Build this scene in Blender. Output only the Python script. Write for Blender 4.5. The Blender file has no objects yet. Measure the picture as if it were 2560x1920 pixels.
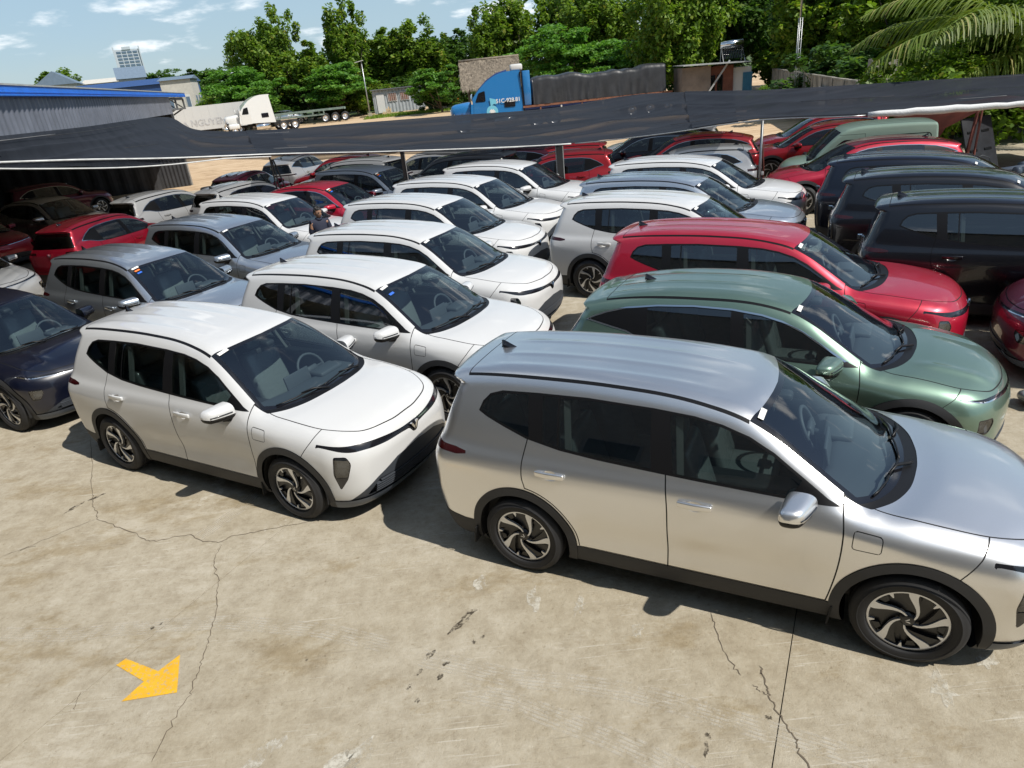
import bpy, bmesh, math, random
import numpy as np
from mathutils import Vector, Matrix
# ------------------------------------------------------------------ camera, sky, sun, exposure
scene = bpy.context.scene
COL = scene.collection
cam_d = bpy.data.cameras.new('camera')
cam = bpy.data.objects.new('camera', cam_d)
COL.objects.link(cam)
cam_d.sensor_width = 36.0
cam_d.lens = 36.0 * 1702.63 / 2560.0
cam_d.clip_start = 0.05
cam_d.clip_end = 4000
_pt, _rl, _h = math.radians(-24.4817), math.radians(-6.0578), 3.9251
_fw = Vector((0, math.cos(_pt), math.sin(_pt)))
_up = Vector((0, -math.sin(_pt), math.cos(_pt)))
_rt = Vector((1, 0, 0))
_r2 = _rt * math.cos(_rl) + _up * math.sin(_rl)
_u2 = -_rt * math.sin(_rl) + _up * math.cos(_rl)
cam.matrix_world = Matrix(((_r2.x, _u2.x, -_fw.x, 0), (_r2.y, _u2.y, -_fw.y, 0), (_r2.z, _u2.z, -_fw.z, _h), (0, 0, 0, 1)))
scene.camera = cam

SUN_EL, SUN_AZ = math.radians(51.0), math.radians(-32.0)   # azimuth from +X, counter-clockwise
sun_dir = Vector((math.cos(SUN_EL) * math.cos(SUN_AZ), math.cos(SUN_EL) * math.sin(SUN_AZ), math.sin(SUN_EL)))
sd = bpy.data.lights.new('sun', 'SUN')
sd.energy = 5.0
sd.angle = math.radians(0.55)
sd.color = (1.0, 0.955, 0.88)
sun = bpy.data.objects.new('sun', sd)
sun.rotation_euler = (-sun_dir).to_track_quat('-Z', 'Y').to_euler()
sun.location = (10, -8, 30)
COL.objects.link(sun)

world = bpy.data.worlds.new('World')
scene.world = world
world.use_nodes = True
wn, wl = world.node_tree.nodes, world.node_tree.links
wn.clear()
w_out = wn.new('ShaderNodeOutputWorld')
w_bg = wn.new('ShaderNodeBackground')
w_sky = wn.new('ShaderNodeTexSky')
w_sky.sky_type = 'NISHITA'
w_sky.sun_disc = False
w_sky.sun_elevation = SUN_EL
w_sky.sun_rotation = math.pi / 2 - SUN_AZ
w_sky.air_density = 1.1
w_sky.dust_density = 0.6
w_sky.ozone_density = 1.4
w_bg.inputs['Strength'].default_value = 0.09
# fair-weather cloud over the whole dome: thin veil + a few small cumulus, by direction only
w_tc = wn.new('ShaderNodeTexCoord')
w_sep = wn.new('ShaderNodeSeparateXYZ')
wl.new(w_tc.outputs['Generated'], w_sep.inputs[0])
w_zc = wn.new('ShaderNodeMath'); w_zc.operation = 'MAXIMUM'; w_zc.inputs[1].default_value = 0.0
wl.new(w_sep.outputs['Z'], w_zc.inputs[0])
w_za = wn.new('ShaderNodeMath'); w_za.operation = 'ADD'; w_za.inputs[1].default_value = 0.22
wl.new(w_zc.outputs[0], w_za.inputs[0])
w_dx = wn.new('ShaderNodeMath'); w_dx.operation = 'DIVIDE'
w_dy = wn.new('ShaderNodeMath'); w_dy.operation = 'DIVIDE'
wl.new(w_sep.outputs['X'], w_dx.inputs[0]); wl.new(w_za.outputs[0], w_dx.inputs[1])
wl.new(w_sep.outputs['Y'], w_dy.inputs[0]); wl.new(w_za.outputs[0], w_dy.inputs[1])
w_cmb = wn.new('ShaderNodeCombineXYZ')
wl.new(w_dx.outputs[0], w_cmb.inputs[0]); wl.new(w_dy.outputs[0], w_cmb.inputs[1])
w_n1 = wn.new('ShaderNodeTexNoise'); w_n1.inputs['Scale'].default_value = 2.3; w_n1.inputs['Detail'].default_value = 8; w_n1.inputs['Roughness'].default_value = 0.55
w_n2 = wn.new('ShaderNodeTexNoise'); w_n2.inputs['Scale'].default_value = 0.45; w_n2.inputs['Detail'].default_value = 5
wl.new(w_cmb.outputs[0], w_n1.inputs['Vector']); wl.new(w_cmb.outputs[0], w_n2.inputs['Vector'])
w_r1 = wn.new('ShaderNodeMapRange'); w_r1.interpolation_type = 'SMOOTHSTEP'
w_r1.inputs['From Min'].default_value = 0.54; w_r1.inputs['From Max'].default_value = 0.68; w_r1.inputs['To Max'].default_value = 0.85
wl.new(w_n1.outputs['Fac'], w_r1.inputs['Value'])
w_r2 = wn.new('ShaderNodeMapRange'); w_r2.interpolation_type = 'SMOOTHSTEP'
w_r2.inputs['From Min'].default_value = 0.30; w_r2.inputs['From Max'].default_value = 0.75; w_r2.inputs['To Min'].default_value = 0.0; w_r2.inputs['To Max'].default_value = 0.40
wl.new(w_n2.outputs['Fac'], w_r2.inputs['Value'])
w_hz = wn.new('ShaderNodeMapRange'); w_hz.interpolation_type = 'SMOOTHSTEP'   # haze lies low, all round the horizon
w_hz.inputs['From Min'].default_value = 0.0; w_hz.inputs['From Max'].default_value = 0.55; w_hz.inputs['To Min'].default_value = 0.55; w_hz.inputs['To Max'].default_value = 0.0
wl.new(w_sep.outputs['Z'], w_hz.inputs['Value'])
w_ad = wn.new('ShaderNodeMath'); w_ad.operation = 'ADD'; w_ad.use_clamp = True
wl.new(w_r2.outputs[0], w_ad.inputs[0]); wl.new(w_hz.outputs[0], w_ad.inputs[1])
w_m0 = wn.new('ShaderNodeMix'); w_m0.data_type = 'RGBA'
wl.new(w_ad.outputs[0], w_m0.inputs['Factor'])
wl.new(w_sky.outputs[0], w_m0.inputs[6])
w_m0.inputs[7].default_value = (4.3, 6.2, 7.8, 1)
w_mx = wn.new('ShaderNodeMix'); w_mx.data_type = 'RGBA'
wl.new(w_r1.outputs[0], w_mx.inputs['Factor'])
wl.new(w_m0.outputs[2], w_mx.inputs[6])
w_mx.inputs[7].default_value = (13.0, 13.3, 13.5, 1)
wl.new(w_mx.outputs[2], w_bg.inputs['Color'])
wl.new(w_bg.outputs[0], w_out.inputs['Surface'])

vs = scene.view_settings
vs.view_transform = 'Standard'
vs.look = 'None'
vs.exposure = 0.14
vs.gamma = 1.0
vs.use_curve_mapping = False
cy = scene.cycles
cy.use_denoising = True
cy.max_bounces = 7
cy.diffuse_bounces = 3
cy.glossy_bounces = 4
cy.transmission_bounces = 5
cy.transparent_max_bounces = 16
cy.sample_clamp_indirect = 6.0
cy.caustics_reflective = False
cy.caustics_refractive = False

rng = np.random.default_rng(7)
random.seed(7)
# ------------------------------------------------------------------ object helpers
def tag(o, label=None, cat=None, group=None, kind=None):
    if label: o['label'] = label
    if cat: o['category'] = cat
    if group: o['group'] = group
    if kind: o['kind'] = kind
    return o
def empty(name, loc=(0, 0, 0), rz=0.0):
    o = bpy.data.objects.new(name, None)
    o.empty_display_size = 0.2
    o.location = loc
    o.rotation_euler = (0, 0, rz)
    COL.objects.link(o)
    return o
def mesh_from(name, V, F, smooth=True, normals=None):
    me = bpy.data.meshes.new(name)
    V = np.asarray(V, dtype=np.float32).reshape(-1, 3)
    if isinstance(F, np.ndarray):
        nf, k = F.shape
        me.vertices.add(len(V)); me.vertices.foreach_set('co', V.ravel())
        me.loops.add(nf * k); me.loops.foreach_set('vertex_index', F.astype(np.int32).ravel())
        me.polygons.add(nf)
        me.polygons.foreach_set('loop_start', np.arange(0, nf * k, k, dtype=np.int32))
        me.polygons.foreach_set('loop_total', np.full(nf, k, dtype=np.int32))
        me.update(calc_edges=True)
    else:
        me.from_pydata([tuple(map(float, v)) for v in V], [], [tuple(int(i) for i in f) for f in F])
        me.update()
    if smooth:
        me.polygons.foreach_set('use_smooth', np.ones(len(me.polygons), dtype=bool))
    if normals is not None:
        me.normals_split_custom_set_from_vertices(np.asarray(normals, dtype=np.float32))
    return me
def obj(name, me, mat=None, parent=None, loc=None):
    o = bpy.data.objects.new(name, me)
    COL.objects.link(o)
    if mat is not None:
        if len(me.materials) == 0: me.materials.append(mat)
        elif me.materials[0] is not mat:
            o.material_slots[0].link = 'OBJECT'; o.material_slots[0].material = mat
    if parent is not None: o.parent = parent
    if loc is not None: o.location = loc
    return o
class MB:
    """collects primitive shapes into one mesh"""
    def __init__(s): s.V = []; s.F = []; s.n = 0
    def add(s, V, F):
        V = [tuple(map(float, v)) for v in V]
        s.V += V; s.F += [tuple(int(i) + s.n for i in f) for f in F]; s.n += len(V); return s
    def box(s, c, size, rz=0.0, ry=0.0, rx=0.0):
        hx, hy, hz = size[0] / 2, size[1] / 2, size[2] / 2
        R = Matrix.Rotation(rz, 3, 'Z') @ Matrix.Rotation(ry, 3, 'Y') @ Matrix.Rotation(rx, 3, 'X')
        P = [R @ Vector((x * hx, y * hy, z * hz)) + Vector(c) for x in (-1, 1) for y in (-1, 1) for z in (-1, 1)]
        return s.add(P, [(0, 1, 3, 2), (4, 6, 7, 5), (0, 4, 5, 1), (2, 3, 7, 6), (0, 2, 6, 4), (1, 5, 7, 3)])
    def tube(s, pts, r, n=8, cap=True):
        pts = [Vector(p) for p in pts]
        rs = r if hasattr(r, '__len__') else [r] * len(pts)
        V, F = [], []
        t0 = (pts[1] - pts[0]).normalized()
        a = Vector((0, 0, 1)) if abs(t0.z) < .9 else Vector((1, 0, 0))
        u = t0.cross(a).normalized()
        for i, p in enumerate(pts):
            t = (pts[min(i + 1, len(pts) - 1)] - pts[max(i - 1, 0)]).normalized()
            u = (u - t * u.dot(t)).normalized(); w = t.cross(u)
            for k in range(n):
                an = 2 * math.pi * k / n
                V.append(p + (u * math.cos(an) + w * math.sin(an)) * rs[i])
        for i in range(len(pts) - 1):
            for k in range(n):
                F.append((i * n + k, i * n + (k + 1) % n, (i + 1) * n + (k + 1) % n, (i + 1) * n + k))
        if cap:
            F.append(tuple(range(n))[::-1]); F.append(tuple(range((len(pts) - 1) * n, len(pts) * n)))
        return s.add(V, F)
    def bar(s, a, b, w, h, up=(0, 0, 1)):
        a, b = Vector(a), Vector(b); t = (b - a).normalized(); u = Vector(up)
        if abs(t.dot(u)) > .98: u = Vector((1, 0, 0))
        sdir = t.cross(u).normalized() * (w / 2); u2 = sdir.cross(t).normalized() * (h / 2)
        P = [q + x * sdir + y * u2 for q in (a, b) for x, y in ((-1, -1), (1, -1), (1, 1), (-1, 1))]
        return s.add(P, [(0, 1, 2, 3), (7, 6, 5, 4), (0, 4, 5, 1), (1, 5, 6, 2), (2, 6, 7, 3), (3, 7, 4, 0)])
    def lathe(s, prof, n=32, axis='y', c=(0, 0, 0), closed=False):
        V, F = [], []
        m = len(prof)
        for k in range(n):
            an = 2 * math.pi * k / n
            for (r, t) in prof:
                a, b = r * math.cos(an), r * math.sin(an)
                V.append({'y': (c[0] + a, c[1] + t, c[2] + b), 'z': (c[0] + a, c[1] + b, c[2] + t), 'x': (c[0] + t, c[1] + a, c[2] + b)}[axis])
        for k in range(n):
            for i in range(m - 1 + (1 if closed else 0)):
                F.append((k * m + i, k * m + (i + 1) % m, ((k + 1) % n) * m + (i + 1) % m, ((k + 1) % n) * m + i))
        return s.add(V, F)
    def prism(s, poly, t0, t1, axis='y'):
        """2-D polygon extruded along axis"""
        f = {'y': lambda p, t: (p[0], t, p[1]), 'x': lambda p, t: (t, p[0], p[1]), 'z': lambda p, t: (p[0], p[1], t)}[axis]
        n = len(poly)
        V = [f(p, t0) for p in poly] + [f(p, t1) for p in poly]
        F = [tuple(range(n)), tuple(range(2 * n - 1, n - 1, -1))] + [(i, i + n, (i + 1) % n + n, (i + 1) % n) for i in range(n)]
        return s.add(V, F)
    def rbox(s, c, size, r, n=4, rz=0., ry=0., rx=0., fn=None):
        """rounded box"""
        hs = np.array(size) / 2.; r = min(r, hs.min() * .999)
        R = np.array(Matrix.Rotation(rz, 3, 'Z') @ Matrix.Rotation(ry, 3, 'Y') @ Matrix.Rotation(rx, 3, 'X'))
        g = np.linspace(-1, 1, n + 1); idx = {}; V = []; F = []
        def vid(p):
            k = tuple(np.round(p, 5))
            if k not in idx:
                q = np.array(p) * hs
                core = np.clip(q, -(hs - r), hs - r)
                dlt = q - core; L = np.linalg.norm(dlt)
                # spread points so the rounding gets vertices
                q2 = core + (dlt / L * r if L > 1e-9 else 0)
                if fn is not None: q2 = np.array(fn(q2))
                idx[k] = len(V); V.append(R @ q2 + np.array(c))
            return idx[k]
        # grid lines hug the rounded corners
        def ax(i):
            e = 1 - r / hs[i]
            return np.array([-1, -1 + (1 - e) * .3, -e if e > .02 else -.5, *([0.] if n < 5 else [-e * .33, e * .33]), e if e > .02 else .5, 1 - (1 - e) * .3, 1])
        A = [ax(0), ax(1), ax(2)]
        for a, b, cc in ((0, 1, 2), (1, 2, 0), (2, 0, 1)):
            for sg in (-1, 1):
                for i in range(len(A[a]) - 1):
                    for j in range(len(A[b]) - 1):
                        q = []
                        for (ii, jj) in ((i, j), (i + 1, j), (i + 1, j + 1), (i, j + 1)):
                            p = [0, 0, 0]; p[a] = A[a][ii]; p[b] = A[b][jj]; p[cc] = sg; q.append(vid(p))
                        F.append(q if sg > 0 else q[::-1])
        return s.add(V, F)
    def build(s, name, mat, parent=None, smooth=False, loc=None):
        return obj(name, s.mesh(name, smooth), mat, parent, loc)
    def mesh(s, name, smooth=False):
        me = mesh_from(name, np.array(s.V), s.F, smooth)
        if smooth == 'auto':
            pass
        return me
def sharp(me, ang=35):
    """smooth shading with hard edges above ang degrees"""
    me.polygons.foreach_set('use_smooth', np.ones(len(me.polygons), dtype=bool))
    me.set_sharp_from_angle(angle=math.radians(ang))
    return me
# ------------------------------------------------------------------ material helpers
def new_mat(name):
    m = bpy.data.materials.new(name); m.use_nodes = True
    nt = m.node_tree; b = nt.nodes['Principled BSDF']
    return m, nt, b
def N(nt, typ, **kw):
    n = nt.nodes.new(typ)
    for k, v in kw.items():
        if k in n.inputs: n.inputs[k].default_value = v
        else: setattr(n, k, v)
    return n
def noise(nt, scale, detail=6, rough=.55, coord=None, dist=0.):
    n = N(nt, 'ShaderNodeTexNoise', Scale=scale, Detail=detail, Roughness=rough, Distortion=dist)
    if coord is not None: nt.links.new(coord, n.inputs['Vector'])
    return n.outputs['Fac']
def ramp(nt, fac, stops):
    r = nt.nodes.new('ShaderNodeValToRGB'); e = r.color_ramp.elements
    while len(e) > 1: e.remove(e[-1])
    e[0].position, e[0].color = stops[0][0], (*stops[0][1], 1)
    for p, c in stops[1:]:
        k = e.new(p); k.color = (*c, 1)
    nt.links.new(fac, r.inputs[0]); return r.outputs[0]
def mixc(nt, fac, a, b, mode='MIX'):
    m = nt.nodes.new('ShaderNodeMix'); m.data_type = 'RGBA'; m.blend_type = mode
    for s, v in ((0, fac), (6, a), (7, b)):
        if hasattr(v, 'is_linked') or hasattr(v, 'links'): nt.links.new(v, m.inputs[s])
        elif isinstance(v, (int, float)): m.inputs[s].default_value = v
        else: m.inputs[s].default_value = (*v, 1)
    return m.outputs[2]
def maprange(nt, v, a, b, c=0., d=1., smooth=True):
    m = N(nt, 'ShaderNodeMapRange'); m.interpolation_type = 'SMOOTHSTEP' if smooth else 'LINEAR'
    m.inputs['From Min'].default_value = a; m.inputs['From Max'].default_value = b
    m.inputs['To Min'].default_value = c; m.inputs['To Max'].default_value = d
    nt.links.new(v, m.inputs['Value']); return m.outputs[0]
def bump(nt, bsdf, h, strength=.3, dist=.01):
    b = N(nt, 'ShaderNodeBump', Strength=strength, Distance=dist)
    nt.links.new(h, b.inputs['Height']); nt.links.new(b.outputs[0], bsdf.inputs['Normal'])
def objco(nt):
    return nt.nodes.new('ShaderNodeTexCoord').outputs['Object']
def wpos(nt):
    return nt.nodes.new('ShaderNodeNewGeometry').outputs['Position']
def plain(name, col, rough=.5, metal=0., spec=.5, coat=0., var=.0, vscale=3., bumpv=0., bscale=40.):
    m, nt, b = new_mat(name)
    b.inputs['Roughness'].default_value = rough; b.inputs['Metallic'].default_value = metal
    b.inputs['Specular IOR Level'].default_value = spec
    if coat: b.inputs['Coat Weight'].default_value = coat; b.inputs['Coat Roughness'].default_value = .04
    if var:
        f = noise(nt, vscale, 7, .6, wpos(nt))
        c = ramp(nt, f, [(.3, tuple(x * (1 - var) for x in col)), (.7, tuple(min(1, x * (1 + var)) for x in col))])
        nt.links.new(c, b.inputs['Base Color'])
    else: b.inputs['Base Color'].default_value = (*col, 1)
    if bumpv: bump(nt, b, noise(nt, bscale, 5, .6, wpos(nt)), bumpv, .01)
    return m
def paint(name, col, metal=0., rough=.35, coat=1., coat_rough=.03, flake=0., dust=.10, ior=1.5):
    """car paint: pigment under clear coat, with a thin film of dust that lies on upward faces"""
    m, nt, b = new_mat(name)
    co = objco(nt)
    base = None
    if flake:
        f = noise(nt, 900, 1, .5, co)
        base = mixc(nt, maprange(nt, f, .35, .65), tuple(c * (1 - flake) for c in col), tuple(min(1, c * (1 + flake)) for c in col))
    geo = nt.nodes.new('ShaderNodeNewGeometry')
    sep = nt.nodes.new('ShaderNodeSeparateXYZ'); nt.links.new(geo.outputs['Normal'], sep.inputs[0])
    upf = maprange(nt, sep.outputs['Z'], .2, .95)
    dn = maprange(nt, noise(nt, 2.2, 8, .65, geo.outputs['Position']), .35, .75, .25, 1.)
    mu = N(nt, 'ShaderNodeMath', operation='MULTIPLY'); nt.links.new(upf, mu.inputs[0]); nt.links.new(dn, mu.inputs[1])
    mu2 = N(nt, 'ShaderNodeMath', operation='MULTIPLY'); nt.links.new(mu.outputs[0], mu2.inputs[0]); mu2.inputs[1].default_value = dust
    c = mixc(nt, mu2.outputs[0], base if base is not None else col, (.46, .42, .36))
    nt.links.new(c, b.inputs['Base Color'])
    b.inputs['Metallic'].default_value = metal
    b.inputs['Roughness'].default_value = rough
    b.inputs['Coat Weight'].default_value = coat
    cr = maprange(nt, mu.outputs[0], 0, 1, coat_rough, coat_rough + .05, False)
    nt.links.new(cr, b.inputs['Coat Roughness'])
    b.inputs['Coat IOR'].default_value = ior
    return m
def glass(name, tint, gloss_rough=.0, ior=1.52):
    """thin pane: tinted see-through plus a mirror-like surface reflection by Fresnel"""
    m, nt, b = new_mat(name)
    nt.nodes.remove(b)
    out = [n for n in nt.nodes if n.type == 'OUTPUT_MATERIAL'][0]
    tr = N(nt, 'ShaderNodeBsdfTransparent'); tr.inputs['Color'].default_value = (*tint, 1)
    gl = N(nt, 'ShaderNodeBsdfGlossy'); gl.inputs['Roughness'].default_value = gloss_rough; gl.inputs['Color'].default_value = (1, 1, 1, 1)
    geo = nt.nodes.new('ShaderNodeNewGeometry')
    dt = N(nt, 'ShaderNodeVectorMath', operation='DOT_PRODUCT'); nt.links.new(geo.outputs['Normal'], dt.inputs[0]); nt.links.new(geo.outputs['Incoming'], dt.inputs[1])
    ab = N(nt, 'ShaderNodeMath', operation='ABSOLUTE'); nt.links.new(dt.outputs['Value'], ab.inputs[0])
    om = N(nt, 'ShaderNodeMath', operation='SUBTRACT'); om.inputs[0].default_value = 1.0; nt.links.new(ab.outputs[0], om.inputs[1])
    pw = N(nt, 'ShaderNodeMath', operation='POWER'); nt.links.new(om.outputs[0], pw.inputs[0]); pw.inputs[1].default_value = 5.0
    # a pane has two surfaces: about twice the single-surface reflection
    mm = N(nt, 'ShaderNodeMath', operation='MULTIPLY_ADD'); mm.use_clamp = True
    nt.links.new(pw.outputs[0], mm.inputs[0]); mm.inputs[1].default_value = .86; mm.inputs[2].default_value = .135
    mx = nt.nodes.new('ShaderNodeMixShader')
    nt.links.new(mm.outputs[0], mx.inputs[0]); nt.links.new(tr.outputs[0], mx.inputs[1]); nt.links.new(gl.outputs[0], mx.inputs[2])
    nt.links.new(mx.outputs[0], out.inputs['Surface'])
    return m
# ------------------------------------------------------------------ car bodies: implicit shell -> mesh -> panels
def spl(pts, n=400):
    p = np.array(pts, float); x, y = p[:, 0], p[:, 1]
    d = np.diff(y) / np.diff(x); m = np.zeros(len(x)); m[0], m[-1] = d[0], d[-1]
    for i in range(1, len(x) - 1):
        h0, h1 = x[i] - x[i - 1], x[i + 1] - x[i]
        m[i] = (d[i - 1] * h1 + d[i] * h0) / (h0 + h1)
        if d[i - 1] * d[i] <= 0: m[i] *= .3
        else:
            lim = 3 * min(abs(d[i - 1]), abs(d[i])); m[i] = np.clip(m[i], -lim, lim)
    X = np.linspace(x[0], x[-1], n); k = np.clip(np.searchsorted(x, X) - 1, 0, len(x) - 2)
    h = x[k + 1] - x[k]; t = (X - x[k]) / h
    Y = (2 * t**3 - 3 * t**2 + 1) * y[k] + (t**3 - 2 * t**2 + t) * h * m[k] + (-2 * t**3 + 3 * t**2) * y[k + 1] + (t**3 - t**2) * h * m[k + 1]
    return X, Y
def smax(a, b, k):
    h = np.maximum(k - np.abs(a - b), 0) / k
    return np.maximum(a, b) + h * h * k * .25
def sst(a, b, x):
    t = np.clip((x - a) / (b - a), 0, 1); return t * t * (3 - 2 * t)
class Body:
    def __init__(s, P):
        s.P = P
        s.H, s.Xf, s.Xr, s.Y, s.tb, s.tg = (spl(P[k]) for k in ('H', 'Xf', 'Xr', 'Y', 'tb', 'tg'))
    def f(s, p):
        P = s.P
        x, y, z = p[..., 0], np.abs(p[..., 1]), p[..., 2]
        y2 = y * y
        xx = x + P['bow'] * sst(-1., .3, x) * y2 - P['bowr'] * y2 * sst(-.6, -1.8, x)
        hz = np.interp(xx, *s.H) - P['crown'] * y2
        if P.get('rib'):
            hz = hz + P['rib'] * (np.exp(-((y - .15) / .04)**2) + np.exp(-((y - .38) / .04)**2)) * sst(-1.95, -1.6, x) * sst(.25, -.35, x)
        if P.get('hcrease'):
            hz = hz + P['hcrease'] * np.exp(-((y - .50 + .10 * (x - 1.3)) / .07)**2) * sst(1.3, 1.6, x) * sst(2.25, 1.9, x)
        top = (z - hz) * .9
        b = sst(P['belt'] - .12, P['belt'] + .15, z)
        tp = np.interp(x, *s.tb) * (1 - b) + np.interp(x, *s.tg) * b
        Y = np.interp(z, *s.Y) * tp
        for xw in P['wx']:
            Y = Y + P['flare'] * np.exp(-((x - xw) / .42)**2 - ((z - .62) / .25)**2)
        Y = Y - P['scoop'] * np.exp(-((z - .56 - .05 * x) / .13)**2) * sst(-1.1, -.7, x) * sst(1.15, .75, x)
        sd_ = y - Y
        fr = x - (np.interp(z, *s.Xf) - P['fbow'] * y2 - P.get('fbow4', 0.) * y2 * y2)
        rr = (np.interp(z, *s.Xr) + P['rbow'] * y2) - x
        a = smax(sd_, top, P['k1'] + .09 * sst(.9, 1.6, x))
        a = smax(a, fr, P['k2']); a = smax(a, rr, P['k3'])
        return smax(a, P['zb'] - z, .06)
    def grad(s, p, e=2e-3):
        g = np.zeros_like(p)
        for i in range(3):
            d = np.zeros(3); d[i] = e
            g[..., i] = (s.f(p + d) - s.f(p - d)) / (2 * e)
        return g
    def project(s, p, n=3):
        p = p.copy()
        for _ in range(n):
            g = s.grad(p)
            p -= g * (s.f(p) / np.maximum((g * g).sum(-1), .05))[..., None] * .9
        return p
    def side_y(s, x, z):
        lo, hi = 0., 1.3
        for _ in range(40):
            m = (lo + hi) / 2
            if s.f(np.array([x, m, z])) < 0: lo = m
            else: hi = m
        return lo
    def top_z(s, x, y):
        lo, hi = .6, 2.6
        for _ in range(40):
            m = (lo + hi) / 2
            if s.f(np.array([x, y, m])) < 0: lo = m
            else: hi = m
        return lo
    def normal(s, p):
        g = s.grad(np.array(p, float)); return g / np.linalg.norm(g)
def surface_half(B, lo, hi, h):
    """surface nets of the y >= 0 half"""
    xs = np.arange(lo[0], hi[0] + h, h); ys = (np.arange(0, int(hi[1] / h) + 2) - .5) * h; zs = np.arange(lo[2], hi[2] + h, h)
    G = np.stack(np.meshgrid(xs, ys, zs, indexing='ij'), -1)
    Fv = B.f(G); ins = Fv < 0
    nx, ny, nz = Fv.shape
    cnt = np.zeros((nx - 1, ny - 1, nz - 1), np.int8)
    for a in (0, 1):
        for b in (0, 1):
            for c in (0, 1): cnt += ins[a:nx - 1 + a, b:ny - 1 + b, c:nz - 1 + c]
    cell = np.argwhere((cnt > 0) & (cnt < 8))
    cid = -np.ones(cnt.shape, np.int64); cid[tuple(cell.T)] = np.arange(len(cell))
    S = np.zeros((len(cell), 3)); K = np.zeros(len(cell))
    cor = [(a, b, c) for a in (0, 1) for b in (0, 1) for c in (0, 1)]
    for i, u in enumerate(cor):
        for v in cor[i + 1:]:
            if sum(abs(p - q) for p, q in zip(u, v)) != 1: continue
            iu = tuple((cell + u).T); iv = tuple((cell + v).T)
            fu, fv = Fv[iu], Fv[iv]; m = (fu < 0) != (fv < 0)
            t = np.where(m, fu / np.where(m, fu - fv, 1), 0)
            S += np.where(m[:, None], G[iu] + (G[iv] - G[iu]) * t[:, None], 0); K += m
    V = S / np.maximum(K, 1)[:, None]
    Q = []
    for ax in range(3):
        sh = [slice(None)] * 3; sh2 = [slice(None)] * 3; sh[ax] = slice(0, -1); sh2[ax] = slice(1, None)
        a, b = ins[tuple(sh)], ins[tuple(sh2)]
        e = np.argwhere(a != b)
        o1, o2 = [i for i in range(3) if i != ax]
        ok = np.ones(len(e), bool)
        for o in (o1, o2): ok &= (e[:, o] >= 1) & (e[:, o] < Fv.shape[o] - 1)
        e = e[ok]; fl = a[tuple(e.T)]
        def c_(d1, d2):
            q = e.copy(); q[:, o1] += d1; q[:, o2] += d2; return cid[tuple(q.T)]
        q = np.stack([c_(-1, -1), c_(0, -1), c_(0, 0), c_(-1, 0)], 1)
        flip = fl if ax != 1 else ~fl
        q[~flip] = q[~flip][:, ::-1]
        Q.append(q)
    Q = np.concatenate(Q)
    mid = cell[:, 1] == 0
    V[mid, 1] = 0
    V = B.project(V, 3); V[mid, 1] = 0
    # one tangential relax for even facets
    for _ in range(2):
        A = np.zeros_like(V); W = np.zeros(len(V))
        for i in range(4):
            np.add.at(A, Q[:, i], V[Q[:, (i + 1) % 4]] + V[Q[:, (i + 3) % 4]]); np.add.at(W, Q[:, i], 2)
        V = V * .5 + .5 * A / np.maximum(W, 1)[:, None]
        V[mid, 1] = 0
        V = B.project(V, 2); V[mid, 1] = 0
    d1 = np.linalg.norm(V[Q[:, 0]] - V[Q[:, 2]], axis=1); d2 = np.linalg.norm(V[Q[:, 1]] - V[Q[:, 3]], axis=1)
    s1 = d1 <= d2
    T = np.concatenate([Q[s1][:, [0, 1, 2]], Q[s1][:, [0, 2, 3]], Q[~s1][:, [0, 1, 3]], Q[~s1][:, [1, 2, 3]]])
    return V, T
def poly_sd(P, poly):
    """signed distance to a closed polygon, negative inside; P (n,2)"""
    poly = np.array(poly, float); n = len(poly)
    d = np.full(len(P), 1e9); ins = np.zeros(len(P), bool)
    for i in range(n):
        a, b = poly[i], poly[(i + 1) % n]; e = b - a
        w = P - a; t = np.clip((w @ e) / max(e @ e, 1e-12), 0, 1)
        d = np.minimum(d, np.hypot(*(w - t[:, None] * e).T))
        c = (a[1] <= P[:, 1]) != (b[1] <= P[:, 1])
        with np.errstate(divide='ignore', invalid='ignore'):
            xi = a[0] + (P[:, 1] - a[1]) / (b[1] - a[1] if abs(b[1] - a[1]) > 1e-12 else 1e-12) * e[0]
        ins ^= c & (P[:, 0] < xi)
    return np.where(ins, -d, d)
def rounded(poly, r, n=5):
    """round the corners of a polygon; r scalar or one per corner"""
    poly = [np.array(p, float) for p in poly]; out = []; m = len(poly)
    rr = r if hasattr(r, '__len__') else [r] * m
    for i in range(m):
        p, a, b = poly[i], poly[i - 1], poly[(i + 1) % m]
        u, v = a - p, b - p; lu, lv = np.linalg.norm(u), np.linalg.norm(v)
        k = min(rr[i], lu * .48, lv * .48)
        if k < 1e-4: out.append(p); continue
        A, Bq = p + u / lu * k, p + v / lv * k
        for t in np.linspace(0, 1, n): out.append((1 - t)**2 * A + 2 * t * (1 - t) * p + t * t * Bq)
    return out
def smooth_line(pts, n=6):
    p = [np.array(q, float) for q in pts]; out = []
    for i in range(len(p) - 1):
        a, b, c, d = p[max(i - 1, 0)], p[i], p[i + 1], p[min(i + 2, len(p) - 1)]
        for k in range(n):
            t = k / n; out.append(.5 * ((2 * b) + (c - a) * t + (2 * a - 5 * b + 4 * c - d) * t * t + (3 * b - a - 3 * c + d) * t**3))
    out.append(p[-1]); return out
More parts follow.
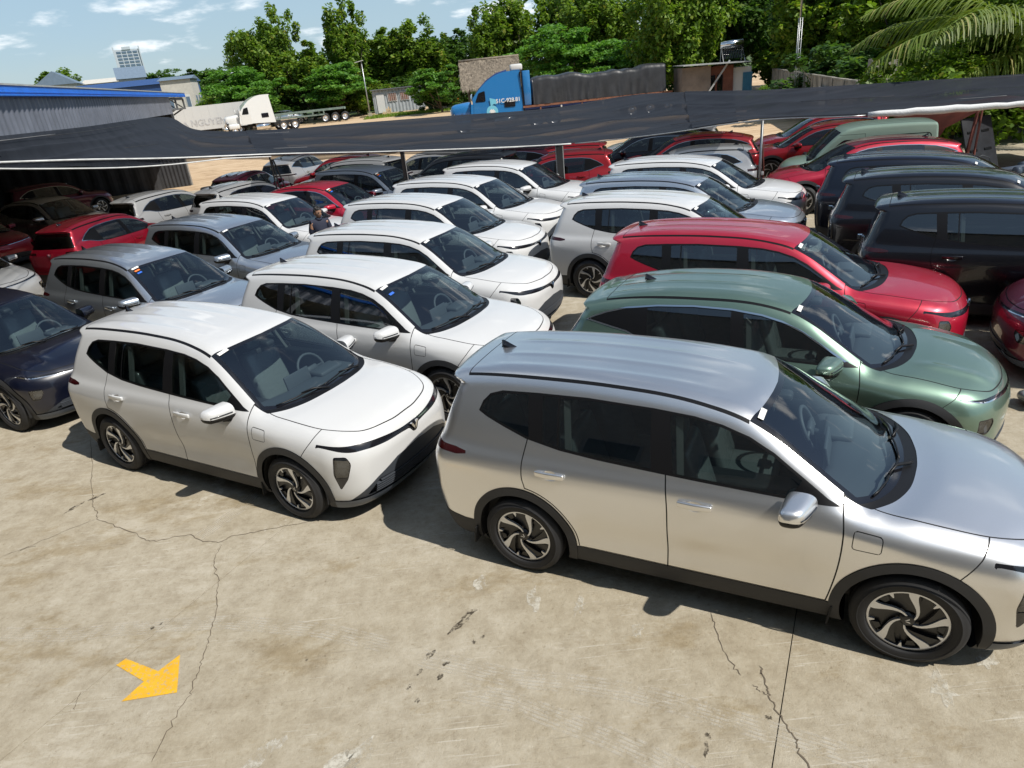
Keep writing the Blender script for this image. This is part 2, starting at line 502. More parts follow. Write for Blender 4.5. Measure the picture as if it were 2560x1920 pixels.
class Panels:
    """triangle soup on a body, cut along outline fields and labelled"""
    def __init__(s, B, V, T):
        s.B, s.V, s.T = B, V, T; s.L = np.zeros(len(T), int); s.names = ['BODY']
    def id(s, n):
        if n not in s.names: s.names.append(n)
        return s.names.index(n)
    def cen(s): return s.V[s.T].mean(1)
    def nrm(s):
        v = s.V[s.T]; n = np.cross(v[:, 1] - v[:, 0], v[:, 2] - v[:, 0]); return n / np.maximum(np.linalg.norm(n, axis=1), 1e-12)[:, None]
    def cut(s, phi, mask):
        """split masked triangles along phi = 0"""
        if not mask.any(): return
        f = phi(s.V); f[np.abs(f) < 2e-4] = 2e-4
        sg = f < 0; t = s.T; k = sg[t].sum(1)
        mix = mask & (k > 0) & (k < 3)
        if not mix.any(): return
        M = t[mix]; Lm = s.L[mix]; sm = sg[M]; k = sm.sum(1)
        odd = np.where(k[:, None] == 1, sm, ~sm).argmax(1)
        r = np.arange(len(M))
        a, b, c = M[r, odd], M[r, (odd + 1) % 3], M[r, (odd + 2) % 3]
        E = np.concatenate([np.stack([a, b], 1), np.stack([a, c], 1)]); Es = np.sort(E, 1)
        U, inv = np.unique(Es, axis=0, return_inverse=True); inv = inv.ravel()
        p, q = s.V[U[:, 0]], s.V[U[:, 1]]; fp, fq = f[U[:, 0]], f[U[:, 1]]
        lo, hi = np.zeros(len(U)), np.ones(len(U)); flo = fp.copy(); fhi = fq.copy()
        for _ in range(6):
            tt = lo + (hi - lo) * np.clip(flo / (flo - fhi), .05, .95)
            fm = phi(p + (q - p) * tt[:, None]); sl = (fm < 0) == (flo < 0)
            lo = np.where(sl, tt, lo); flo = np.where(sl, fm, flo); hi = np.where(sl, hi, tt); fhi = np.where(sl, fhi, fm)
        tt = lo + (hi - lo) * np.clip(flo / np.where(np.abs(flo - fhi) < 1e-12, 1, flo - fhi), 0, 1)
        NV = p + (q - p) * tt[:, None]
        n0 = len(s.V); s.V = np.concatenate([s.V, NV])
        e1, e2 = n0 + inv[:len(M)], n0 + inv[len(M):]
        NT = np.concatenate([np.stack([a, e1, e2], 1), np.stack([e1, b, c], 1), np.stack([e1, c, e2], 1)])
        s.T = np.concatenate([s.T[~mix], NT]); s.L = np.concatenate([s.L[~mix], Lm, Lm, Lm])
    def mark(s, name, phi, where=None, only=None, cut=True):
        """cut along phi = 0 then label the inside"""
        def msk():
            m = np.ones(len(s.T), bool)
            if where is not None: m &= where(s.cen(), s.nrm())
            if only is not None: m &= np.isin(s.L, [s.id(n) for n in ([only] if isinstance(only, str) else only)])
            return m
        if cut: s.cut(phi, msk())
        m = msk() & (phi(s.cen()) < 0)
        s.L[m] = s.id(name); return s
    def line(s, name, psi, w, extra=None, where=None, only=None):
        """thin strip |psi| < w, optionally limited to extra < 0"""
        wh = where
        near = lambda c, n: (np.abs(psi(c)) < .06) & (wh(c, n) if wh else True) & ((extra(c) < .06) if extra else True)
        def m():
            k = near(s.cen(), s.nrm())
            if only is not None: k &= np.isin(s.L, [s.id(n) for n in ([only] if isinstance(only, str) else only)])
            return k
        s.cut(lambda p: psi(p) - w, m()); s.cut(lambda p: psi(p) + w, m())
        if extra: s.cut(extra, m())
        k = m(); c = s.cen(); k &= np.abs(psi(c)) < w
        if extra: k &= extra(c) < 0
        s.L[k] = s.id(name); return s
    def part(s, names, off=0., both=False, side=1, xr=None, zr=None):
        """mesh of the given labels; side +1 left, -1 right, both = the two halves"""
        ids = [s.id(n) for n in ([names] if isinstance(names, str) else names)]
        t = s.T[np.isin(s.L, ids)]
        if zr is not None: cz_ = s.V[t].mean(1)[:, 2]; t = t[(cz_ > zr[0]) & (cz_ < zr[1])]
        if xr is not None: cx = s.V[t].mean(1)[:, 0]; t = t[(cx > xr[0]) & (cx < xr[1])]
        if len(t) == 0: return None
        u, inv = np.unique(t, return_inverse=True); t = inv.reshape(-1, 3)
        v = s.V[u]; g = s.B.grad(v); n = g / np.maximum(np.linalg.norm(g, axis=1), 1e-9)[:, None]
        v = v + n * off
        n[np.abs(v[:, 1]) < 1e-6, 1] = 0
        vm, nm, tm = v * [1, -1, 1], n * [1, -1, 1], t[:, ::-1]
        if both: return np.concatenate([v, vm]), np.concatenate([t, tm + len(v)]), np.concatenate([n, nm])
        return (v, t, n) if side > 0 else (vm, tm, nm)
XZ = lambda p: p[:, [0, 2]]
def curve_x(pts):
    """x - X(z) along a curve given as (x, z) points"""
    q = sorted([(z, x) for x, z in pts]); X, Y = spl(q) if len(q) > 2 else np.array(q).T
    return lambda p: p[:, 0] - np.interp(p[:, 2], X, Y)

LIMO = dict(
 H=[(-2.6,1.52),(-2.3,1.615),(-2.1,1.655),(-1.8,1.695),(-1.4,1.722),(-1.0,1.73),(-.6,1.722),(-.2,1.700),(.1,1.668),(.38,1.615),(.6,1.515),(.85,1.365),(1.1,1.21),(1.25,1.125),(1.38,1.10),(1.6,1.085),(1.9,1.04),(2.1,.995),(2.25,.94),(2.35,.88),(2.5,.75)],
 Xf=[(.1,2.12),(.22,2.24),(.34,2.31),(.5,2.335),(.7,2.335),(.8,2.325),(.88,2.30),(1.0,2.25),(1.3,2.1)],
 Xr=[(.1,-2.2),(.25,-2.28),(.45,-2.34),(.7,-2.365),(.95,-2.365),(1.05,-2.34),(1.15,-2.29),(1.35,-2.21),(1.5,-2.15),(1.565,-2.14),(1.60,-2.25),(1.7,-2.25),(1.8,-2.2)],
 Y=[(.1,.80),(.22,.865),(.32,.895),(.5,.912),(.7,.925),(.85,.925),(.98,.912),(1.06,.89),(1.12,.858),(1.2,.825),(1.35,.755),(1.5,.67),(1.6,.605),(1.7,.53),(1.9,.38)],
 tb=[(-2.5,.90),(-2.2,.945),(-1.9,.965),(-1.4,.985),(-.7,1),(.4,1),(1.0,.998),(1.4,.995),(1.8,.975),(2.1,.93),(2.5,.84)],
 tg=[(-2.5,.86),(-2.2,.90),(-1.9,.935),(-1.4,.97),(-.7,.995),(-.1,1),(.4,.985),(1.0,.945),(1.4,.93),(2.5,.9)],
 bow=.34, bowr=.10, crown=.055, belt=1.05, wx=(-1.42, 1.42), flare=.020, scoop=.022, fbow=.12, fbow4=.30, rbow=.13, zb=.17, k1=.10, k2=.16, k3=.14, rib=.0055,
 lo=(-2.50, 0, .10), hi=(2.46, 1.02, 1.80), h=.021, R=.355, arch=.415, archo=.487, zw=.355,
 dlo=[(-1.83,1.395),(-1.80,1.47),(-1.74,1.53),(-1.63,1.562),(-1.31,1.578),(-.89,1.588),(-.36,1.575),(-.06,1.556),(.14,1.524),(.33,1.470),(.50,1.388),(.70,1.255),(.86,1.145),(.945,1.105),(.63,1.118),(.18,1.138),(-.22,1.155),(-.75,1.178),(-1.07,1.200),(-1.37,1.245),(-1.59,1.308),(-1.75,1.360)],
 pillars=dict(q1=(-1.335, -.15), c2=(-1.215, -.12), d=(-1.082, -.10), b1=(-.335, -.12), b2=(-.175, -.17)), sail=[(.60,1.10),(.70,1.245),(.76,1.30),(1.1,1.3),(1.1,1.0),(.6,1.0)],
 rdoor=[(-1.36,1.24),(-1.39,1.06),(-1.385,.95),(-1.36,.86),(-1.34,.5)], bdoor=[(-.222,1.16),(-.192,.86),(-.19,.42),(-.19,.3)], fdoor=[(.96,1.12),(.98,.95),(.965,.65),(.91,.34),(.90,.3)],
 sill=.375, ws=[(.425,0),(.41,.20),(.37,.43),(.312,.600),(1.045,.742),(1.18,.600),(1.275,.40),(1.318,.15),(1.325,0)], cowl=.085,
 ditch=[(-1.99,.508),(-1.39,.52),(-.7,.53),(-.17,.55),(.12,.58),(.312,.606)], spoil=-1.99,
 hood=[(1.0,0),(1.10,.69),(1.165,.738),(1.48,.748),(1.80,.715),(2.04,.60),(2.155,.46),(2.225,.20),(2.235,0)], bumpf=[(1.81,1.05),(1.785,.98),(1.755,.92),(1.665,.80),(1.6,.7)],
 rh=(-1.13,1.02), fh=(.006,.985), flap=(1.12,.93,.088,.066), mir=(.70,-.97,1.10), fin=True, quarter=True, ant=(-1.84,), seats=3, belt_chrome=False, style='limo')

COUPE = dict(LIMO,
 H=[(-2.6,1.00),(-2.3,1.16),(-2.18,1.30),(-2.08,1.395),(-1.9,1.455),(-1.6,1.525),(-1.2,1.585),(-.8,1.612),(-.4,1.615),(0.,1.588),(.2,1.558),(.38,1.515),(.6,1.42),(.85,1.275),(1.1,1.13),(1.25,1.055),(1.38,1.035),(1.6,1.015),(1.9,.955),(2.1,.895),(2.22,.84),(2.3,.78),(2.5,.62)],
 Xf=[(.1,2.06),(.22,2.17),(.34,2.235),(.5,2.25),(.7,2.26),(.78,2.25),(.84,2.22),(1.0,2.1),(1.3,2.0)],
 Xr=[(.1,-2.1),(.25,-2.18),(.45,-2.23),(.7,-2.27),(.9,-2.28),(1.0,-2.26),(1.1,-2.20),(1.25,-2.10),(1.36,-2.06),(1.40,-2.16),(1.6,-2.16),(1.8,-2.2)],
 Y=[(.1,.80),(.22,.865),(.32,.895),(.5,.915),(.7,.935),(.82,.935),(.93,.918),(1.0,.89),(1.06,.858),(1.15,.81),(1.3,.735),(1.42,.665),(1.5,.605),(1.6,.53),(1.8,.36)],
 tg=[(-2.5,.80),(-2.2,.84),(-1.9,.885),(-1.4,.95),(-.7,.99),(-.1,1),(.4,.985),(1.0,.945),(1.4,.93),(2.5,.9)],
 fbow=.30, fbow4=0., k2=.22, belt=.99, flare=.028, scoop=.022, rib=.005, hcrease=.016, crown=.06,
 dlo=[(-1.92,1.262),(-1.84,1.305),(-1.68,1.365),(-1.45,1.425),(-1.1,1.468),(-.7,1.488),(-.3,1.482),(0.,1.452),(.2,1.408),(.4,1.330),(.60,1.215),(.80,1.10),(.93,1.045),(.6,1.048),(.1,1.060),(-.5,1.080),(-1.0,1.100),(-1.25,1.125),(-1.42,1.185),(-1.62,1.215)],
 pillars=dict(q1=(-1.9, 0), c2=(-1.17, -.12), d=None, b1=(-.275, -.10), b2=(-.135, -.15)), sail=[(.62,1.04),(.70,1.14),(.74,1.2),(1.1,1.2),(1.1,.95),(.62,.95)],
 rdoor=[(-1.31,1.14),(-1.34,1.0),(-1.33,.9),(-1.30,.80),(-1.28,.5)], bdoor=[(-.205,1.07),(-.19,.8),(-.19,.42),(-.19,.3)], fdoor=[(.945,1.05),(.965,.9),(.95,.65),(.90,.34),(.89,.3)],
 ws=[(.375,0),(.36,.20),(.32,.42),(.262,.585),(1.04,.745),(1.18,.600),(1.275,.40),(1.318,.15),(1.325,0)],
 ditch=[(-1.70,.53),(-1.39,.54),(-.7,.55),(-.17,.555),(.12,.575),(.262,.592)], spoil=-1.72,
 hood=[(1.0,0),(1.10,.69),(1.20,.755),(1.48,.755),(1.78,.735),(1.98,.62),(2.08,.46),(2.145,.20),(2.155,0)], bumpf=[(1.80,1.05),(1.78,.9),(1.74,.85),(1.66,.79),(1.6,.7)],
 rh=(-1.06,.955), fh=(.03,.92), flap=None, mir=(.70,-.985,1.06), fin=False, quarter=False, ant=(-1.36,), seats=2, belt_chrome=True, style='coupe')

def scaled(P, sx, sy, sz, **kw):
    """a shorter, narrower relative of a body"""
    Q = dict(P)
    for k in ('H',): Q[k] = [(x * sx, z * sz) for x, z in P[k]]
    for k in ('Xf', 'Xr'): Q[k] = [(z * sz, x * sx) for z, x in P[k]]
    Q['Y'] = [(z * sz, y * sy) for z, y in P['Y']]
    for k in ('tb', 'tg'): Q[k] = [(x * sx, v) for x, v in P[k]]
    Q['wx'] = tuple(x * sx for x in P['wx'])
    for k in ('dlo', 'rdoor', 'bdoor', 'fdoor', 'sail', 'bumpf'): Q[k] = [(x * sx, z * sz) for x, z in P[k]]
    for k in ('ws', 'ditch', 'hood'): Q[k] = [(x * sx, y * sy) for x, y in P[k]]
    Q['pillars'] = {k: (None if v is None else (v[0] * sx, v[1] * sx / sz)) for k, v in P['pillars'].items()}
    Q['spoil'] = P['spoil'] * sx; Q['belt'] = P['belt'] * sz; Q['ant'] = tuple(a * sx for a in P['ant'])
    for k in ('rh', 'fh'): Q[k] = (P[k][0] * sx, P[k][1] * sz)
    Q['mir'] = (P['mir'][0] * sx, P['mir'][1] * sy, P['mir'][2] * sz)
    if P['flap']: Q['flap'] = (P['flap'][0] * sx, P['flap'][1] * sz, P['flap'][2] * sx, P['flap'][3] * sz)
    Q.update(kw); return Q
_hd = [(-1.60,1.165),(-1.52,1.225),(-1.40,1.30),(-1.2,1.385),(-.95,1.42),(-.6,1.432),(-.25,1.425),(.0,1.395),(.2,1.345),(.38,1.27),(.55,1.165),(.72,1.06),(.80,1.015),(.5,1.01),(.1,1.012),(-.4,1.02),(-.8,1.03),(-1.05,1.045),(-1.22,1.075),(-1.38,1.13)]
HATCH = dict(scaled(COUPE, .875, .935, .965),
 H=[(-2.3,1.00),(-2.02,1.32),(-1.92,1.46),(-1.8,1.495),(-1.5,1.545),(-1.1,1.575),(-.7,1.585),(-.3,1.575),(0.,1.545),(.18,1.515),(.33,1.47),(.53,1.37),(.75,1.23),(.96,1.09),(1.09,1.025),(1.2,1.005),(1.4,.985),(1.66,.93),(1.84,.87),(1.94,.81),(2.01,.75),(2.2,.6)],
 Xr=[(.1,-1.88),(.25,-1.95),(.45,-2.0),(.7,-2.03),(.9,-2.03),(1.0,-2.0),(1.1,-1.95),(1.3,-1.86),(1.42,-1.80),(1.46,-1.93),(1.6,-1.93),(1.8,-1.9)],
 dlo=_hd, belt=.955, crown=.05, rib=.004, quarter=False, ant=(-1.45,), spoil=-1.62, lo=(-2.15, 0, .10), hi=(2.12, .98, 1.68), h=.025, R=.33, arch=.385, archo=.45, zw=.33, zb=.16, style='hatch', hcrease=.01)
_HP = HATCH
HATCH = dict(_HP, ws=[(x, y) for x, y in _HP['ws']], fin=False)
COUPE['h'] = .023

def make_panels(P):
    B = Body(P)
    V, T = surface_half(B, P['lo'], P['hi'], P['h'])
    S = Panels(B, V, T)
    x0, x1 = P['wx']; zw = P['zw']; ra, ro = P['arch'], P['archo']
    rr = lambda p: np.hypot(p[:, 0] - x0, p[:, 2] - zw)
    rf = lambda p: np.hypot(p[:, 0] - x1, p[:, 2] - zw)
    side = lambda c, n: (c[:, 1] > .52) & ((c[:, 0] > -2.3) & (c[:, 0] < 2.2))
    sk = P['sill']; g = .0048; u_ = lambda p: p[:, 0] - p[:, 1]
    sc = P['wx'][1] / 1.42; zs = P['belt'] / 1.05
    # ---- top: windscreen, cowl, bonnet, roof strip
    XY = lambda p: p[:, [0, 1]]
    up = lambda c, n: (n[:, 2] > .18)
    wsp = np.array(smooth_line(P['ws'][:4], 5) + smooth_line(P['ws'][4:], 6)); wsp2 = np.concatenate([wsp, wsp[::-1] * [1, -1]])
    ws = lambda p: poly_sd(XY(p), wsp2)
    cb = np.array(smooth_line([q for q in wsp if q[0] > .9 * sc], 6)); co_ = np.argsort(cb[:, 1])
    cbx = lambda p: p[:, 0] - np.interp(p[:, 1], cb[co_][:, 1], cb[co_][:, 0])
    hd = np.array(P['hood'][:1] + [tuple(q) for q in smooth_line(P['hood'][1:], 6)]); hd2 = np.concatenate([hd[1:], hd[1:][::-1] * [1, -1]]); hood = lambda p: poly_sd(XY(p), hd2)
    zc = B.top_z(1.3 * sc, 0) - .16
    ontop = lambda c, n: up(c, n) & (c[:, 2] > zc - .25)
    S.mark('HOOD', hood, where=lambda c, n: ontop(c, n) & (c[:, 0] > 1.0 * sc), only='BODY')
    S.line('GAP', lambda p: hood(p) + g, g, where=lambda c, n: ontop(c, n) & (c[:, 0] > 1.0 * sc), only=['HOOD', 'BODY'])
    S.mark('COWL', lambda p: np.maximum(cbx(p) - P['cowl'], p[:, 1] - .742 * P['Y'][5][1] / .925), where=lambda c, n: ontop(c, n) & (c[:, 0] > .95 * sc), only=['BODY', 'HOOD', 'GAP'])
    S.mark('FRIT', ws, where=lambda c, n: up(c, n) & (c[:, 2] > zc - .02), only=['BODY', 'COWL', 'HOOD', 'GAP'])
    S.mark('WS', lambda p: ws(p) + .045, where=lambda c, n: up(c, n), only='FRIT')
    dt = np.array(P['ditch']); dy = lambda p: p[:, 1] - np.interp(p[:, 0], *spl(dt))
    S.mark('ROOF', lambda p: np.maximum(np.maximum(dy(p), P['spoil'] - p[:, 0]), -ws(p) - .0), where=lambda c, n: (c[:, 2] > 1.25 * zs) & (n[:, 2] > .3) & (c[:, 0] < .5), only='BODY')
    S.line('DITCH', dy, .013, extra=lambda p: np.maximum(P['spoil'] - p[:, 0], p[:, 0] - dt[-1, 0]), where=lambda c, n: (c[:, 2] > 1.2 * zs) & (n[:, 2] > .25), only=['BODY', 'ROOF'])
    S.line('GAP', lambda p: p[:, 0] - P['spoil'], g, extra=dy, where=lambda c, n: (c[:, 2] > 1.2 * zs) & (n[:, 2] > .25), only=['BODY', 'ROOF'])
    # ---- side glass
    dlo = lambda p: poly_sd(XZ(p), P['dlo'])
    S.mark('TRIM', dlo, where=lambda c, n: side(c, n) & (n[:, 1] > .3), only=['BODY'])
    pl = P['pillars']; pil = lambda k: (lambda p: p[:, 0] - (pl[k][0] + pl[k][1] * (p[:, 2] - 1.2 * zs)))
    inner = lambda p: dlo(p) + .017
    sail = lambda p: poly_sd(XZ(p), P['sail'])
    if P['quarter']: S.mark('QGLASS', lambda p: np.maximum(inner(p), pil('q1')(p)), only='TRIM')
    elif P['style'] == 'hatch':
        pass
    if pl.get('d'):
        S.mark('RVENT', lambda p: np.maximum.reduce([inner(p), -pil('c2')(p), pil('d')(p) + .008]), only='TRIM')
        S.mark('RGLASS', lambda p: np.maximum.reduce([inner(p), -pil('d')(p) + .008, pil('b1')(p)]), only='TRIM')
    else:
        S.mark('RGLASS', lambda p: np.maximum.reduce([inner(p), -pil('c2')(p), pil('b1')(p)]), only='TRIM')
    S.mark('FGLASS', lambda p: np.maximum.reduce([inner(p), -pil('b2')(p), -sail(p) + .0]), only='TRIM')
    if P['belt_chrome']:
        S.mark('CHROME', lambda p: np.abs(dlo(p) + .004) - .0075, where=lambda c, n: side(c, n) & (c[:, 2] > 1.13 * zs * 1.02), only=['TRIM', 'BODY'])
    # ---- wheel arches, sills, lower bumpers
    S.mark('HOLE', lambda p: rr(p) - ra, where=side); S.mark('HOLE', lambda p: rf(p) - ra, where=side)
    S.mark('ARCH', lambda p: rr(p) - ro, where=side, only=['BODY']); S.mark('ARCH', lambda p: rf(p) - ro, where=side, only=['BODY'])
    S.mark('UNDER', lambda p: p[:, 2] - .235, where=lambda c, n: n[:, 2] < -.45, only='BODY')
    S.mark('SILL', lambda p: np.maximum.reduce([p[:, 2] - sk, x0 - p[:, 0], p[:, 0] - x1]), only='BODY')
    S.mark('LOWER', lambda p: np.maximum(p[:, 2] - (.40 + .10 * np.clip((-p[:, 0] - 2.0 * sc) * 2, 0, 1)), p[:, 0] - x0), only='BODY')
    # ---- doors and shut lines
    cr, cbd, cf = curve_x(P['rdoor']), curve_x(P['bdoor']), curve_x(P['fdoor'])
    inside = lambda p: np.maximum.reduce([-cr(p), cf(p), -(p[:, 2] - sk), -(rr(p) - ro - .016)])
    lowd = lambda c, n: (c[:, 1] > .6) & (c[:, 2] < P['rdoor'][0][1] + .03)
    S.mark('RDOOR', lambda p: np.maximum(inside(p), cbd(p)), where=lowd, only='BODY')
    S.mark('FDOOR', lambda p: np.maximum(inside(p), -cbd(p)), where=lowd, only='BODY')
    for hk in ('fh', 'rh'):
        hx_, hz_ = P[hk]
        S.mark('CUP', lambda p: np.hypot((p[:, 0] - hx_) / .066, (p[:, 2] - hz_ + .014) / .040) * .04 - .04, where=lowd, only=['RDOOR', 'FDOOR'])
    dn = ['RDOOR', 'FDOOR', 'BODY']
    S.line('GAP', cbd, g, extra=inside, where=lowd, only=dn)
    S.line('GAP', lambda p: inside(p) + g, g, extra=lambda p: sk + .004 - p[:, 2], where=lowd, only=dn)
    # ---- front
    fx = 1.0 * sc
    bf = np.array(P['bumpf']); bz = np.argsort(bf[:, 1]); bl = lambda p: np.interp(p[:, 2], bf[bz][:, 1], bf[bz][:, 0]) - p[:, 0]
    S.mark('BUMPER', bl, where=lambda c, n: (c[:, 0] > 1.45 * sc), only='BODY')
    S.line('GAP', bl, g, where=lambda c, n: (c[:, 0] > 1.45 * sc) & (c[:, 2] > .74 * zs) & (c[:, 1] > .55), only=['BUMPER', 'BODY'])
    yz = lambda p: p[:, 1]
    if P['style'] == 'limo':
        zt = spl([(0,.820),(.10,.820),(.43,.842),(.60,.858),(.81,.892),(.86,.914)]); zb_ = spl([(0,.708),(.03,.716),(.08,.770),(.13,.776),(.44,.787),(.61,.800),(.80,.838),(.86,.885)])
        lb = lambda p: np.maximum.reduce([p[:, 2] - np.interp(p[:, 1], *zt), np.interp(p[:, 1], *zb_) - p[:, 2], 1.82 - p[:, 0]])
        hl = rounded([(1.145,.80),(1.315,.785),(1.365,.71),(1.285,.555),(1.16,.435),(1.105,.61)], .03)
        low = [(2.36,.615),(2.0,.585),(1.68,.485),(1.27,.305),(1.2,.28),(2.36,.28)]
        gr = [(2.34,.45),(2.2,.445),(1.70,.455),(1.50,.325),(1.52,.315),(2.34,.315)]
        lip = .295
    else:
        k = sc if P['style'] == 'hatch' else 1.0; w = .935 if P['style'] == 'hatch' else 1.0; zk = .965 if P['style'] == 'hatch' else 1.0
        zt = spl([(0,.775*zk),(.43*w,.795*zk),(.62*w,.812*zk),(.80*w,.835*zk),(.86*w,.855*zk)]); zb_ = spl([(0,.748*zk),(.43*w,.768*zk),(.62*w,.782*zk),(.80*w,.812*zk),(.86*w,.85*zk)])
        lb = lambda p: np.maximum.reduce([p[:, 2] - np.interp(p[:, 1], *zt), np.interp(p[:, 1], *zb_) - p[:, 2], 1.78 * k - p[:, 0]])
        hl = rounded([((1.10)*k,.66*zk),((1.34)*k,.655*zk),((1.36)*k,.60*zk),((1.27)*k,.50*zk),((1.11)*k,.50*zk)], .03)
        low = [(2.3*k,.47*zk),(1.9*k,.46*zk),(1.6*k,.43*zk),(1.22*k,.305*zk),(1.2*k,.28*zk),(2.3*k,.28*zk)]
        gr = [(2.3*k,.41*zk),(1.9*k,.405*zk),(1.62*k,.39*zk),(1.45*k,.325*zk),(2.3*k,.315*zk)]
        lip = .29
    uz = lambda p: np.stack([u_(p), p[:, 2]], 1)
    frt = lambda c, n: (c[:, 0] > 1.6 * sc)
    low2 = low + []; S.mark('LOWBLACK', lambda p: poly_sd(uz(p), low), where=frt, only=['BUMPER'])
    S.mark('GRILLE', lambda p: poly_sd(uz(p), gr), where=frt, only=['LOWBLACK'])
    S.mark('LIP', lambda p: p[:, 2] - lip, where=frt, only=['BUMPER', 'LOWBLACK', 'BODY', 'UNDER'])
    S.mark('LBAR', lb, where=frt, only=['BUMPER', 'BODY', 'HOOD', 'GAP'])
    if P['style'] != 'limo': S.mark('DRL', lambda p: np.maximum(lb(p), np.abs(p[:, 2] - np.interp(p[:, 1], *zb_) - .004) - .0055), where=frt, only=['LBAR'])
    S.mark('HLBEZEL', lambda p: poly_sd(uz(p), hl), where=frt, only=['BUMPER'])
    S.mark('HLAMP', lambda p: np.maximum(poly_sd(uz(p), hl) + .013, (.575 if P['style'] == 'limo' else .52) - p[:, 2]), where=frt, only=['HLBEZEL'])
    # ---- rear
    rear = lambda c, n: (c[:, 0] < -1.75 * sc) & (n[:, 0] < .1)
    if P['style'] == 'limo':
        tl = lambda p: np.maximum.reduce([np.abs(p[:, 2] - 1.062 - .02 * np.clip((-2.0 - p[:, 0]) * 3, 0, 1)) - (.026 - .02 * np.clip((p[:, 0] + 2.02) * 8, 0, 1)), p[:, 0] + 1.92])
        rg = lambda p: np.maximum.reduce([np.abs(p[:, 2] - 1.33) - .20, p[:, 1] - (.66 - .35 * (p[:, 2] - 1.2))])
        S.mark('FIN', lambda p: poly_sd(XZ(p), [(-2.40,1.585),(-2.105,1.575),(-2.20,1.14),(-2.5,1.14)]), where=rear, only='BODY')
    elif P['style'] == 'coupe':
        tl = lambda p: np.maximum.reduce([np.abs(p[:, 2] - .985) - .022, p[:, 0] + 1.95])
        rg = lambda p: np.maximum.reduce([np.abs(p[:, 2] - 1.195) - .155, p[:, 1] - (.70 - .55 * (p[:, 2] - 1.1))])
    else:
        tl = lambda p: np.maximum.reduce([np.abs(p[:, 2] - .965) - .028, p[:, 0] + 1.72, .45 - p[:, 1]])
        rg = lambda p: np.maximum.reduce([np.abs(p[:, 2] - 1.235) - .17, p[:, 1] - (.66 - .40 * (p[:, 2] - 1.1))])
    S.mark('RSCREEN', rg, where=lambda c, n: rear(c, n) & (n[:, 0] < -.5), only=['BODY', 'FIN'])
    S.mark('TAIL', tl, where=rear, only=['BODY', 'LOWER'])
    S.mark('TAILGATE', lambda p: np.maximum.reduce([p[:, 1] - .60 * P['Y'][4][1] / .925, .52 - p[:, 2], p[:, 2] - (1.06 if P['style'] == 'limo' else 1.5 * zs)]), where=lambda c, n: rear(c, n) & (n[:, 0] < -.6), only='BODY')
    S.line('GAP', lambda p: np.maximum.reduce([p[:, 1] - .60 * P['Y'][4][1] / .925, .52 - p[:, 2]]), g, where=lambda c, n: rear(c, n) & (n[:, 0] < -.6) & (c[:, 2] < 1.05 * zs), only=['BODY', 'TAILGATE'])
    if P['flap']:
        fx_, fz_, fw_, fh_ = P['flap']
        fl = rounded([(fx_-fw_+.005,fz_+fh_),(fx_+fw_,fz_+fh_-.02),(fx_+fw_-.005,fz_-fh_),(fx_-fw_,fz_-fh_+.005)], .025)
        S.mark('FLAP', lambda p: poly_sd(XZ(p), fl), where=lambda c, n: c[:, 1] > .6, only='BODY')
        S.line('GAP', lambda p: poly_sd(XZ(p), fl), .003, where=lambda c, n: c[:, 1] > .6, only=['BODY', 'FLAP'])
    return S, B
# ------------------------------------------------------------------ car parts
M = {}
M['glass_side'] = glass('tinted_side_glass', (.24, .285, .28))
M['glass_ws'] = glass('windscreen_glass', (.60, .69, .69))
M['glass_lamp'] = glass('lamp_lens', (.82, .85, .88))
M['gap'] = plain('door_seal', (.006, .006, .007), .8)
M['black_gloss'] = plain('gloss_black', (.008, .008, .010), .12, coat=.6)
M['black_trim'] = plain('satin_black_trim', (.007, .007, .008), .42, spec=.28)
M['cladding'] = plain('charcoal_cladding', (.032, .033, .036), .62, bumpv=.12, bscale=300)
M['lip'] = plain('grey_bumper_lip', (.085, .10, .125), .40)
M['charcoal'] = plain('charcoal_bumper', (.040, .046, .056), .5)
M['slat'] = plain('grille_slat', (.055, .062, .074), .4)
M['chrome'] = plain('chrome', (.82, .82, .82), .09, 1.)
M['tyre'] = plain('tyre_rubber', (.014, .014, .015), .72, bumpv=.1, bscale=120)
M['rim_dark'] = plain('rim_black', (.012, .012, .013), .35, coat=.3)
M['rim_face'] = plain('machined_alloy', (.74, .75, .77), .30, .75)
M['lamp_in'] = plain('lamp_reflector', (.11, .115, .125), .22, .85, bumpv=1., bscale=22)
M['tail'] = plain('tail_lamp', (.035, .004, .005), .12, coat=.6)
M['lining'] = plain('cabin_lining', (.055, .055, .055), .85)
M['cabin'] = plain('cabin_plastic', (.028, .031, .035), .6)
M['dash'] = plain('dashboard', (.085, .095, .108), .55)
M['seat'] = plain('seat_cover', (.075, .075, .077), .6)
M['wrap'] = plain('seat_plastic_wrap', (.20, .225, .225), .14, spec=.9, bumpv=1., bscale=11)
M['sticker'] = plain('white_sticker', (.72, .72, .70), .5)
M['sticker_o'] = plain('orange_sticker', (.75, .18, .04), .5)
M['sticker_b'] = plain('blue_sticker', (.03, .13, .55), .5)
M['sticker_g'] = plain('green_sticker', (.04, .55, .18), .5)
M['pillar'] = plain('pale_pillar_trim', (.40, .41, .40), .6)
M['under'] = plain('underbody', (.012, .012, .012), .8)

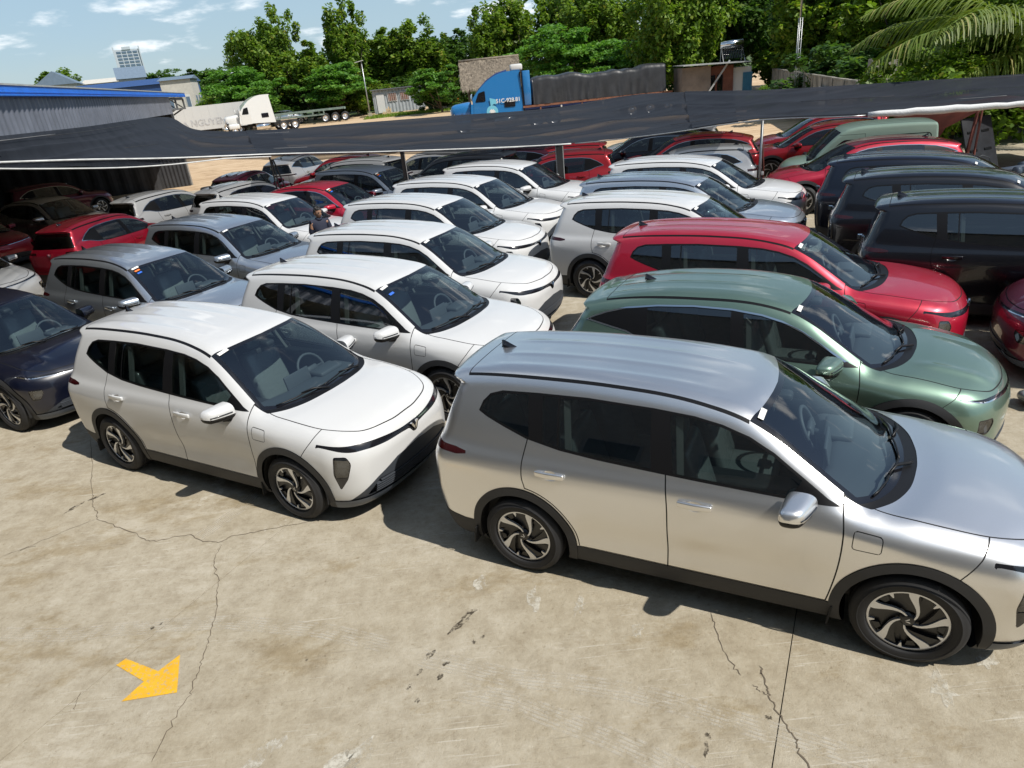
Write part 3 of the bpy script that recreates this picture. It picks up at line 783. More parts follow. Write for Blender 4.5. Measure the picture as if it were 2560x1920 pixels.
def mir_mesh(sx, P, which):
    """door mirror: a wedge-shaped shell with its black foot and underside; sx = -1 right"""
    mb = MB(); x, y, z = P['mir']; y = abs(y)
    n = 22
    # sections from the door (t = 0) to the tip (t = 1): (centre x, centre z, half depth, half height)
    def sec(t):
        return (x - .012 - .055 * t, z + .015 + .012 * t, .115 * (1 - .32 * t**2), .088 * (1 - .28 * t**1.5))
    def ring(t, grow, lo, hi):
        cx, cz, a, b = sec(t); e = 1.0 if t < .8 else math.sqrt(max(.02, 1 - ((t - .8) / .2)**2 * .93))
        out = []
        for k in range(n + 1):
            an = lo + (hi - lo) * k / n
            c, s_ = math.cos(an), math.sin(an)
            # flat towards the glass (-x), round towards the nose
            px = a * (abs(c)**.62) * (1 if c > 0 else -1) * (1.0 if c > 0 else .72); pz = b * (abs(s_)**.75) * (1 if s_ > 0 else -1)
            out.append((cx + px * e * grow, y - .11 + .265 * t, cz + pz * e * grow))
        return out
    if which == 'cap': lo, hi, g, ts = -.12, math.pi + .12, 1.0, (0, .05, .12, .25, .4, .55, .7, .82, .9, .95, .985, 1.0)
    elif which == 'strip': lo, hi, g, ts = -.30, -.12, .985, (0, .08, .25, .5, .75, .9, .97)
    else: lo, hi, g, ts = math.pi + .12, 2 * math.pi - .12, .975, (0, .05, .12, .25, .4, .55, .7, .82, .9, .95, .985, 1.0)
    V = []; F = []
    for t in ts: V += ring(t, g, lo, hi)
    m = n + 1
    for i in range(len(ts) - 1):
        for k in range(n): F.append((i * m + k, i * m + k + 1, (i + 1) * m + k + 1, (i + 1) * m + k))
    if which != 'strip':
        F.append(tuple(range((len(ts) - 1) * m, len(ts) * m))[::-1]); F.append(tuple(range(m)))
    mb.add(V, F)
    if which == 'low': mb.tube([(x + .05, y - .17, z - .085), (x + .03, y - .10, z - .065), (x, y - .02, z - .045)], [.05, .04, .03], 8)
    if which == 'strip':
        # the dark repeater line along the nose of the shell
        mb.tube([ring(t, 1.01, .02, .05)[0] for t in (.1, .3, .5, .7, .88)], .007, 6)
    V = np.array(mb.V)
    if sx < 0: V[:, 1] *= -1; mb.F = [f[::-1] for f in mb.F]
    mb.V = [tuple(v) for v in V]
    me = mb.mesh('door_mirror', True)
    return sharp(me, 75)

def handle_mesh(B, hx, hz, s, which):
    mb = MB(); y = B.side_y(hx, hz); y2 = B.side_y(hx, hz - .03)
    if which == 'bar':
        mb.rbox((hx, y + .020, hz), (.25, .026, .052), .012, fn=lambda q: (q[0], q[1] + .012 - .9 * q[0]**2, q[2] * (1.10 - 3.6 * abs(q[0])**1.3)))
        for e in (-1, 1): mb.rbox((hx + e * .085, y + .004, hz), (.035, .036, .022), .009)
    else:
        n = 28; V = []; F = []; rs = (1.06, .96, .80, .5, .2)
        for r in rs:
            for k in range(n):
                a = 2 * math.pi * k / n
                px, pz = hx + .066 * r * math.cos(a), hz - .014 + .040 * r * math.sin(a)
                V.append((px, B.side_y(px, pz) - .001 - .024 * max(0, 1 - r * r)**.6, pz))
        V.append((hx, y - .026, hz - .014))
        for i in range(len(rs) - 1):
            for k in range(n): F.append((i * n + k, (i + 1) * n + k, (i + 1) * n + (k + 1) % n, i * n + (k + 1) % n))
        for k in range(n): F.append(((len(rs) - 1) * n + k, len(V) - 1, (len(rs) - 1) * n + (k + 1) % n))
        mb.add(V, F)
    V = np.array(mb.V)
    if s < 0: V[:, 1] *= -1; mb.F = [f[::-1] for f in mb.F]
    mb.V = [tuple(v) for v in V]
    return mb.mesh('handle', True)

def wheel_meshes(R, style):
    """rim in the local xz plane, outer face towards -y"""
    k = R / .355
    t = MB(); w = .108
    t.lathe([(.248 * k, -w + .012), (.256 * k, -w + .001), (.262 * k, -w - .004), (.300 * k, -w - .005), (.303 * k, -w - .008), (.308 * k, -w - .008), (.311 * k, -w - .003), (.330 * k, -w + .006), (.340 * k, -w + .014), (.3545 * k, -w + .030), (.357 * k, -w + .050), (.357 * k, -.036), (.350 * k, -.033), (.350 * k, -.027), (.357 * k, -.024), (.357 * k, .024), (.350 * k, .027), (.350 * k, .033), (.357 * k, .036), (.355 * k, w - .035), (.342 * k, w - .016), (.30 * k, w), (.248 * k, w - .01)], 64)
    tyre = sharp(t.mesh('tyre'), 40)
    q = k * 1.085
    r = MB()
    r.lathe([(.234 * q, .09), (.215 * q, .08), (.205 * q, 0.), (.208 * q, -.06), (.205 * q, -.080), (.213 * q, -.086)], 56)
    r.lathe([(.0, -.052), (.07 * q, -.052), (.13 * q, -.046), (.205 * q, -.050)], 40)
    r.lathe([(0., -.088), (.030 * q, -.088), (.040 * q, -.082), (.052 * q, -.060)], 24)
    rim = sharp(r.mesh('wheel'), 40)
    def pol(rad, ang): return (rad * q * math.cos(ang), rad * q * math.sin(ang))
    n = 5
    f = MB()
    f.lathe([(.2105 * q, -.080), (.214 * q, -.0885), (.226 * q, -.0885), (.2345 * q, -.084)], 64)
    for i in range(n):
        a0 = 2 * math.pi * i / n + .35
        # curved blade: leaves the hub almost tangentially, sweeps out and widens to the rim
        t = np.linspace(0, 1, 9)
        rad = .040 + (.217 - .040) * t
        mid = a0 - .95 * (1 - t)**1.7 + .06 * np.sin(t * math.pi)
        wid = (.0045 + .0215 * t**1.25) / rad
        A = [pol(r_, m_ - w_) for r_, m_, w_ in zip(rad, mid, wid)] + [pol(r_, m_ + w_ * 1.25) for r_, m_, w_ in list(zip(rad, mid, wid))[::-1]]
        f.prism(A, -.0875, -.066)
        a1 = a0 + .60
        f.prism([pol(.2165, a1 - .060), pol(.2165, a1 + .060), pol(.182, a1 + .020), pol(.182, a1 - .016)], -.0870, -.066)
    face = sharp(f.mesh('spoke_face'), 30)
    inner = MB()
    for i in range(n):
        a0 = 2 * math.pi * i / n + .35
        t = np.linspace(.15, 1, 7); rad = .040 + (.212 - .040) * t; mid = a0 - .95 * (1 - t)**1.7 + .06 * np.sin(t * math.pi)
        A = [pol(r_, m_ + (.0045 + .0215 * tt**1.25) / r_ * 1.2) for r_, m_, tt in zip(rad, mid, t)] + [pol(.212, a0 + .50), pol(.150, a0 + .30), pol(.095, a0 - .05)]
        inner.prism(A, -.078, -.050)
        inner.prism([pol(.212, a0 + .72), pol(.212, a0 + 1.04), pol(.165, a0 + .98), pol(.165, a0 + .80)], -.074, -.050)
    web = sharp(inner.mesh('web'), 30)
    e = MB()
    for s in (-1, 1):
        e.prism([(s * .004 * k, -.016 * k), (s * .019 * k, .014 * k), (s * .010 * k, .014 * k), (s * .003 * k, -.004 * k)][::s], -.0895, -.0865)
    emb = e.mesh('emblem')
    return tyre, rim, face, web, emb

def seat_mesh(w=.50, head=True):
    m = MB()
    m.rbox((0, 0, .30), (.52, w, .16), .06); m.rbox((-.30, 0, .66), (.15, w, .66), .06, ry=-.30)
    if head: m.rbox((-.425, 0, 1.07), (.10, .27, .19), .045, ry=-.2)
    return m.mesh('seat', True)

def make_model(P):
    """list of (name, mesh, material key, parent index or None, location, rotation)"""
    S, B = make_panels(P); L = []; sty = P['style']
    def add(name, me, mk, parent=None, loc=None, rot=None):
        if me is None: return None
        if isinstance(me, tuple): me = mesh_from(name, me[0], me[1], True, me[2])
        if len(me.materials) == 0: me.materials.append(None)
        L.append((name, me, mk, parent, loc, rot)); return len(L) - 1
    add('body', S.part(['BODY', 'FENDER'], both=True), 'PAINT')
    add('bonnet', S.part('HOOD', both=True), 'PAINT')
    add('roof', S.part('ROOF', both=True), 'PAINT')
    ib = add('bumper', S.part('BUMPER', both=True), 'PAINT')
    add('bumper_grille', S.part('GRILLE', both=True, off=-.03), 'black_trim', ib)
    add('bumper_surround', S.part('LOWBLACK', both=True, off=-.004), 'charcoal', ib)
    add('bumper_lip', S.part('LIP', both=True, off=.010), 'lip', ib)
    add('light_bar', S.part('LBAR', both=True, off=-.002), 'black_gloss', ib)
    if 'DRL' in S.names: add('light_strip', S.part('DRL', both=True, off=.002), 'chrome', ib)
    if sty == 'limo':
        add('tailgate', S.part('TAILGATE', both=True, zr=(0, 1.06)), 'PAINT')
    else: add('tailgate', S.part('TAILGATE', both=True), 'PAINT')
    it = add('tail_light', S.part('TAIL', both=True, off=.002), 'tail')
    add('shut_line', S.part('GAP', both=True, off=-.004), 'gap')
    add('underbody', S.part('UNDER', both=True), 'under')
    add('lower_cladding', S.part(['LOWER'], both=True, off=.003), 'cladding')
    for s in (1, -1):
        add('sill', S.part(['SILL'], side=s, off=.004), 'cladding')
        add('roof_strip', S.part('DITCH', side=s, off=-.003), 'black_trim')
        for lo_, hi_ in ((-9, 0), (0, 9)): add('wheel_arch_trim', S.part('ARCH', side=s, off=.008, xr=(lo_, hi_)), 'cladding')
    add('cowl', S.part('COWL', both=True, off=-.004), 'black_trim')
    iw = add('windscreen', S.part('WS', both=True, off=-.003), 'glass_ws')
    add('windscreen_border', S.part('FRIT', both=True, off=-.003), 'black_gloss', iw)
    ir = add('rear_window', S.part('RSCREEN', both=True, off=-.003), 'glass_side')
    if P['fin']:
        for s in (1, -1): add('rear_window_fin', S.part('FIN', side=s), 'black_gloss')
    for s in (1, -1):
        add('window_surround', S.part('TRIM', side=s, off=.001), 'black_trim')
        if P['belt_chrome']: add('window_chrome', S.part('CHROME', side=s, off=.004), 'chrome')
        for a in ('QGLASS', 'RVENT'):
            if a in S.names: add('quarter_window', S.part(a, side=s, off=-.003), 'glass_side')
        for pn, gn, hk in (('FDOOR', 'FGLASS', 'fh'), ('RDOOR', 'RGLASS', 'rh')):
            i = add('door', S.part(pn, side=s), 'PAINT')
            add('window_pane', S.part(gn, side=s, off=-.003), 'glass_side', i)
            add('handle_cup', handle_mesh(B, *P[hk], s, 'cup'), 'PAINT2', i)
            add('door_handle', handle_mesh(B, *P[hk], s, 'bar'), 'PAINT', i)
        add('headlight', S.part('HLBEZEL', side=s), 'black_gloss')
        j = add('headlight_lens', S.part('HLAMP', side=s, off=-.004), 'glass_lamp', len(L) - 1)
        add('headlight_reflector', S.part('HLAMP', side=s, off=-.045), 'lamp_in', len(L) - 2)
        if P['flap']: add('charge_flap', S.part('FLAP', side=s), 'PAINT') if s < 0 else add('fender_patch', S.part('FLAP', side=s), 'PAINT')
        im = add('mirror', mir_mesh(s, P, 'cap'), 'PAINT')
        add('mirror_foot', mir_mesh(s, P, 'low'), 'black_trim', im)
        add('mirror_strip', mir_mesh(s, P, 'strip'), 'black_gloss', im)
    # wheels and wheel housings
    ty, rim, face, web, emb = wheel_meshes(P['R'], 'twin' if sty == 'coupe2' else 'swoosh')
    for x in P['wx']:
        for s in (1, -1):
            yw = .925 * P['Y'][5][1] / .925 - .108
            rot = (0, rng.uniform(0, 6), math.pi if s > 0 else 0)
            i = add('wheel', rim, 'rim_dark', None, (x, s * yw, P['R']), rot)
            add('tyre', ty, 'tyre', i); add('spoke_face', face, 'rim_face', i); add('spoke_web', web, 'rim_dark', i); add('wheel_emblem', emb, 'rim_face', i)
            h = MB(); r = P['arch'] + .004; n = 26; yo, yi = s * (P['Y'][5][1] * .965), s * .50
            V = []; F = []
            for q in range(n + 1):
                a = -.25 + (math.pi + .5) * q / n
                V += [(x + r * math.cos(a), yo, P['zw'] + r * math.sin(a)), (x + r * math.cos(a), yi, P['zw'] + r * math.sin(a)), (x, yi, P['zw'])]
            for q in range(n):
                F += [(3 * q, 3 * q + 1, 3 * q + 4, 3 * q + 3), (3 * q + 1, 3 * q + 2, 3 * q + 5, 3 * q + 4)]
            h.add(V, F); add('wheel_housing', h.mesh('wheel_housing', True), 'under')
            fl = MB(); fl.box((x - P['archo'] + .015, s * .83, .26), (.012, .17, .16), ry=.12)
            add('mud_flap', fl.mesh('mud_flap'), 'under')
    # aerial fin
    az = B.top_z(P['ant'][0], 0); f = MB()
    xs = [(.085, 0, .004), (.03, .028, .02), (-.02, .052, .024), (-.055, .066, .018), (-.07, .060, .012), (-.075, 0, .026)]
    V = []
    for (dx, hz_, w_) in xs: V += [(P['ant'][0] + dx, w_, az - .004), (P['ant'][0] + dx, -w_, az - .004), (P['ant'][0] + dx - .01, 0, az + max(hz_, .002))]
    F = []
    for i in range(len(xs) - 1): a = 3 * i; b_ = a + 3; F += [(a, b_, b_ + 2, a + 2), (a + 2, b_ + 2, b_ + 1, a + 1)]
    F += [(0, 2, 1), (15, 16, 17)]
    f.add(V, F); add('roof_aerial', f.mesh('roof_aerial', True), 'black_gloss')
    # wipers
    def on(x, y, up=.012):
        q = np.array([x, y, B.top_z(x, y)]); return q + B.normal(q) * up
    wsx = lambda y: np.interp(abs(y), *np.array(sorted([(q[1], q[0]) for q in P['ws'] if q[0] > .9 * P['wx'][1] / 1.42])).T)
    for (ya, yb, yc) in ((.50, -.10, .24), (-.08, -.62, -.36)):
        w = MB(); pts = [on(wsx(y) - .035 - .03 * (1 - abs(t)), y) for t, y in zip(np.linspace(-1, 1, 9), np.linspace(ya, yb, 9))]
        w.tube(pts, .008, 6); piv = on(wsx(ya) + .05, ya - .02, .015)
        w.tube([piv, on(wsx(yc) - .02, (ya + yc) / 2, .03), pts[4] + np.array([0, 0, .012])], [.014, .011, .008], 6)
        add('wiper', w.mesh('wiper', True), 'black_trim')
    # mirror triangle, emblem on the nose
    if sty == 'limo':
        e = MB()
        for s in (-1, 1):
            e.prism([(s * .007, .728), (s * .060, .812), (s * .034, .812), (s * .006, .768)][::s], 2.326, 2.344, 'x')
        add('nose_emblem', e.mesh('nose_emblem'), 'chrome', ib)
    xr = -2.395 if sty == 'limo' else (-2.30 if sty == 'coupe' else -2.055)
    e = MB(); zr = .93 if sty != 'limo' else 1.062
    for s in (-1, 1):
        e.prism([(s * .006, zr - .04), (s * .062, zr + .035), (s * .032, zr + .035), (s * .006, zr - .005)][::-s], xr, xr + .012 + .05, 'x')
    add('tail_emblem', e.mesh('tail_emblem'), 'chrome', it)
    # grille slats
    gsl = MB(); zs_ = [.332, .357, .382, .407, .432] if sty == 'limo' else [.325, .345, .365, .385]
    for z in zs_:
        row = []
        for y in np.linspace(-.60, .60, 25):
            lo_, hi_ = 1.2, 2.6
            for _ in range(30):
                m_ = (lo_ + hi_) / 2
                if B.f(np.array([m_, y, z])) < 0: lo_ = m_
                else: hi_ = m_
            if lo_ - abs(y) > (1.52 + (z - .32) * 1.3 if sty == 'limo' else 1.46 * P['wx'][1] / 1.42): row.append((lo_ - .012, y, z))
        if len(row) > 2:
            for a, b_ in zip(row[:-1], row[1:]): gsl.bar(a, b_, .036, .011)
    add('grille_slats', gsl.mesh('grille_slats'), 'slat', ib)
    # number-plate shaped blank and sticker on the windscreen corner
    def patch(x, y, a, b_, rot, off=.004):
        V = []
        q0 = np.array([x, y, B.top_z(x, y)]); n = B.normal(q0); t = np.array([0., 1, 0]); t -= n * (t @ n); t /= np.linalg.norm(t); u = np.cross(t, n)
        c_, s_ = math.cos(rot), math.sin(rot)
        for i in (-1, 0, 1):
            for j in (-1, 1):
                d = t * (i * a * c_ - j * b_ * s_) + u * (i * a * s_ + j * b_ * c_); V.append(q0 + d + n * off)
        m_ = MB(); m_.add(V, [(0, 2, 3, 1), (2, 4, 5, 3)]); return m_.mesh('sticker')
    y0, sx_ = P['ws'][3][1], P['ws'][3][0]
    add('sticker', patch(sx_ + .07, -(y0 - .10), .062, .021, 0.), 'sticker', iw)
    L.append(('EXTRA_O', (patch(sx_ + .135, -(y0 - .085), .045, .018, 0.)), 'sticker_o', iw, None, None))
    L.append(('EXTRA_B', (patch(sx_ + .195, -(y0 - .08), .040, .018, 0.)), 'sticker_b', iw, None, None))
    for q in L[-2:]: q[1].materials.append(None)
    # rear-view mirror pod behind the glass
    m_ = MB(); zt_ = B.top_z(sx_ + .22, 0); m_.rbox((sx_ + .16, 0, zt_ - .06), (.14, .12, .07), .03); m_.rbox((sx_ + .10, 0, zt_ - .13), (.03, .24, .06), .014)
    add('inner_mirror', m_.mesh('inner_mirror', True), 'cabin')
    # cabin: tub, dashboard, console, steering wheel, seats, pillars' lining
    zf = .34; zbelt = P['fdoor'][0][1] - .07; xb_ = P['wx'][0] - .55 if sty == 'limo' else P['wx'][0] - .30
    xf = (1.18 if sty != 'hatch' else 1.02); hw = .74 * P['Y'][5][1] / .925
    t = MB(); V = [(xb_, -hw, zf), (xf, -hw, zf), (xf, hw, zf), (xb_, hw, zf), (xb_, -hw, zbelt), (xf - .25, -hw, zbelt), (xf - .25, hw, zbelt), (xb_, hw, zbelt), (xf, -hw * .9, zbelt - .05), (xf, hw * .9, zbelt - .05)]
    t.add(V, [(0, 1, 2, 3), (0, 4, 5, 8, 1), (3, 2, 9, 6, 7), (0, 3, 7, 4), (1, 8, 9, 2)])
    for s in (-1, 1): t.rbox(((xb_ + xf) / 2 - .1, s * (hw + .03), zbelt + .0), (xf - xb_ - .35, .12, .06), .025)
    add('cabin_tub', t.mesh('cabin_tub'), 'cabin')
    d = MB(); zd = B.top_z(xf + .02, 0) - .09
    def dsh(q): return (q[0] - .16 * (q[1] / .7)**2, q[1], q[2])
    d.rbox((xf - .12, 0, zd - .13), (.50, hw * 1.92, .24), .09, n=5, fn=dsh); d.rbox((xf - .30, hw * .5, zd + .0), (.22, .36, .07), .03)
    d.rbox((xf - .36, 0, zd + .02), (.025, .36, .20), .01, ry=-.2)
    add('dashboard', d.mesh('dashboard', True), 'dash')
    k = MB(); k.rbox((.25 * P['wx'][1] / 1.42, 0, .55), (.95, .24, .32), .05); add('console', k.mesh('console', True), 'cabin')
    sw = MB(); n = 24; cx, cy_, cz = xf - .52, hw * .5, zd - .02; ring = []
    for i in range(n + 1):
        a = 2 * math.pi * i / n; ring.append((cx - .08 * math.sin(a), cy_ + .185 * math.cos(a), cz + .165 * math.sin(a)))
    sw.tube(ring, .017, 6, False); sw.rbox((cx + .01, cy_, cz), (.05, .16, .09), .03, ry=-.4); sw.tube([(cx, cy_ - .17, cz), (cx, cy_ + .17, cz)], .016, 6); sw.tube([(cx + .02, cy_, cz - .02), (xf - .2, cy_, zd - .12)], .03, 6)
    add('steering_wheel', sw.mesh('steering_wheel', True), 'dash')
    rows = [(.20, (-1, 1))] + [(-.72, (-1, 1))] + ([(-1.45, (-1, 1))] if P['seats'] == 3 else [])
    ss = seat_mesh(); ss2 = seat_mesh(.60)
    for x, sides in rows:
        for s in sides:
            add('seat', ss if x > 0 else ss2, 'wrap', None, (x * P['wx'][1] / 1.42, s * hw * .5, zf - .10 + (.06 if x < -1 else 0)), None)
    for s in (-1, 1):
        for px_ in ((-.13, -1.02) if sty == 'limo' else (-.09,)):
            t = MB(); k_ = P['wx'][1] / 1.42; yb_ = B.side_y(px_ * k_, zbelt + .12) - .07; zt2 = P['dlo'][5][1] - .06; yt_ = B.side_y(px_ * k_, zt2) - .06
            t.bar((px_ * k_, s * yb_, zbelt + .02), (px_ * k_ - .05, s * yt_, zt2), .05, .03); add('pillar_trim', t.mesh('pillar_trim'), 'pillar')
    c0 = S.cen(); keep = np.isin(S.L, [S.id(n_) for n_ in ('BODY', 'ROOF', 'TRIM', 'DITCH', 'FIN', 'TAILGATE')]) & (c0[:, 2] > zbelt - .05) & (c0[:, 0] < xf - .1)
    sub = Panels(B, S.V, S.T[keep]); sub.L[:] = 0
    add('cabin_lining', sub.part('BODY', both=True, off=-.028), 'lining')
    return L, B

PAINTS = {
 'white': paint('white_paint', (.58, .585, .585), 0., .45, dust=.06),
 'silver': paint('silver_paint', (.82, .815, .805), .92, .30, flake=.06, dust=.08),
 'bluegrey': paint('blue_grey_paint', (.56, .61, .66), .85, .31, flake=.12, dust=.08),
 'red': paint('red_paint', (.46, .008, .034), .40, .35, flake=.10, dust=.05),
 'brightred': paint('bright_red_paint', (.52, .012, .022), .25, .35, dust=.04),
 'maroon': paint('maroon_paint', (.12, .008, .028), .45, .35, dust=.04),
 'green': paint('sage_green_paint', (.175, .27, .21), .75, .36, flake=.12, dust=.05),
 'black': paint('black_paint', (.003, .003, .006), 0., .3, dust=.008, ior=1.38),
 'navy': paint('navy_paint', (.0025, .004, .013), .0, .3, dust=.005, ior=1.42),
 'mint': paint('mint_paint', (.48, .68, .55), 0., .45, dust=.06),
 'darkgrey': paint('dark_grey_paint', (.06, .065, .075), .6, .36, dust=.05),
}
def place_car(model, pnt, x, y, a, label, cat='car', name='parked_car', group=None, extra=(), skip=(), steer=0.):
    root = empty(name, (x, y, 0), a)
    tag(root, label, cat, group)
    made = {}
    for i, (nm, me, mk, par, loc, rot) in enumerate(model):
        if nm.startswith('EXTRA'):
            if nm not in extra: continue
            nm = 'sticker'
        if nm in skip: continue
        o = bpy.data.objects.new(nm, me)
        mat = PAINTS[pnt] if mk in ('PAINT', 'PAINT2') else M[mk]
        o.material_slots[0].link = 'OBJECT'; o.material_slots[0].material = mat
        COL.objects.link(o)
        o.parent = made[par] if par is not None and par in made else root
        if loc is not None: o.location = loc
        if rot is not None: o.rotation_euler = rot if not (nm == 'wheel' and loc[0] > 0) else (rot[0], rot[1], rot[2] + steer)
        if nm in ('shut_line', 'grille_slats', 'spoke_web', 'rear_window_fin'): o['kind'] = 'stuff'
        made[i] = o
    return root
# ------------------------------------------------------------------ the parked cars
MOD_LIMO, BODY_LIMO = make_model(LIMO)
MOD_COUPE, BODY_COUPE = make_model(COUPE)
MOD_HATCH, BODY_HATCH = make_model(HATCH)
FAR = {'spoke_web', 'wheel_emblem', 'mud_flap', 'console', 'handle_cup', 'mirror_strip', 'grille_slats', 'headlight_reflector', 'fender_patch', 'nose_emblem', 'lower_cladding'}
MID = {'spoke_web', 'wheel_emblem', 'mud_flap'}
ROWS = 'cars parked in close rows'
CARS = [
 # model, paint, x, y, heading, label, skip, stickers
 (MOD_LIMO, 'silver', 1.64, 4.84, -.496, 'silver family car nearest the camera, cut off by the right edge of the picture', (), ()),
 (MOD_LIMO, 'white', -3.045, 7.37, -.531, 'white family car at the front, left of the silver car, both right wheels showing', (), ()),
 (MOD_LIMO, 'white', -1.59, 9.202, -.528, 'white family car with a blue round sticker, parked directly behind the front white car', (), ('EXTRA_B',)),
 (MOD_LIMO, 'white', -1.23, 11.715, -.50, 'white family car in the middle row, third of the white cars back from the camera', (), ()),
 (MOD_LIMO, 'white', -1.167, 14.754, -.515, 'white family car in the middle row, fourth of the white cars back from the camera', MID, ()),
 (MOD_LIMO, 'white', -.385, 17.18, -.54, 'white family car in the middle row, fifth of the white cars back from the camera', MID, ()),
 (MOD_LIMO, 'white', .787, 19.436, -.529, 'white family car at the far end of the middle row, next to the dark post', MID, ()),
 (MOD_LIMO, 'bluegrey', -6.124, 12.049, -.546, 'blue grey family car with orange and blue stickers on its windscreen corner', MID, ('EXTRA_O', 'EXTRA_B')),
 (MOD_LIMO, 'bluegrey', -5.534, 14.748, -.544, 'blue grey family car parked just in front of the man', MID, ()),
 (MOD_LIMO, 'white', -5.48, 17.66, -.54, 'white family car whose bonnet the man stands beside', MID, ()),
 (MOD_COUPE, 'red', -4.54, 20.08, -.48, 'dark red car with orange and blue stickers, behind the white car beside the man', FAR, ('EXTRA_O', 'EXTRA_B')),
 (MOD_LIMO, 'bluegrey', -3.43, 21.95, -.55, 'blue grey family car near the canopy edge, right behind the dark red car', FAR, ('EXTRA_O', 'EXTRA_B')),
 (MOD_COUPE, 'green', 2.93, 7.02, -.54, 'sage green car parked between the silver and the red family cars', (), ()),
 (MOD_LIMO, 'red', 3.775, 9.101, -.532, 'red family car parked directly behind the sage green car', (), ()),
 (MOD_LIMO, 'white', 3.317, 12.072, -.56, 'white family car parked directly behind the red family car', (), ()),
 (MOD_LIMO, 'bluegrey', 3.98, 14.24, -.52, 'blue grey family car between two white family cars in the right row', MID, ()),
 (MOD_LIMO, 'white', 5.01, 16.54, -.51, 'white family car behind the blue grey one in the right row', MID, ()),
 (MOD_LIMO, 'black', 7.68, 9.2, -.56, 'nearest of the black family cars on the right', MID, ()),
 (MOD_LIMO, 'black', 8.30, 11.48, -.535, 'black family car second from the front on the right', MID, ()),
 (MOD_LIMO, 'navy', 8.95, 13.45, -.56, 'navy blue family car behind the two black ones on the right', MID, ()),
 (MOD_COUPE, 'maroon', 8.05, 6.75, 2.58, 'maroon car of which only the nose shows at the right edge', MID, ()),
 (MOD_COUPE, 'navy', -7.81, 10.28, -.50, 'dark navy car at the left edge, nose beside the tail of the front white car', (), ()),
 (MOD_COUPE, 'red', 9.24, 17.38, 2.87, 'red car facing left in front of the mint green van', MID, ()),
 (MOD_COUPE, 'brightred', 10.36, 21.97, 2.76, 'bright red car facing left behind the van, its wheel beside the thin post', FAR, ()),
 (MOD_HATCH, 'white', 5.35, 19.7, 2.88, 'white hatchback facing left with its rear window beside the thin post', FAR, ()),
 (MOD_COUPE, 'brightred', 6.3, 22.7, 2.85, 'bright red car facing left right behind the white hatchback at the thin post', FAR, ()),
 (MOD_HATCH, 'brightred', 1.95, 21.9, 2.95, 'bright red hatchback with its rear window right of the dark square post', FAR, ()),
 (MOD_HATCH, 'brightred', 2.2, 24.4, 2.95, 'bright red hatchback furthest back, behind the one at the dark square post', FAR, ()),
 (MOD_COUPE, 'navy', 5.5, 24.8, 2.85, 'dark navy car facing left in the far row under the canopy', FAR, ()),
 (MOD_COUPE, 'white', 6.6, 27.2, 2.85, 'white car whose bonnet shows behind the dark navy car under the canopy', FAR, ()),
 (MOD_COUPE, 'brightred', 11.5, 24.6, 2.80, 'bright red car furthest to the right in the far row under the canopy', FAR, ()),
 (MOD_LIMO, 'darkgrey', -1.2, 23.4, 2.70, 'dark grey car facing left behind the last white car of the middle row', FAR, ()),
 (MOD_LIMO, 'white', -5.0, 25.6, 2.60, 'white car facing left behind the blue grey car under the canopy edge', FAR, ()),
 (MOD_HATCH, 'brightred', -6.0, 28.6, 2.75, 'red hatchback in the far row left of the middle, green card in its rear window', FAR, ()),
 (MOD_HATCH, 'white', -2.4, 26.8, 2.75, 'white hatchback in the far row, mostly hidden behind the dark grey car', FAR, ()),
 (MOD_COUPE, 'maroon', .4, 25.0, 2.80, 'dark red car facing left in the far row, left of the dark square post', FAR, ()),
 (MOD_COUPE, 'white', 1.2, 27.6, 2.80, 'white car in the last row, its bonnet above the white middle row', FAR, ()),
 (MOD_HATCH, 'red', -10.41, 18.97, 1.30, 'red hatchback on the left seen from behind, beside the shed', MID, ()),
 (MOD_HATCH, 'white', -10.52, 23.32, 1.10, 'white hatchback with black rear window beside the dark shed opening', MID, ()),
 (MOD_HATCH, 'white', -7.85, 23.37, 1.00, 'white hatchback right of the other white one, by the stack of tyres', FAR, ()),
 (MOD_HATCH, 'maroon', -8.99, 26.89, 1.39, 'maroon hatchback at the edge of the sandy yard', FAR, ()),
 (MOD_COUPE, 'white', -8.3, 31.6, 1.35, 'white car seen from behind at the edge of the sandy yard, under the canopy', FAR, ()),
 (MOD_COUPE, 'silver', -14.75, 24.0, -.49, 'silver car half in the shade of the shed on the left', MID, ()),
 (MOD_HATCH, 'red', -16.1, 21.7, -.50, 'red car at the left edge beside the silver car of the shed', MID, ()),
 (MOD_COUPE, 'white', -12.55, 15.9, -.55, 'white car on the left of which only bonnet and wheel arch show', MID, ()),
 (MOD_HATCH, 'maroon', -18.6, 31.0, .8, 'dark red hatchback standing in the dark of the shed', FAR, ()),
]
for (m_, p_, x_, y_, a_, lab_, sk_, ex_) in CARS:
    place_car(m_, p_, x_, y_, a_, lab_, group=ROWS, skip=set(sk_), extra=ex_, steer=0. if sk_ == () else rng.normal(0, .10))

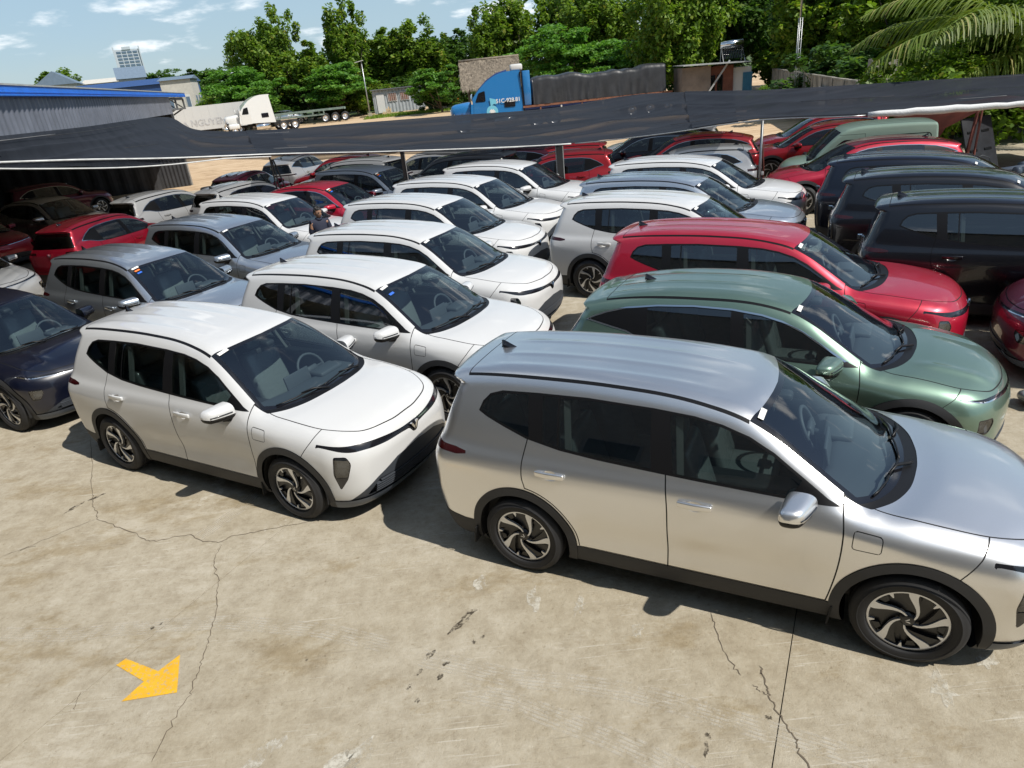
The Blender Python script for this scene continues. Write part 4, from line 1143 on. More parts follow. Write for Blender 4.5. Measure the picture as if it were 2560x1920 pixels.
# small mint delivery van: own body
VAN = dict(LIMO,
 H=[(-2.2,1.76),(-1.9,1.79),(-1.2,1.83),(-.4,1.83),(.1,1.80),(.36,1.74),(.55,1.62),(.80,1.40),(1.02,1.18),(1.10,1.08),(1.2,1.04),(1.4,1.01),(1.6,.96),(1.74,.89),(1.85,.8),(2.1,.6)],
 Xf=[(.1,1.70),(.22,1.78),(.34,1.83),(.5,1.85),(.7,1.85),(.8,1.83),(.88,1.80),(1.0,1.74),(1.3,1.6)],
 Xr=[(.1,-1.80),(.25,-1.86),(.45,-1.90),(.9,-1.92),(1.3,-1.91),(1.6,-1.89),(1.8,-1.87)],
 Y=[(.1,.72),(.22,.77),(.32,.79),(.5,.805),(.8,.815),(1.0,.81),(1.1,.80),(1.3,.775),(1.5,.755),(1.65,.735),(1.75,.71),(1.9,.62)],
 tb=[(-2.5,.96),(-1.8,.985),(-1.2,1),(.8,1),(1.2,.985),(1.6,.95),(2.1,.88)], tg=[(-2.5,.96),(-1.8,.985),(-1.2,1),(.2,1),(.6,.985),(1.2,.95),(2.1,.9)],
 bow=.22, bowr=.0, crown=.05, belt=1.0, wx=(-1.18, 1.22), flare=.01, scoop=.008, fbow=.22, rbow=.04, zb=.17, k1=.07, k2=.2, k3=.06, rib=.006, lo=(-2.05, 0, .1), hi=(2.0, .92, 1.95), h=.026)
def make_van():
    B = Body(VAN); V, T = surface_half(B, VAN['lo'], VAN['hi'], VAN['h']); S = Panels(B, V, T)
    side = lambda c, n: c[:, 1] > .45; R_ = .30
    for xw in VAN['wx']:
        S.mark('HOLE', lambda p, xw=xw: np.hypot(p[:, 0] - xw, p[:, 2] - R_) - .35, where=side)
        S.mark('ARCH', lambda p, xw=xw: np.hypot(p[:, 0] - xw, p[:, 2] - R_) - .385, where=side, only='BODY')
    S.mark('SILL', lambda p: p[:, 2] - .30, only='BODY')
    wsp = np.array([(.42, 0), (.40, .35), (.36, .62), (.98, .70), (1.06, .40), (1.08, 0)]); ws2 = np.concatenate([wsp, wsp[::-1] * [1, -1]])
    S.mark('FRIT', lambda p: poly_sd(p[:, [0, 1]], ws2), where=lambda c, n: (n[:, 2] > .2) & (c[:, 2] > .95), only='BODY')
    S.mark('WS', lambda p: poly_sd(p[:, [0, 1]], ws2) + .04, where=lambda c, n: n[:, 2] > .2, only='FRIT')
    win = rounded([(-.12, 1.50), (.30, 1.50), (.78, 1.11), (-.12, 1.06)], [.05, .06, .04, .05])
    S.mark('TRIM', lambda p: poly_sd(XZ(p), win), where=side, only='BODY'); S.mark('GLASS', lambda p: poly_sd(XZ(p), win) + .02, where=side, only='TRIM')
    pan = rounded([(-1.72, 1.55), (-.32, 1.55), (-.32, .72), (-1.72, .72)], .10)
    S.mark('PANEL', lambda p: poly_sd(XZ(p), pan), where=side, only='BODY'); S.line('GAP', lambda p: poly_sd(XZ(p), pan), .008, where=side, only=['BODY', 'PANEL'])
    S.mark('DOOR', lambda p: np.maximum.reduce([-.20 - p[:, 0], p[:, 0] - .93, .32 - p[:, 2], p[:, 2] - 1.62]), where=lambda c, n: (c[:, 1] > .55) & (n[:, 1] > .5), only='BODY')
    S.line('GAP', lambda p: np.maximum.reduce([-.20 - p[:, 0], p[:, 0] - .93, .32 - p[:, 2], p[:, 2] - 1.62]), .004, where=lambda c, n: (c[:, 1] > .55) & (n[:, 1] > .5), only=['BODY', 'DOOR'])
    S.mark('LAMP', lambda p: np.hypot(p[:, 1] - .60, p[:, 2] - .74) - .085, where=lambda c, n: c[:, 0] > 1.5, only='BODY')
    S.mark('BUMP', lambda p: np.maximum(p[:, 2] - .48, np.minimum(1.62 - p[:, 0], p[:, 0] + 1.60)), only='BODY')
    L = []
    def add(name, me, mk, parent=None, loc=None, rot=None):
        if me is None: return None
        if isinstance(me, tuple): me = mesh_from(name, me[0], me[1], True, me[2])
        if len(me.materials) == 0: me.materials.append(None)
        L.append((name, me, mk, parent, loc, rot)); return len(L) - 1
    add('body', S.part('BODY', both=True), 'PAINT'); add('bumper', S.part('BUMP', both=True, off=.01), 'black_trim'); add('sill', S.part('SILL', both=True), 'cladding')
    add('shut_line', S.part('GAP', both=True, off=-.006), 'gap'); iw = add('windscreen', S.part('WS', both=True), 'glass_ws'); add('windscreen_border', S.part('FRIT', both=True), 'black_gloss', iw)
    for s in (1, -1):
        add('cargo_panel', S.part('PANEL', side=s, off=-.008), 'PAINT'); i = add('door', S.part('DOOR', side=s), 'PAINT')
        add('window_pane', S.part('GLASS', side=s, off=-.003), 'glass_side', i); add('window_surround', S.part('TRIM', side=s), 'black_trim', i)
        add('headlight', S.part('LAMP', side=s, off=.006), 'lamp_in')
        m_ = MB(); m_.rbox((.70, s * .93, 1.12), (.10, .16, .20), .04); m_.tube([(.72, s * .80, 1.06), (.71, s * .90, 1.08)], .02, 6); add('mirror', m_.mesh('mirror', True), 'black_trim')
        add('wheel_arch_trim', S.part('ARCH', side=s, off=.006), 'black_trim')
    ty, rim, face, web, emb = wheel_meshes(R_, 'swoosh')
    for x in VAN['wx']:
        for s in (1, -1):
            i = add('wheel', rim, 'rim_dark', None, (x, s * .70, R_), (0, 0, math.pi if s > 0 else 0)); add('tyre', ty, 'tyre', i); add('spoke_face', face, 'rim_face', i)
            h = MB(); h.lathe([(.352, -.02), (.352, -.30), (0, -.30)], 24, 'y', (x, s * .78 if s > 0 else -.48, R_)); add('wheel_housing', h.mesh('wheel_housing', True), 'under')
    t = MB(); t.box((.15, 0, .72), (1.9, 1.36, .72)); t.rbox((.95, 0, .98), (.4, 1.3, .14), .05); add('cabin_tub', t.mesh('cabin_tub'), 'cabin')
    ss = seat_mesh()
    for s in (-1, 1): add('seat', ss, 'seat', None, (.15, s * .37, .42), None)
    return L
MOD_VAN = make_van()
place_car(MOD_VAN, 'mint', 9.75, 18.95, 2.83, 'small mint green delivery van facing left behind the red car', cat='van', name='delivery_van')
# ------------------------------------------------------------------ ground
def concrete_mat():
    m, nt, b = new_mat('yard_concrete')
    p = wpos(nt)
    def aniso(ang, scl):
        q = N(nt, 'ShaderNodeMapping'); nt.links.new(p, q.inputs[0]); q.inputs['Rotation'].default_value = (0, 0, math.radians(ang)); q.inputs['Scale'].default_value = scl; return q.outputs[0]
    def mul(a, k): return mixc(nt, 1., a, k, 'MULTIPLY')
    fine = noise(nt, 21, 10, .78, p); grit = noise(nt, 150, 3, .6, p); mid = noise(nt, 4.5, 11, .80, p)
    big = noise(nt, .30, 5, .55, p)
    c = ramp(nt, mid, [(.30, (.275, .232, .165)), (.5, (.380, .335, .255)), (.68, (.465, .422, .338))])
    c = mixc(nt, maprange(nt, big, .40, .62, .0, .45), c, mul(c, (.84, .79, .68)))
    # dirt washed along the slope of the slabs: soft brown bands with ragged edges
    w1 = noise(nt, .9, 11, .76, aniso(-61.3, (.65, 1.3, 1)))
    c = mixc(nt, maprange(nt, w1, .52, .63, 0, .62), c, mul(c, (.68, .60, .45)))
    # pale cement dust dragged across by wheels
    w2 = noise(nt, 1.0, 12, .78, aniso(28, (.65, 1.5, 1)))
    c = mixc(nt, maprange(nt, w2, .54, .64, 0, .42), c, (.54, .50, .42))
    # trowelled patches and spilled slurry, crisp edged
    w3 = noise(nt, 1.25, 9, .66, p); g3 = noise(nt, .45, 3, .5, p)
    k3 = N(nt, 'ShaderNodeMath', operation='MULTIPLY'); nt.links.new(maprange(nt, w3, .635, .655), k3.inputs[0]); nt.links.new(maprange(nt, g3, .42, .55, 0, .55), k3.inputs[1])
    c = mixc(nt, k3.outputs[0], c, (.56, .53, .455))
    # scratches in several directions
    for ang, scl, lo_, amt, col in ((35, (.9, 30, 1), .59, .55, (.25, .215, .16)), (-52, (.8, 34, 1), .59, .5, (.58, .55, .48)), (8, (.7, 40, 1), .61, .5, (.56, .53, .46)), (-20, (1.1, 26, 1), .62, .5, (.24, .20, .145))):
        st = noise(nt, 1.7, 5, .65, aniso(ang, scl)); gt = noise(nt, 1.1, 5, .6, aniso(ang * 2, (1, 1, 1)))
        k = N(nt, 'ShaderNodeMath', operation='MULTIPLY'); nt.links.new(maprange(nt, st, lo_, lo_ + .05), k.inputs[0]); nt.links.new(maprange(nt, gt, .50, .60, 0, amt), k.inputs[1])
        c = mixc(nt, k.outputs[0], c, col)
    # pores, grit and mottling
    c = mixc(nt, maprange(nt, fine, .56, .74, 0., .55), c, mul(c, (1.30, 1.28, 1.24)))
    c = mixc(nt, maprange(nt, fine, .30, .46, .9, 0.), c, mul(c, (.58, .54, .46)))
    c = mixc(nt, maprange(nt, grit, .62, .72, 0., .5), c, mul(c, (.55, .52, .47)))
    # oil drips
    vo = N(nt, 'ShaderNodeTexVoronoi', Scale=1.9, Randomness=1.); nt.links.new(p, vo.inputs['Vector'])
    wob = N(nt, 'ShaderNodeMath', operation='MULTIPLY_ADD'); nt.links.new(fine, wob.inputs[0]); wob.inputs[1].default_value = .10; nt.links.new(vo.outputs['Distance'], wob.inputs[2])
    gate = noise(nt, .6, 2, .5, p)
    sp = N(nt, 'ShaderNodeMath', operation='MULTIPLY'); nt.links.new(maprange(nt, wob.outputs[0], .060, .085, 1., 0.), sp.inputs[0]); nt.links.new(maprange(nt, gate, .48, .56), sp.inputs[1])
    c = mixc(nt, maprange(nt, sp.outputs[0], 0, 1, 0, .8), c, (.075, .058, .040))
    nt.links.new(c, b.inputs['Base Color'])
    b.inputs['Roughness'].default_value = .85; b.inputs['Specular IOR Level'].default_value = .3
    h = N(nt, 'ShaderNodeMath', operation='MULTIPLY_ADD'); nt.links.new(grit, h.inputs[0]); h.inputs[1].default_value = .3; nt.links.new(fine, h.inputs[2])
    bump(nt, b, h.outputs[0], .7, .014)
    return m
def dirt_mat():
    m, nt, b = new_mat('sandy_dirt'); p = wpos(nt)
    mp = N(nt, 'ShaderNodeMapping'); nt.links.new(p, mp.inputs[0]); mp.inputs['Scale'].default_value = (.35, 1.6, 1); mp.inputs['Rotation'].default_value = (0, 0, .12)
    a = noise(nt, 1.4, 7, .65, mp.outputs[0], 1.5); g = noise(nt, .05, 5, .6, p)
    c = ramp(nt, a, [(.3, (.30, .19, .105)), (.5, (.50, .36, .22)), (.7, (.60, .46, .31))])
    gm = noise(nt, .16, 6, .7, p)
    sep = N(nt, 'ShaderNodeSeparateXYZ'); nt.links.new(p, sep.inputs[0])
    far = maprange(nt, sep.outputs['Y'], 88, 120, 0., .5)
    gg = N(nt, 'ShaderNodeMath', operation='ADD'); nt.links.new(gm, gg.inputs[0]); nt.links.new(far, gg.inputs[1])
    c = mixc(nt, maprange(nt, gg.outputs[0], .66, .80), c, (.065, .105, .025))
    nt.links.new(c, b.inputs['Base Color']); b.inputs['Roughness'].default_value = .95
    bump(nt, b, a, .8, .06); return m
M['concrete'] = concrete_mat(); M['dirt'] = dirt_mat()
M['joint'] = plain('joint_filler', (.055, .045, .032), .95)
M['crack'] = plain('crack', (.12, .095, .066), .95)
def terrain_z(y): return .011 * max(0., y - 32) if y < 130 else .011 * 98
# dirt sheet reaching the horizon
ys = [-60, -20, 0, 20, 32, 45, 60, 80, 100, 130, 200, 500, 1200, 3000]; xs = [-3000, -1000, -300, -120, -60, -30, 0, 30, 60, 120, 300, 1000, 3000]
V = [(x, y, terrain_z(y) - .06) for y in ys for x in xs]; nx = len(xs)
F = [(j * nx + i, j * nx + i + 1, (j + 1) * nx + i + 1, (j + 1) * nx + i) for j in range(len(ys) - 1) for i in range(nx - 1)]
tag(obj('ground', mesh_from('ground', V, F), M['dirt']), 'bare sandy dirt ground of the yard beyond the cars', kind='structure')
# concrete apron: long strips poured side by side, joints 9 mm wide
apron = obj('pavement', MB().add([(-46, -14, -.03), (26, -14, -.03), (30, 27, -.03), (-8, 37, -.03), (-46, 37, -.03)], [(0, 1, 2, 3, 4)]).mesh('pavement'), M['joint'])
tag(apron, 'concrete yard slabs the cars stand on', kind='structure')
dv = np.array((math.cos(math.radians(61.3)), math.sin(math.radians(61.3)))); nv = np.array((dv[1], -dv[0]))
region = [np.array(q, float) for q in ((-46, -14), (26, -14), (30, 26.8), (-8, 36.5), (-46, 36.5))]
def clip(poly, n, c, keep_less):
    out = []
    for i in range(len(poly)):
        a, b_ = poly[i], poly[(i + 1) % len(poly)]; fa, fb = a @ n - c, b_ @ n - c
        if not keep_less: fa, fb = -fa, -fb
        if fa <= 0: out.append(a)
        if (fa < 0) != (fb < 0) and abs(fa - fb) > 1e-12: out.append(a + (b_ - a) * (fa / (fa - fb)))
    return out
for k in range(-9, 7):
    c0 = -4.89 + 4.74 * k
    strip = clip(clip(region, nv, c0 + .0035, False) if region else [], nv, c0 + 4.74 - .0035, True)
    if len(strip) < 3: continue
    for t0, t1 in ((-60, -3.2), (-3.2, 8.5), (8.5, 20.2), (20.2, 60)):
        cc = clip(clip(strip, dv, t0 + .004, False), dv, t1 - .004, True)
        if len(cc) < 3: continue
        n = len(cc); top = [(p[0], p[1], 0.) for p in cc]; bot = [(p[0], p[1], -.028) for p in cc]
        F = [tuple(range(n))] + [(i, i + n, (i + 1) % n + n, (i + 1) % n) for i in range(n)]
        obj('slab', MB().add(top + bot, F).mesh('slab'), M['concrete'], apron)
# cracks: thin wandering ribbons of dark open joint
def ribbon(name, pts, w, mat, z=.0035, jit=.012, seed=1, sub=5):
    r = np.random.default_rng(seed); P = []
    for a, b_ in zip(pts[:-1], pts[1:]):
        for t in np.linspace(0, 1, sub, endpoint=False): P.append(np.array(a) * (1 - t) + np.array(b_) * t)
    P.append(np.array(pts[-1], float)); P = np.array(P); P[1:-1] += r.normal(0, jit, (len(P) - 2, 2))
    T = np.gradient(P, axis=0); T /= np.linalg.norm(T, axis=1)[:, None]; Nn = np.stack([-T[:, 1], T[:, 0]], 1)
    ww = w * (.5 + r.random(len(P))) / 2; ww[0] = ww[-1] = .0006
    V = [(*(p + n * s), z) for p, n, s in zip(P, Nn, ww)] + [(*(p - n * s), z) for p, n, s in zip(P, Nn, ww)]
    m = len(P); F = [(i, i + m, i + m + 1, i + 1) for i in range(m - 1)]
    return obj(name, MB().add(V, F).mesh(name), mat, apron)
CR = [[(-5.78,8.39),(-5.19,7.32),(-4.97,6.88),(-4.85,6.69),(-4.8,6.56),(-4.66,6.38),(-4.59,6.27),(-4.31,6.09),(-4.0,5.9),(-3.84,5.76),(-3.71,5.74),(-3.54,5.78),(-3.4,5.78),(-3.21,5.65),(-3.04,5.59),(-2.94,5.68),(-2.72,5.72),(-2.45,5.76),(-2.2,5.78)],
 [(-3.0,5.56),(-3.0,5.37),(-2.96,5.24),(-2.86,5.06),(-2.79,4.84),(-2.73,4.66),(-2.69,4.46),(-2.66,4.28),(-2.64,4.1),(-2.62,3.96),(-2.62,3.85),(-2.6,3.73),(-2.63,3.59),(-2.64,3.38),(-2.65,3.19)],
 [(1.34,4.0),(1.32,3.8),(1.31,3.62),(1.34,3.45),(1.36,3.38)], [(1.51,3.45),(1.51,3.36),(1.49,3.25),(1.48,3.19),(1.5,3.06),(1.5,2.94),(1.53,2.86),(1.51,2.78),(1.52,2.6)], [(1.41,3.3),(1.45,3.23),(1.48,3.2)], [(-5.3,5.76),(-5.12,5.86),(-4.85,6.1),(-4.59,6.27)], [(-5.16,5.80),(-5.10,5.87),(-5.02,5.86)], [(-3.48,3.86),(-3.47,3.78),(-3.44,3.70)]]
for i, c in enumerate(CR): ribbon('crack', c, (.0065, .006, .005, .009, .004, .004, .005, .004)[i], M['crack'], jit=.007, seed=i)
# grease blots
def blot(x, y, r, seed, sx=1., mat=None):
    g = np.random.default_rng(seed); n = 18; an = np.linspace(0, 2 * math.pi, n, endpoint=False)
    rr = r * (1 + .38 * np.sin(an * 2 + g.random() * 6) * g.random() + .28 * g.normal(0, 1, n)).clip(.35, 1.7); ca = math.radians(61 + g.normal(0, 12))
    V = []
    for a, q in zip(an, rr):
        u, v = q * sx * math.cos(a), q * math.sin(a) / sx; V.append((x + u * math.cos(ca) - v * math.sin(ca), y + u * math.sin(ca) + v * math.cos(ca), .003))
    obj('stain', MB().add(V, [tuple(range(n))]).mesh('stain'), mat or M['stain'], apron)
def soft_stain(name, col, amount, scale):
    m, nt, b = new_mat(name); p = wpos(nt)
    out = [n for n in nt.nodes if n.type == 'OUTPUT_MATERIAL'][0]; tr = N(nt, 'ShaderNodeBsdfTransparent'); mx = nt.nodes.new('ShaderNodeMixShader')
    f = noise(nt, scale, 7, .75, p); nt.links.new(maprange(nt, f, .40, .62, 0., amount), mx.inputs[0])
    nt.links.new(tr.outputs[0], mx.inputs[1]); nt.links.new(b.outputs[0], mx.inputs[2]); nt.links.new(mx.outputs[0], out.inputs['Surface'])
    b.inputs['Base Color'].default_value = (*col, 1); b.inputs['Roughness'].default_value = .9; return m
M['stain'] = soft_stain('grease', (.05, .038, .024), .85, 22); M['stain2'] = soft_stain('dried_cement', (.58, .55, .47), .8, 9); M['track'] = soft_stain('tyre_dust', (.56, .52, .44), .50, 9); M['moss'] = soft_stain('damp_moss', (.13, .115, .05), .7, 5)
for i, (x, y, r, sx) in enumerate([(-.83,3.86,.035,1.5),(-.70,3.77,.024,1.2),(-.74,3.65,.026,1.2),(-.9,3.71,.024,1.5),(-.96,3.59,.02,1.3),(-.89,3.46,.018,1.2),(-.62,4.14,.05,2.4),(-.52,4.27,.045,2.2),(-.43,3.99,.018,1.),(-.50,3.95,.016,1.),(-3.21,4.48,.02,1.),(-3.16,4.52,.016,1.),(.96,2.86,.025,1.6),(1.0,2.95,.02,1.4),(1.42,3.04,.018,1.),(-5.0,6.55,.05,2.4),(-4.85,6.72,.045,2.),(-2.62,3.0,.06,2.4),(-3.0,2.85,.07,2.)]): blot(x, y, r, i, sx)
for i, (x, y, r, sx) in enumerate([(-1.35,3.0,.11,1.5),(-1.25,3.08,.09,1.4),(-.45,4.6,.07,1.3),(.0,4.35,.08,1.6),(.35,4.2,.06,1.3),(.75,3.9,.05,1.6),(2.6,3.1,.09,1.5),(3.0,3.3,.07,1.3),(-1.9,3.15,.12,1.5)]): blot(x, y, r, 50 + i, sx, M['stain2'])
def track(pts, w, seed):
    """two rows of tread blocks pressed in pale dust"""
    pts = [np.array(p) for p in pts]; P = []
    for a, b_ in zip(pts[:-1], pts[1:]):
        nseg = max(2, int(np.linalg.norm(b_ - a) / .028))
        for t in np.linspace(0, 1, nseg, endpoint=False): P.append(a * (1 - t) + b_ * t)
    P = np.array(P); T = np.gradient(P, axis=0); T /= np.linalg.norm(T, axis=1)[:, None]; Nn = np.stack([-T[:, 1], T[:, 0]], 1)
    V, F = [], []
    for lane in (-.46, -.27, -.09, .09, .27, .46):
        for i in range(0, len(P) - 1):
            a, b_ = P[i] + Nn[i] * lane * w, P[i] + T[i] * .027 + Nn[i] * (lane + .015) * w; hw = .06 * w
            k = len(V); V += [(*(a - Nn[i] * hw), .0028), (*(b_ - Nn[i] * hw), .0028), (*(b_ + Nn[i] * hw), .0028), (*(a + Nn[i] * hw), .0028)]; F.append((k, k + 1, k + 2, k + 3))
    o = obj('tyre_track', MB().add(V, F).mesh('tyre_track'), M['track'], apron); o['kind'] = 'stuff'
track([(-.9,3.85),(-.22,3.57),(.18,3.47),(.57,3.35),(.85,3.22),(1.12,3.08),(1.38,2.94),(1.9,2.66)], .16, 1)
track([(-.6,3.5),(-.23,3.37),(.07,3.19),(.35,3.03),(.61,2.85),(.9,2.62)], .16, 2)
track([(-4.57,4.6),(-3.91,4.5),(-3.14,4.5),(-2.54,4.45),(-1.72,4.24),(-1.12,3.99)], .15, 3)
track([(-2.9,6.6),(-3.0,6.2),(-3.3,5.7)], .15, 4)
# painted arrow, and the yellow bay line by the shed
def yellow():
    m, nt, b = new_mat('yellow_road_paint'); p = wpos(nt)
    f = noise(nt, 30, 8, .75, p); f2 = noise(nt, 5, 6, .6, p)
    c = ramp(nt, f2, [(.3, (.62, .33, .012)), (.7, (.76, .43, .02))]); c = mixc(nt, maprange(nt, f, .52, .62, 0, .80), c, (.38, .33, .24)); c = mixc(nt, maprange(nt, noise(nt, 9, 9, .75, p), .52, .70, 0, .45), c, (.42, .28, .07))
    nt.links.new(c, b.inputs['Base Color']); b.inputs['Roughness'].default_value = .7; bump(nt, b, f, .3, .004); return m
M['yellow'] = yellow()
ar = [(-3.33,4.1),(-3.28,4.16),(-2.95,3.99),(-2.84,4.14),(-2.71,3.76),(-3.11,3.73),(-3.02,3.9)]
tag(obj('painted_arrow', MB().add([(x, y, .004) for x, y in ar], [tuple(range(7))[::-1]]).mesh('painted_arrow'), M['yellow']), 'yellow arrow painted on the concrete in front of the white car', 'road marking')
tag(obj('painted_line', MB().add([(-15.6, 19.9, .004), (-15.5, 19.85, .004), (-13.2, 24.2, .004), (-13.3, 24.25, .004)], [(0, 1, 2, 3)]).mesh('painted_line'), M['yellow']), 'faded yellow bay line on the concrete beside the red hatchback on the left', 'road marking')
# ------------------------------------------------------------------ shade-net canopy
def net_mat():
    m, nt, b = new_mat('black_shade_net')
    out = [n for n in nt.nodes if n.type == 'OUTPUT_MATERIAL'][0]
    p = wpos(nt); mp = N(nt, 'ShaderNodeMapping'); nt.links.new(p, mp.inputs[0]); mp.inputs['Scale'].default_value = (.25, 1.8, 1)
    f = noise(nt, 1.4, 5, .6, mp.outputs[0])
    c = ramp(nt, f, [(.3, (.018, .022, .030)), (.7, (.032, .037, .048))]); nt.links.new(c, b.inputs['Base Color'])
    b.inputs['Roughness'].default_value = .75; b.inputs['Specular IOR Level'].default_value = .20; b.inputs['Sheen Weight'].default_value = .0
    # woven mesh: light that crosses it steeply finds the holes, light that skims along it meets thread (Beer's law over the slant path)
    geo = nt.nodes.new('ShaderNodeNewGeometry'); dt = N(nt, 'ShaderNodeVectorMath', operation='DOT_PRODUCT'); nt.links.new(geo.outputs['Normal'], dt.inputs[0]); nt.links.new(geo.outputs['Incoming'], dt.inputs[1])
    ab = N(nt, 'ShaderNodeMath', operation='ABSOLUTE'); nt.links.new(dt.outputs['Value'], ab.inputs[0]); mxx = N(nt, 'ShaderNodeMath', operation='MAXIMUM'); nt.links.new(ab.outputs[0], mxx.inputs[0]); mxx.inputs[1].default_value = .03
    dv_ = N(nt, 'ShaderNodeMath', operation='DIVIDE'); dv_.inputs[0].default_value = -.78; nt.links.new(mxx.outputs[0], dv_.inputs[1]); ex = N(nt, 'ShaderNodeMath', operation='EXPONENT'); nt.links.new(dv_.outputs[0], ex.inputs[0])
    tr = N(nt, 'ShaderNodeBsdfTransparent'); tl = N(nt, 'ShaderNodeBsdfTranslucent'); tl.inputs['Color'].default_value = (.05, .058, .075, 1)
    m1 = nt.nodes.new('ShaderNodeMixShader'); m1.inputs[0].default_value = .25; nt.links.new(b.outputs[0], m1.inputs[1]); nt.links.new(tl.outputs[0], m1.inputs[2])
    m2 = nt.nodes.new('ShaderNodeMixShader'); nt.links.new(ex.outputs[0], m2.inputs[0]); nt.links.new(m1.outputs[0], m2.inputs[1]); nt.links.new(tr.outputs[0], m2.inputs[2])
    nt.links.new(m2.outputs[0], out.inputs['Surface']); return m
M['net'] = net_mat(); M['rope'] = plain('white_rope', (.58, .58, .56), .7, var=.2, vscale=3); M['pipe'] = plain('galvanised_pipe', (.42, .43, .43), .38, .7, var=.2)
M['rust'] = plain('rusty_red_pipe', (.17, .045, .028), .75, var=.35, vscale=8); M['post_dark'] = plain('dark_square_post', (.035, .034, .033), .6, var=.3); M['cordgrey'] = plain('grey_cord', (.22, .22, .22), .8); M['foam'] = plain('white_foam_lagging', (.66, .66, .65), .85, bumpv=.8, bscale=30)
FRONT = [(-8.6,12.2,3.42),(-8.33,15.0,3.15),(-7.77,18.0,2.81),(-5.7,20.0,2.5),(-2.41,20.0,2.24),(1.98,20.0,1.97),(4.6,19.0,2.06),(7.0,18.3,2.21),(8.9,17.0,2.19),(12.1,16.0,2.16),(13.5,15.4,2.2),(17,13.5,2.3)]
BACK = [(-8.9,12.6,3.78),(-10.27,19.0,3.71),(-13.11,31.0,3.61),(-11.9,31.0,2.98),(-8.6,31.0,2.66),(-5.97,31.0,2.6),(-1.26,31.0,2.48),(2.77,30.0,2.41),(6.5,30.0,2.58),(9.86,26.0,2.46),(12.46,24.0,2.41),(15.7,21.0,2.41),(18,20.0,2.42),(22,18,2.5)]
def resample(pts, n):
    p = np.array(smooth_line(pts, 12)); d = np.r_[0, np.cumsum(np.linalg.norm(np.diff(p, axis=0), axis=1))]; t = np.linspace(0, d[-1], n)
    return np.stack([np.interp(t, d, p[:, k]) for k in range(3)], 1)
def resample_by(pts, keys, n):
    """keys: parameter of each control point, so front and back edges pair up"""
    p = np.array(smooth_line(pts, 10)); k = np.interp(np.arange(len(p)) / 10., np.arange(len(pts)), keys); t = np.linspace(0, 1, n)
    return np.stack([np.interp(t, k, p[:, i]) for i in range(3)], 1)
kf = np.array([0, .07, .15, .25, .38, .53, .63, .72, .79, .88, .92, 1.]); kb = np.array([0, .07, .15, .185, .27, .33, .44, .53, .62, .72, .79, .88, .94, 1.])
def net_sheet(name, t0, t1, v0, v1, seed, lift=0., nu=170, nv=60, wr=.085):
    fr, bk = resample_by(FRONT, kf, 600), resample_by(BACK, kb, 600); g = np.random.default_rng(seed)
    V = []; ph = g.random(8) * 6.28
    for j in range(nv):
        v = v0 + (v1 - v0) * j / (nv - 1)
        for i in range(nu):
            t = t0 + (t1 - t0) * i / (nu - 1); q = t * 599; a = fr[int(q)] * (1 - q % 1) + fr[min(int(q) + 1, 599)] * (q % 1); b_ = bk[int(q)] * (1 - q % 1) + bk[min(int(q) + 1, 599)] * (q % 1)
            p = a * (1 - v) + b_ * v
            env = math.sin(math.pi * min(max(v, 0), 1))
            # cloth hangs between the cross wires and pulls into folds along the span
            wave = math.sin(t * 46 + ph[0] + 2.6 * math.sin(v * 4 + ph[1])) + .6 * math.sin(t * 97 + v * 9 + ph[2]) + .4 * math.sin(t * 33 - v * 14 + ph[5])
            crease = abs(math.sin(v * math.pi * 4.0 + .9 * math.sin(t * 17 + ph[3]) + ph[4]))
            sag = -.15 * env - wr * env**.5 * (.5 + .35 * wave) - .13 * (1 - (1 - crease)**2) * env**.6
            V.append((p[0], p[1], p[2] + sag + lift))
    F = [(j * nu + i, j * nu + i + 1, (j + 1) * nu + i + 1, (j + 1) * nu + i) for j in range(nv - 1) for i in range(nu - 1)]
    return mesh_from(name, V, F)
can = empty('shade_canopy', (1.98, 20.0, 0)); tag(can, 'black shade net canopy slung low over the far rows of cars', 'canopy')
def canp(name, me, mat):
    o = obj(name, me, mat, can); o.matrix_parent_inverse = Matrix.Translation((-1.98, -20.0, 0)); return o
canp('net', net_sheet('net', 0, .27, 0, 1, 3), M['net']); canp('net', net_sheet('net', .235, .70, 0, 1, 4, .025, 260), M['net']); canp('net', net_sheet('net', .66, 1, 0, 1, 5, .05, 170), M['net'])
# skirt hanging below the edge pipe on the left half
fr = resample_by(FRONT, kf, 600)
def skirt(t0, t1, depth, seed):
    n = 90; V = []; g = np.random.default_rng(seed)
    for j in range(6):
        for i in range(n):
            t = t0 + (t1 - t0) * i / (n - 1); p = fr[int(t * 599)]; s = math.sin(math.pi * i / (n - 1))**.6; u = j / 5
            V.append((p[0], p[1] - .02 + .22 * math.sin(u * 2.6) * s + .04 * math.sin(t * 90 + seed), p[2] - depth * s * u * (1 + .2 * math.sin(t * 75)) - .01))
    return mesh_from('net_skirt', V, [(j * n + i, j * n + i + 1, (j + 1) * n + i + 1, (j + 1) * n + i) for j in range(5) for i in range(n - 1)])
canp('net_skirt', skirt(.0, .20, .17, 1), M['net']); canp('net_skirt', skirt(.19, .38, .20, 2), M['net']); canp('net_skirt', skirt(.36, .54, .15, 3), M['net'])
e = MB(); e.tube([tuple(fr[i]) for i in range(0, 330, 6)], .019, 8); canp('edge_pipe', e.mesh('edge_pipe', True), M['rope'])
e = MB(); e.tube([(fr[i][0], fr[i][1] - .05, fr[i][2] - .12 * math.sin(math.pi * min(i / 120., 1)) - .06) for i in range(0, 150, 5)], .015, 8); canp('edge_rope', e.mesh('edge_rope', True), M['rope'])
e = MB(); e.tube([tuple(fr[i]) for i in range(326, 478, 6)], .016, 6); canp('edge_wire', e.mesh('edge_wire', True), M['pipe'])
